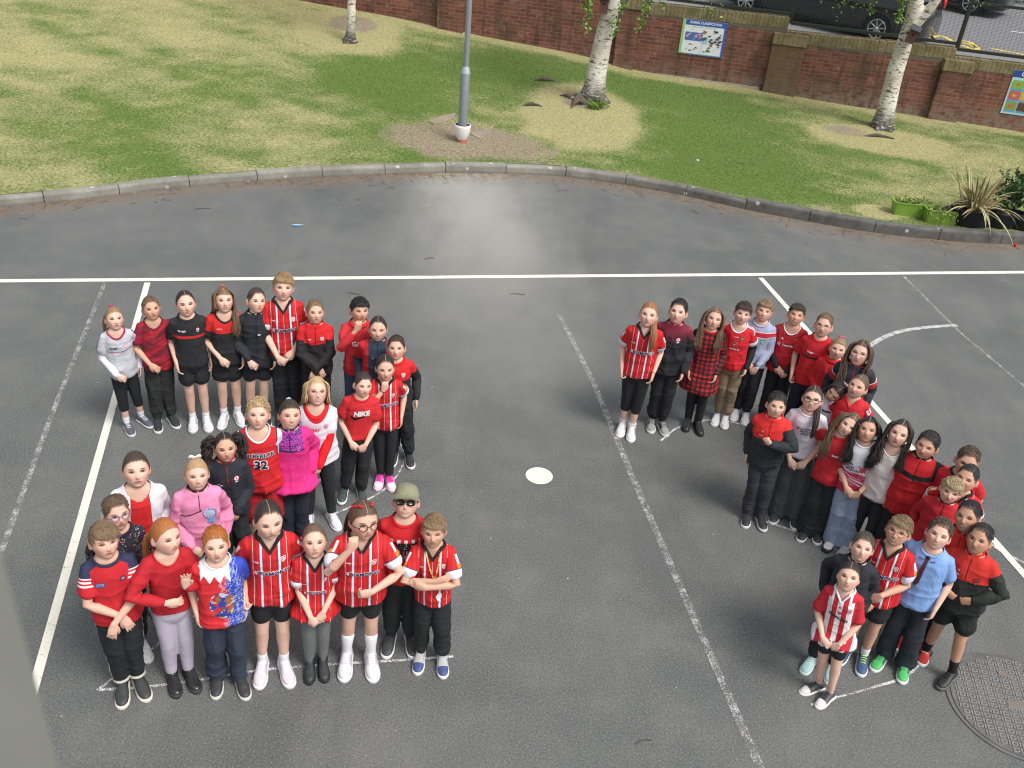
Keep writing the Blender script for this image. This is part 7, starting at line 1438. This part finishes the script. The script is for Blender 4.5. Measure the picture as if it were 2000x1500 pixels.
 dict(label='boy in red football shirt with white pointed collar over a black undershirt', feet=(1500, 822), top=(1558, 597), hair=('fringe', (.035, .022, .016), dict(front=.056, drop=.018, sw=-.8, side=.005)), head=(2, 14, 2), skin='warm', face=('teeth', .0014, .4), top_=dict(mat=('manu', lambda n, t, a: n.mix(n.mul(sl(n, a), n.lt(a[0], .2)), (.48, .010, .022), (.30, .008, .02))), neck='scoop', collar=(.72, .70, .74), cw=.006, under=(.012, .014, .022), decals=[('text', 'TeamViewer', .018, .885, .026, (.76, .72, .74), .0012), ('polys', [([(-.092, .870), (-.066, .870), (-.066, .900), (-.092, .900)], (.76, .72, .74)), ([(-.088, .880), (-.079, .886), (-.070, .880), (-.070, .890), (-.079, .884), (-.088, .890)], (.45, .01, .02))], 'sponsor_mark'), ('polys', [([(-.072, .935), (-.044, .935), (-.058, .955)], (.76, .72, .74))], 'maker_mark'), ('polys', [(shield(.062, .945, .019), (.45, .22, .03)), (shield(.062, .94, .013), (.5, .02, .02))], 'crest')]), arms=('clasp', 'claspo'), bot=dict(kind='jog', c=(.014, .013, .016), side=((.45, .02, .03), .12)), shoe=BS, extra=[('polo',)], w=1.04),
 dict(label='boy with thin framed glasses and swept up hair in a plain red tee', top=(1614, 617), h=1.30, hair=('quiff', (.15, .095, .055)), head=(0, 14, 2), skin='fair', face=('open', .003, -.1), top_=dict(mat=('red34', p_band((.58, .012, .022), (.014, .012, .016), (.58, .012, .022), .862, .880, slv=(.58, .012, .022))), neck='crew', collar=(.55, .012, .02), decals=[('text', 'Errigal', -.045, .925, .020, (.66, .5, .6))]), arms=(('side', dict(w=(.17, -.06, .66), cu=1.0)), 'side'), bot=dict(kind='jog', c=(.014, .018, .035)), shoe=BB, extra=[('glasses', (.06, .055, .05), .021, .0014)]),
 dict(label='little girl in red hooded top with a pink bow in her high ponytail', top=(1641, 662), h=1.17, hair=('pony', (.26, .165, .085), dict(nopart=1, px=-.9, pz=.02, len=-.02, R=.018, front=.060)), head=(2, 6, 2), skin='pale', face=('closed', .0034, .2), top_=dict(kind='tee', name='hooded_top', mat=('red35', solid((.60, .014, .020))), neck='high', collar=(.60, .014, .02), cw=.024, sleeve=1.85, loose=1.1), arms=('clasp', 'back'), bot=dict(kind='jog', c=BLACK), shoe=BB, extra=[('bow', (-.005, .03, .112), (.60, .12, .26), .028)]),
 dict(label='girl in thin glasses with very long brown hair and a navy and red jacket', top=(1687, 667), h=1.36, hair=('long', (.075, .042, .028), dict(zend=.90, n=24, front=.062)), head=(-6, 10, 2), skin='pale', face=('closed', .003, .1), top_=dict(kind='jacket', mat=('j36', p_36), sleeve=1.9, collar=(.45, .015, .02), cr=1.0, zipc=(.5, .01, .02)), arms=('side', 'side'), bot=dict(kind='jog', c=BLACK), shoe=BB, extra=[('glasses', (.30, .16, .14), .023, .0013)]),
 dict(label='dark haired child in white printed top bending her head sideways between the girls', top=(1634, 738), h=1.13, hair=('long', (.022, .014, .012), dict(zend=1.0, n=14, front=.060, vol=.3, frontside=(0, 0))), head=(-22, -8, 34), skin='warm', face=('closed', .0022, 0), top_=dict(mat=('w37', solid((.68, .66, .72))), neck='crew', collar=(.6, .6, .66), decals=[('text', 'Simple', 0, .94, .03, (.04, .03, .06), .0015)]), arms=('side', 'back'), bot=dict(kind='jog', c=NAVY), shoe=BB),
 dict(label='girl with tied back brown hair in red open neck jersey with white shoulder marks', top=(1680, 733), h=1.25, hair=('pulled', (.10, .06, .04), dict(front=.064)), head=(-14, 10, 2), skin='fair', face=('open', .003, -.3), top_=dict(mat=('red38', lambda n, t, a: n.mix(n.mul(n.mul(n.btw(a[0], .1, .42), n.gt(a[2], 0)), n.mx(n.btw(a[1], .05, .28), n.btw(a[1], .45, .68))), (.60, .014, .024), (.76, .74, .78))), neck='v', collar=(.62, .02, .03), cw=.013, decals=[('text', 'C', -.045, .925, .02, (.7, .6, .65))]), arms=('fwd', 'side'), bot=dict(kind='jog', c=BLACK), shoe=BB),
 dict(label='girl with black framed glasses and side ponytail in white lettered tee', feet=(1536, 1008), top=(1590, 757), hair=('pony', (.045, .026, .020), dict(px=.6, pz=-.03, R=.022, n=40, path=[(.05, .03, 1.10), (.072, -.095, 1.04), (.072, -.135, .95), (.060, -.140, .87)], front=.064)), head=(-2, 12, 4), skin='pale', face=('closed', .0034, .2), top_=dict(mat=('w39', solid((.72, .68, .76))), neck='crew', collar=(.7, .66, .74), cw=.006, hem=.655, decals=[('text', 'SCOTTISH', .015, .925, .019, (.05, .05, .10), .0007), ('text', 'SPECTRUM', .015, .903, .019, (.05, .05, .10), .0007), ('text', 'PROJECT', .015, .881, .019, (.05, .05, .10), .0007), ('polys', [(shield(-.050, .922, .012), (.5, .04, .1))], 'crest')]), arms=('clasp', 'claspo'), bot=dict(kind='wide', c=(.055, .062, .068), denim=1), shoe=dict(c=(.03, .035, .05), sole=(.7, .7, .72), toe=(.03, .04, .05)), extra=[('glasses', (.012, .010, .012), .023, .0024)]),
 dict(label='dark haired boy in red and dark green half-zip top raising a fist to his chest', feet=(1472, 1012), top=(1518, 771), hair=('crop', (.022, .018, .018), dict(top=.018, front=.054)), head=(8, 8, 2), skin='fair', face=('closed', .003, 0), top_=dict(kind='jacket', mat=('j40', p_split((.66, .022, .018), (.014, .020, .024), .875, .22, -.6)), sleeve=1.9, collar=(.60, .02, .02), zipl=.885, loose=1.06, decals=[('maker', -.06, .91), ('text', 'K', -.05, .95, .016, (.8, .6, .6))]), arms=('side', ('fist', dict(w=(.045, -.19, .90)))), bot=dict(kind='straight', c=(.032, .038, .048)), shoe=dict(BS, yaw=12)),
 dict(label='girl with long straight light brown hair in plain red tee and black flared trousers', feet=(1582, 1042), top=(1656, 804), hair=('long', (.13, .085, .050), dict(zend=.86, n=26, lr=.0085, front=.066, frontside=(1, 1))), head=(-2, 8, 24), skin='pale', face=('closed', .003, .6), top_=dict(mat=('red41', solid((.50, .012, .024))), neck='crew', collar=(.48, .012, .022), sleeve=.75, decals=[('text', 'Errigal', .01, .88, .02, (.7, .66, .7))]), arms=('back', 'back'), bot=dict(kind='wide', c=(.016, .020, .022)), shoe=dict(BS), stance=.045),
 dict(label='dark wavy haired girl in white and red campaign tee and pale wide jeans', feet=(1636, 1066), top=(1700, 818), hair=('long', (.016, .011, .011), dict(zend=.90, kink=12, n=26, lr=.011, vol=1.3, front=.064)), head=(2, 14, 4), skin='warm', face=('closed', .0032, .6), top_=dict(mat=('ryan', p_ryan), neck='crew', collar=(.74, .74, .8), cw=.006, sleeve=.8, decals=[('text', 'The', -.058, .880, .030, (.10, .03, .10), .0006), ('text', 'Ryan', -.050, .852, .030, (.10, .03, .10), .0006), ('text', 'McBride', -.032, .824, .030, (.10, .03, .10), .0006), ('polys', [(circ(.045, .868, .012), (.60, .30, .22)), ([(.025, .815), (.068, .815), (.070, .855), (.022, .855)], (.60, .08, .12)), ([(.022, .855), (.008, .875), (.014, .885), (.032, .86)], (.6, .3, .25)), ([(.070, .855), (.086, .878), (.078, .888), (.060, .86)], (.6, .3, .25))], 'print')]), arms=('clasp', 'claspo'), bot=dict(kind='wide', c=(.26, .33, .46), denim=1), shoe=dict(c=(.74, .68, .68), sole=(.03, .03, .035), st=1.4), stance=.055, extra=[('bracelet', 1)]),
 dict(label='girl with straight dark hair in a cream ribbed top', top=(1763, 823), h=1.31, hair=('long', (.030, .019, .017), dict(zend=.94, n=22, lr=.008, vol=.7, front=.068)), head=(-4, 10, 2), skin='pale', face=('open', .0034, -.2), top_=dict(mat=('cream', solid((.66, .60, .60))), neck='scoop', collar=(.64, .58, .58), cw=.005, sleeve=1.0), arms=('side', 'side'), bot=dict(kind='leg', c=(.02, .021, .024)), shoe=dict(c=(.4, .42, .44))),
 dict(label='boy in red fleece with one black band across the chest', top=(1818, 847), h=1.30, hair=('crop', (.020, .016, .016), dict(top=.016, front=.056)), head=(-8, 4, 2), skin='warm', face=('closed', .0022, 0), top_=dict(kind='jacket', mat=('j44', p_redblk_band), sleeve=1.94, collar=(.05, .01, .015), loose=1.06, hem=.585, zipl=.87), arms=('side', 'back'), bot=dict(kind='jog', c=BLACK), shoe=BB, w=1.08),
 dict(label='boy with brown side swept hair, face half covered by the head before him', top=(1897, 877), h=1.31, hair=('quiff', (.07, .042, .028)), head=(6, 4, 2), skin='warm', top_=dict(mat=('red45', solid((.52, .012, .024))), neck='crew', collar=(.02, .02, .03)), arms=('side', 'side'), bot=dict(kind='jog', c=BLACK), shoe=BB, w=1.05),
 dict(label='boy with shaved sides in striped football shirt with closed eyes', top=(1897, 913), h=1.27, hair=('fade', (.020, .016, .018), dict(front=.060)), head=(-6, 12, -2), skin='warm', face=('closed', .0014, -.2), top_=dc(), arms=(('side', dict(w=(.22, -.05, .72))), 'side'), bot=dict(kind='jog', c=BLACK), shoe=BB),
 dict(label='pale blond fringed boy in dark red zip top looking down', top=(1865, 936), h=1.20, hair=('bowl', (.36, .27, .16), dict(drop=.030, sw=.5, front=.050)), head=(2, 4, 4), skin='pale', face=('closed', .003, -.3), top_=dict(kind='jacket', mat=('red47', solid((.46, .010, .020))), sleeve=1.9, collar=(.03, .01, .015), zipl=.88), arms=('side', 'side'), bot=dict(kind='jog', c=BLACK), shoe=BB),
 dict(label='boy with slicked black hair showing his tongue, orange red jacket, red shoes', top=(1903, 990), h=1.30, hair=('quiff', (.012, .012, .016)), head=(-10, 16, -6), skin='tan', face=('teeth', .0036, .5), top_=dict(kind='jacket', mat=('red48', solid((.62, .020, .014))), sleeve=1.9, collar=(.5, .02, .02), decals=[('text', 'AFC', -.05, .93, .018, (.8, .6, .6))]), arms=('side', 'side'), bot=dict(kind='jog', c=BLACK), shoe=dict(c=(.58, .02, .02), sole=(.76, .74, .74))),
 dict(label='boy in thin round glasses and striped football shirt, neon laced navy trainers', feet=(1668, 1288), top=(1760, 1015), hair=('fringe', (.22, .15, .085), dict(front=.050, drop=.030, sw=.9)), head=(-2, 16, 4), skin='warm', face=('teeth', .0034, -.5), top_=dc(), arms=('clasp', ('claspo', dict(w=(.03, -.18, .74)))), bot=dict(kind='short', c=(.013, .014, .017)), shoe=dict(c=(.03, .07, .16), sole=(.62, .66, .68), laces=(.55, .80, .04), sock=((.74, .75, .78), .22)), extra=[('glasses', (.05, .045, .04), .0225, .0015)], w=1.05),
 dict(label='boy with grey brown cropped hair in dark jacket half hidden behind the front girl', feet=(1603, 1300), top=(1690, 1050), hair=('crop', (.09, .075, .062), dict(top=.013)), head=(2, 18, 0), skin='pale', face=('closed', .003, .4), top_=dict(kind='jacket', mat=('j50', solid((.014, .018, .024))), sleeve=1.9, collar=(.015, .018, .022)), arms=('side', 'side'), bot=dict(kind='jog', c=(.014, .016, .018)), shoe=dict(c=(.35, .55, .55), sole=(.6, .7, .7))),
 dict(label='laughing boy in pale blue school shirt and striped tie with green trainers', feet=(1742, 1294), top=(1838, 1022), hair=('curly', (.075, .048, .034), dict(top=.015, front=.058)), head=(4, 16, 2), skin='pale', face=('teeth', .0016, .9), top_=dict(mat=('blue51', solid((.22, .38, .72))), neck='crew', collar=(.22, .38, .72), cw=.010, sleeve=.70, loose=1.05, hem=.60), arms=('back', 'fwd'), bot=dict(kind='straight', c=(.014, .020, .030)), shoe=dict(c=(.06, .42, .11), sole=(.70, .72, .72), laces=(.05, .3, .09), panel=(.02, .10, .05)), extra=[('tie',)], w=1.08, footR=(.02, -.02)),
 dict(label='boy with swept back dark hair in orange red and black football jacket and shorts', feet=(1836, 1308), top=(1918, 1032), hair=('quiff', (.022, .017, .015)), head=(-4, 14, 0), skin='tan', face=('closed', .004, 0), top_=dict(kind='jacket', mat=('j52', p_split((.58, .022, .014), (.014, .016, .014), .885, .30, -.3)), sleeve=1.9, collar=(.55, .02, .015), zipl=.90, loose=1.05, hem=.61, decals=[('polys', [(shield(.065, .900, .022), (.02, .02, .03)), (shield(.065, .900, .017), (.40, .04, .04)), (circ(.065, .902, .009), (.02, .02, .03))], 'crest'), ('maker', -.06, .925), ('text', 'JT', -.05, .955, .014, (.7, .5, .5))]), arms=('hip', ('hip', dict(w=(.06, -.17, .77)))), bot=dict(kind='short', c=(.012, .014, .013)), shoe=dict(c=(.013, .014, .015), sole=(.10, .10, .10), laces=(.02, .02, .02), yaw=-25, sock=((.014, .014, .016), .35)), footL=(-.07, .04), footR=(.02, -.06), w=1.06),
 dict(label='girl in broad red and white striped shirt with white toed canvas shoes', hs=1.06, feet=(1606, 1352), top=(1661, 1105), hair=('pulled', (.022, .018, .018), dict(front=.060)), head=(2, 20, 6), skin='pale', face=('closed', .0032, .8), top_=dict(mat=('wide', p_wide), neck='v', collar=(.78, .77, .80), cw=.012, sleeve=.78, hem=.575, decals=[('polys', [([(-.072, .855), (.072, .815), (.076, .845), (-.066, .885)], (.78, .77, .80))], 'sponsor_mark'), ('text', 'DIAMOND', .002, .849, .030, (.02, .02, .05), .0016, -15), ('polys', [([(-.010, .895), (.004, .880), (.004, .900), (-.010, .912)], (.5, .02, .04)), ([(.004, .880), (.020, .890), (.020, .908), (.004, .900)], (.5, .02, .04))], 'sponsor_mark'), ('crest', .070, .925, .020, (.5, .02, .05), (.74, .7, .74)), ('polys', [([(-.012, .938), (.014, .938), (.001, .955)], (.5, .02, .05))], 'maker_mark')]), arms=('clasp', 'claspo'), bot=dict(kind='bike', c=(.012, .013, .015)), shoe=dict(c=(.06, .06, .07), toe=(.72, .71, .70), sole=(.74, .73, .70), laces=(.02, .02, .025), yaw=-32), stance=.05, footR=(.01, -.05)),
]

for _i, _k in enumerate(KIDS):
    _k.setdefault('group', GL if _i < 27 else GR_)
# ------------------------------------------------------------------ the children
for i, S in enumerate(KIDS): make_person(i, S)
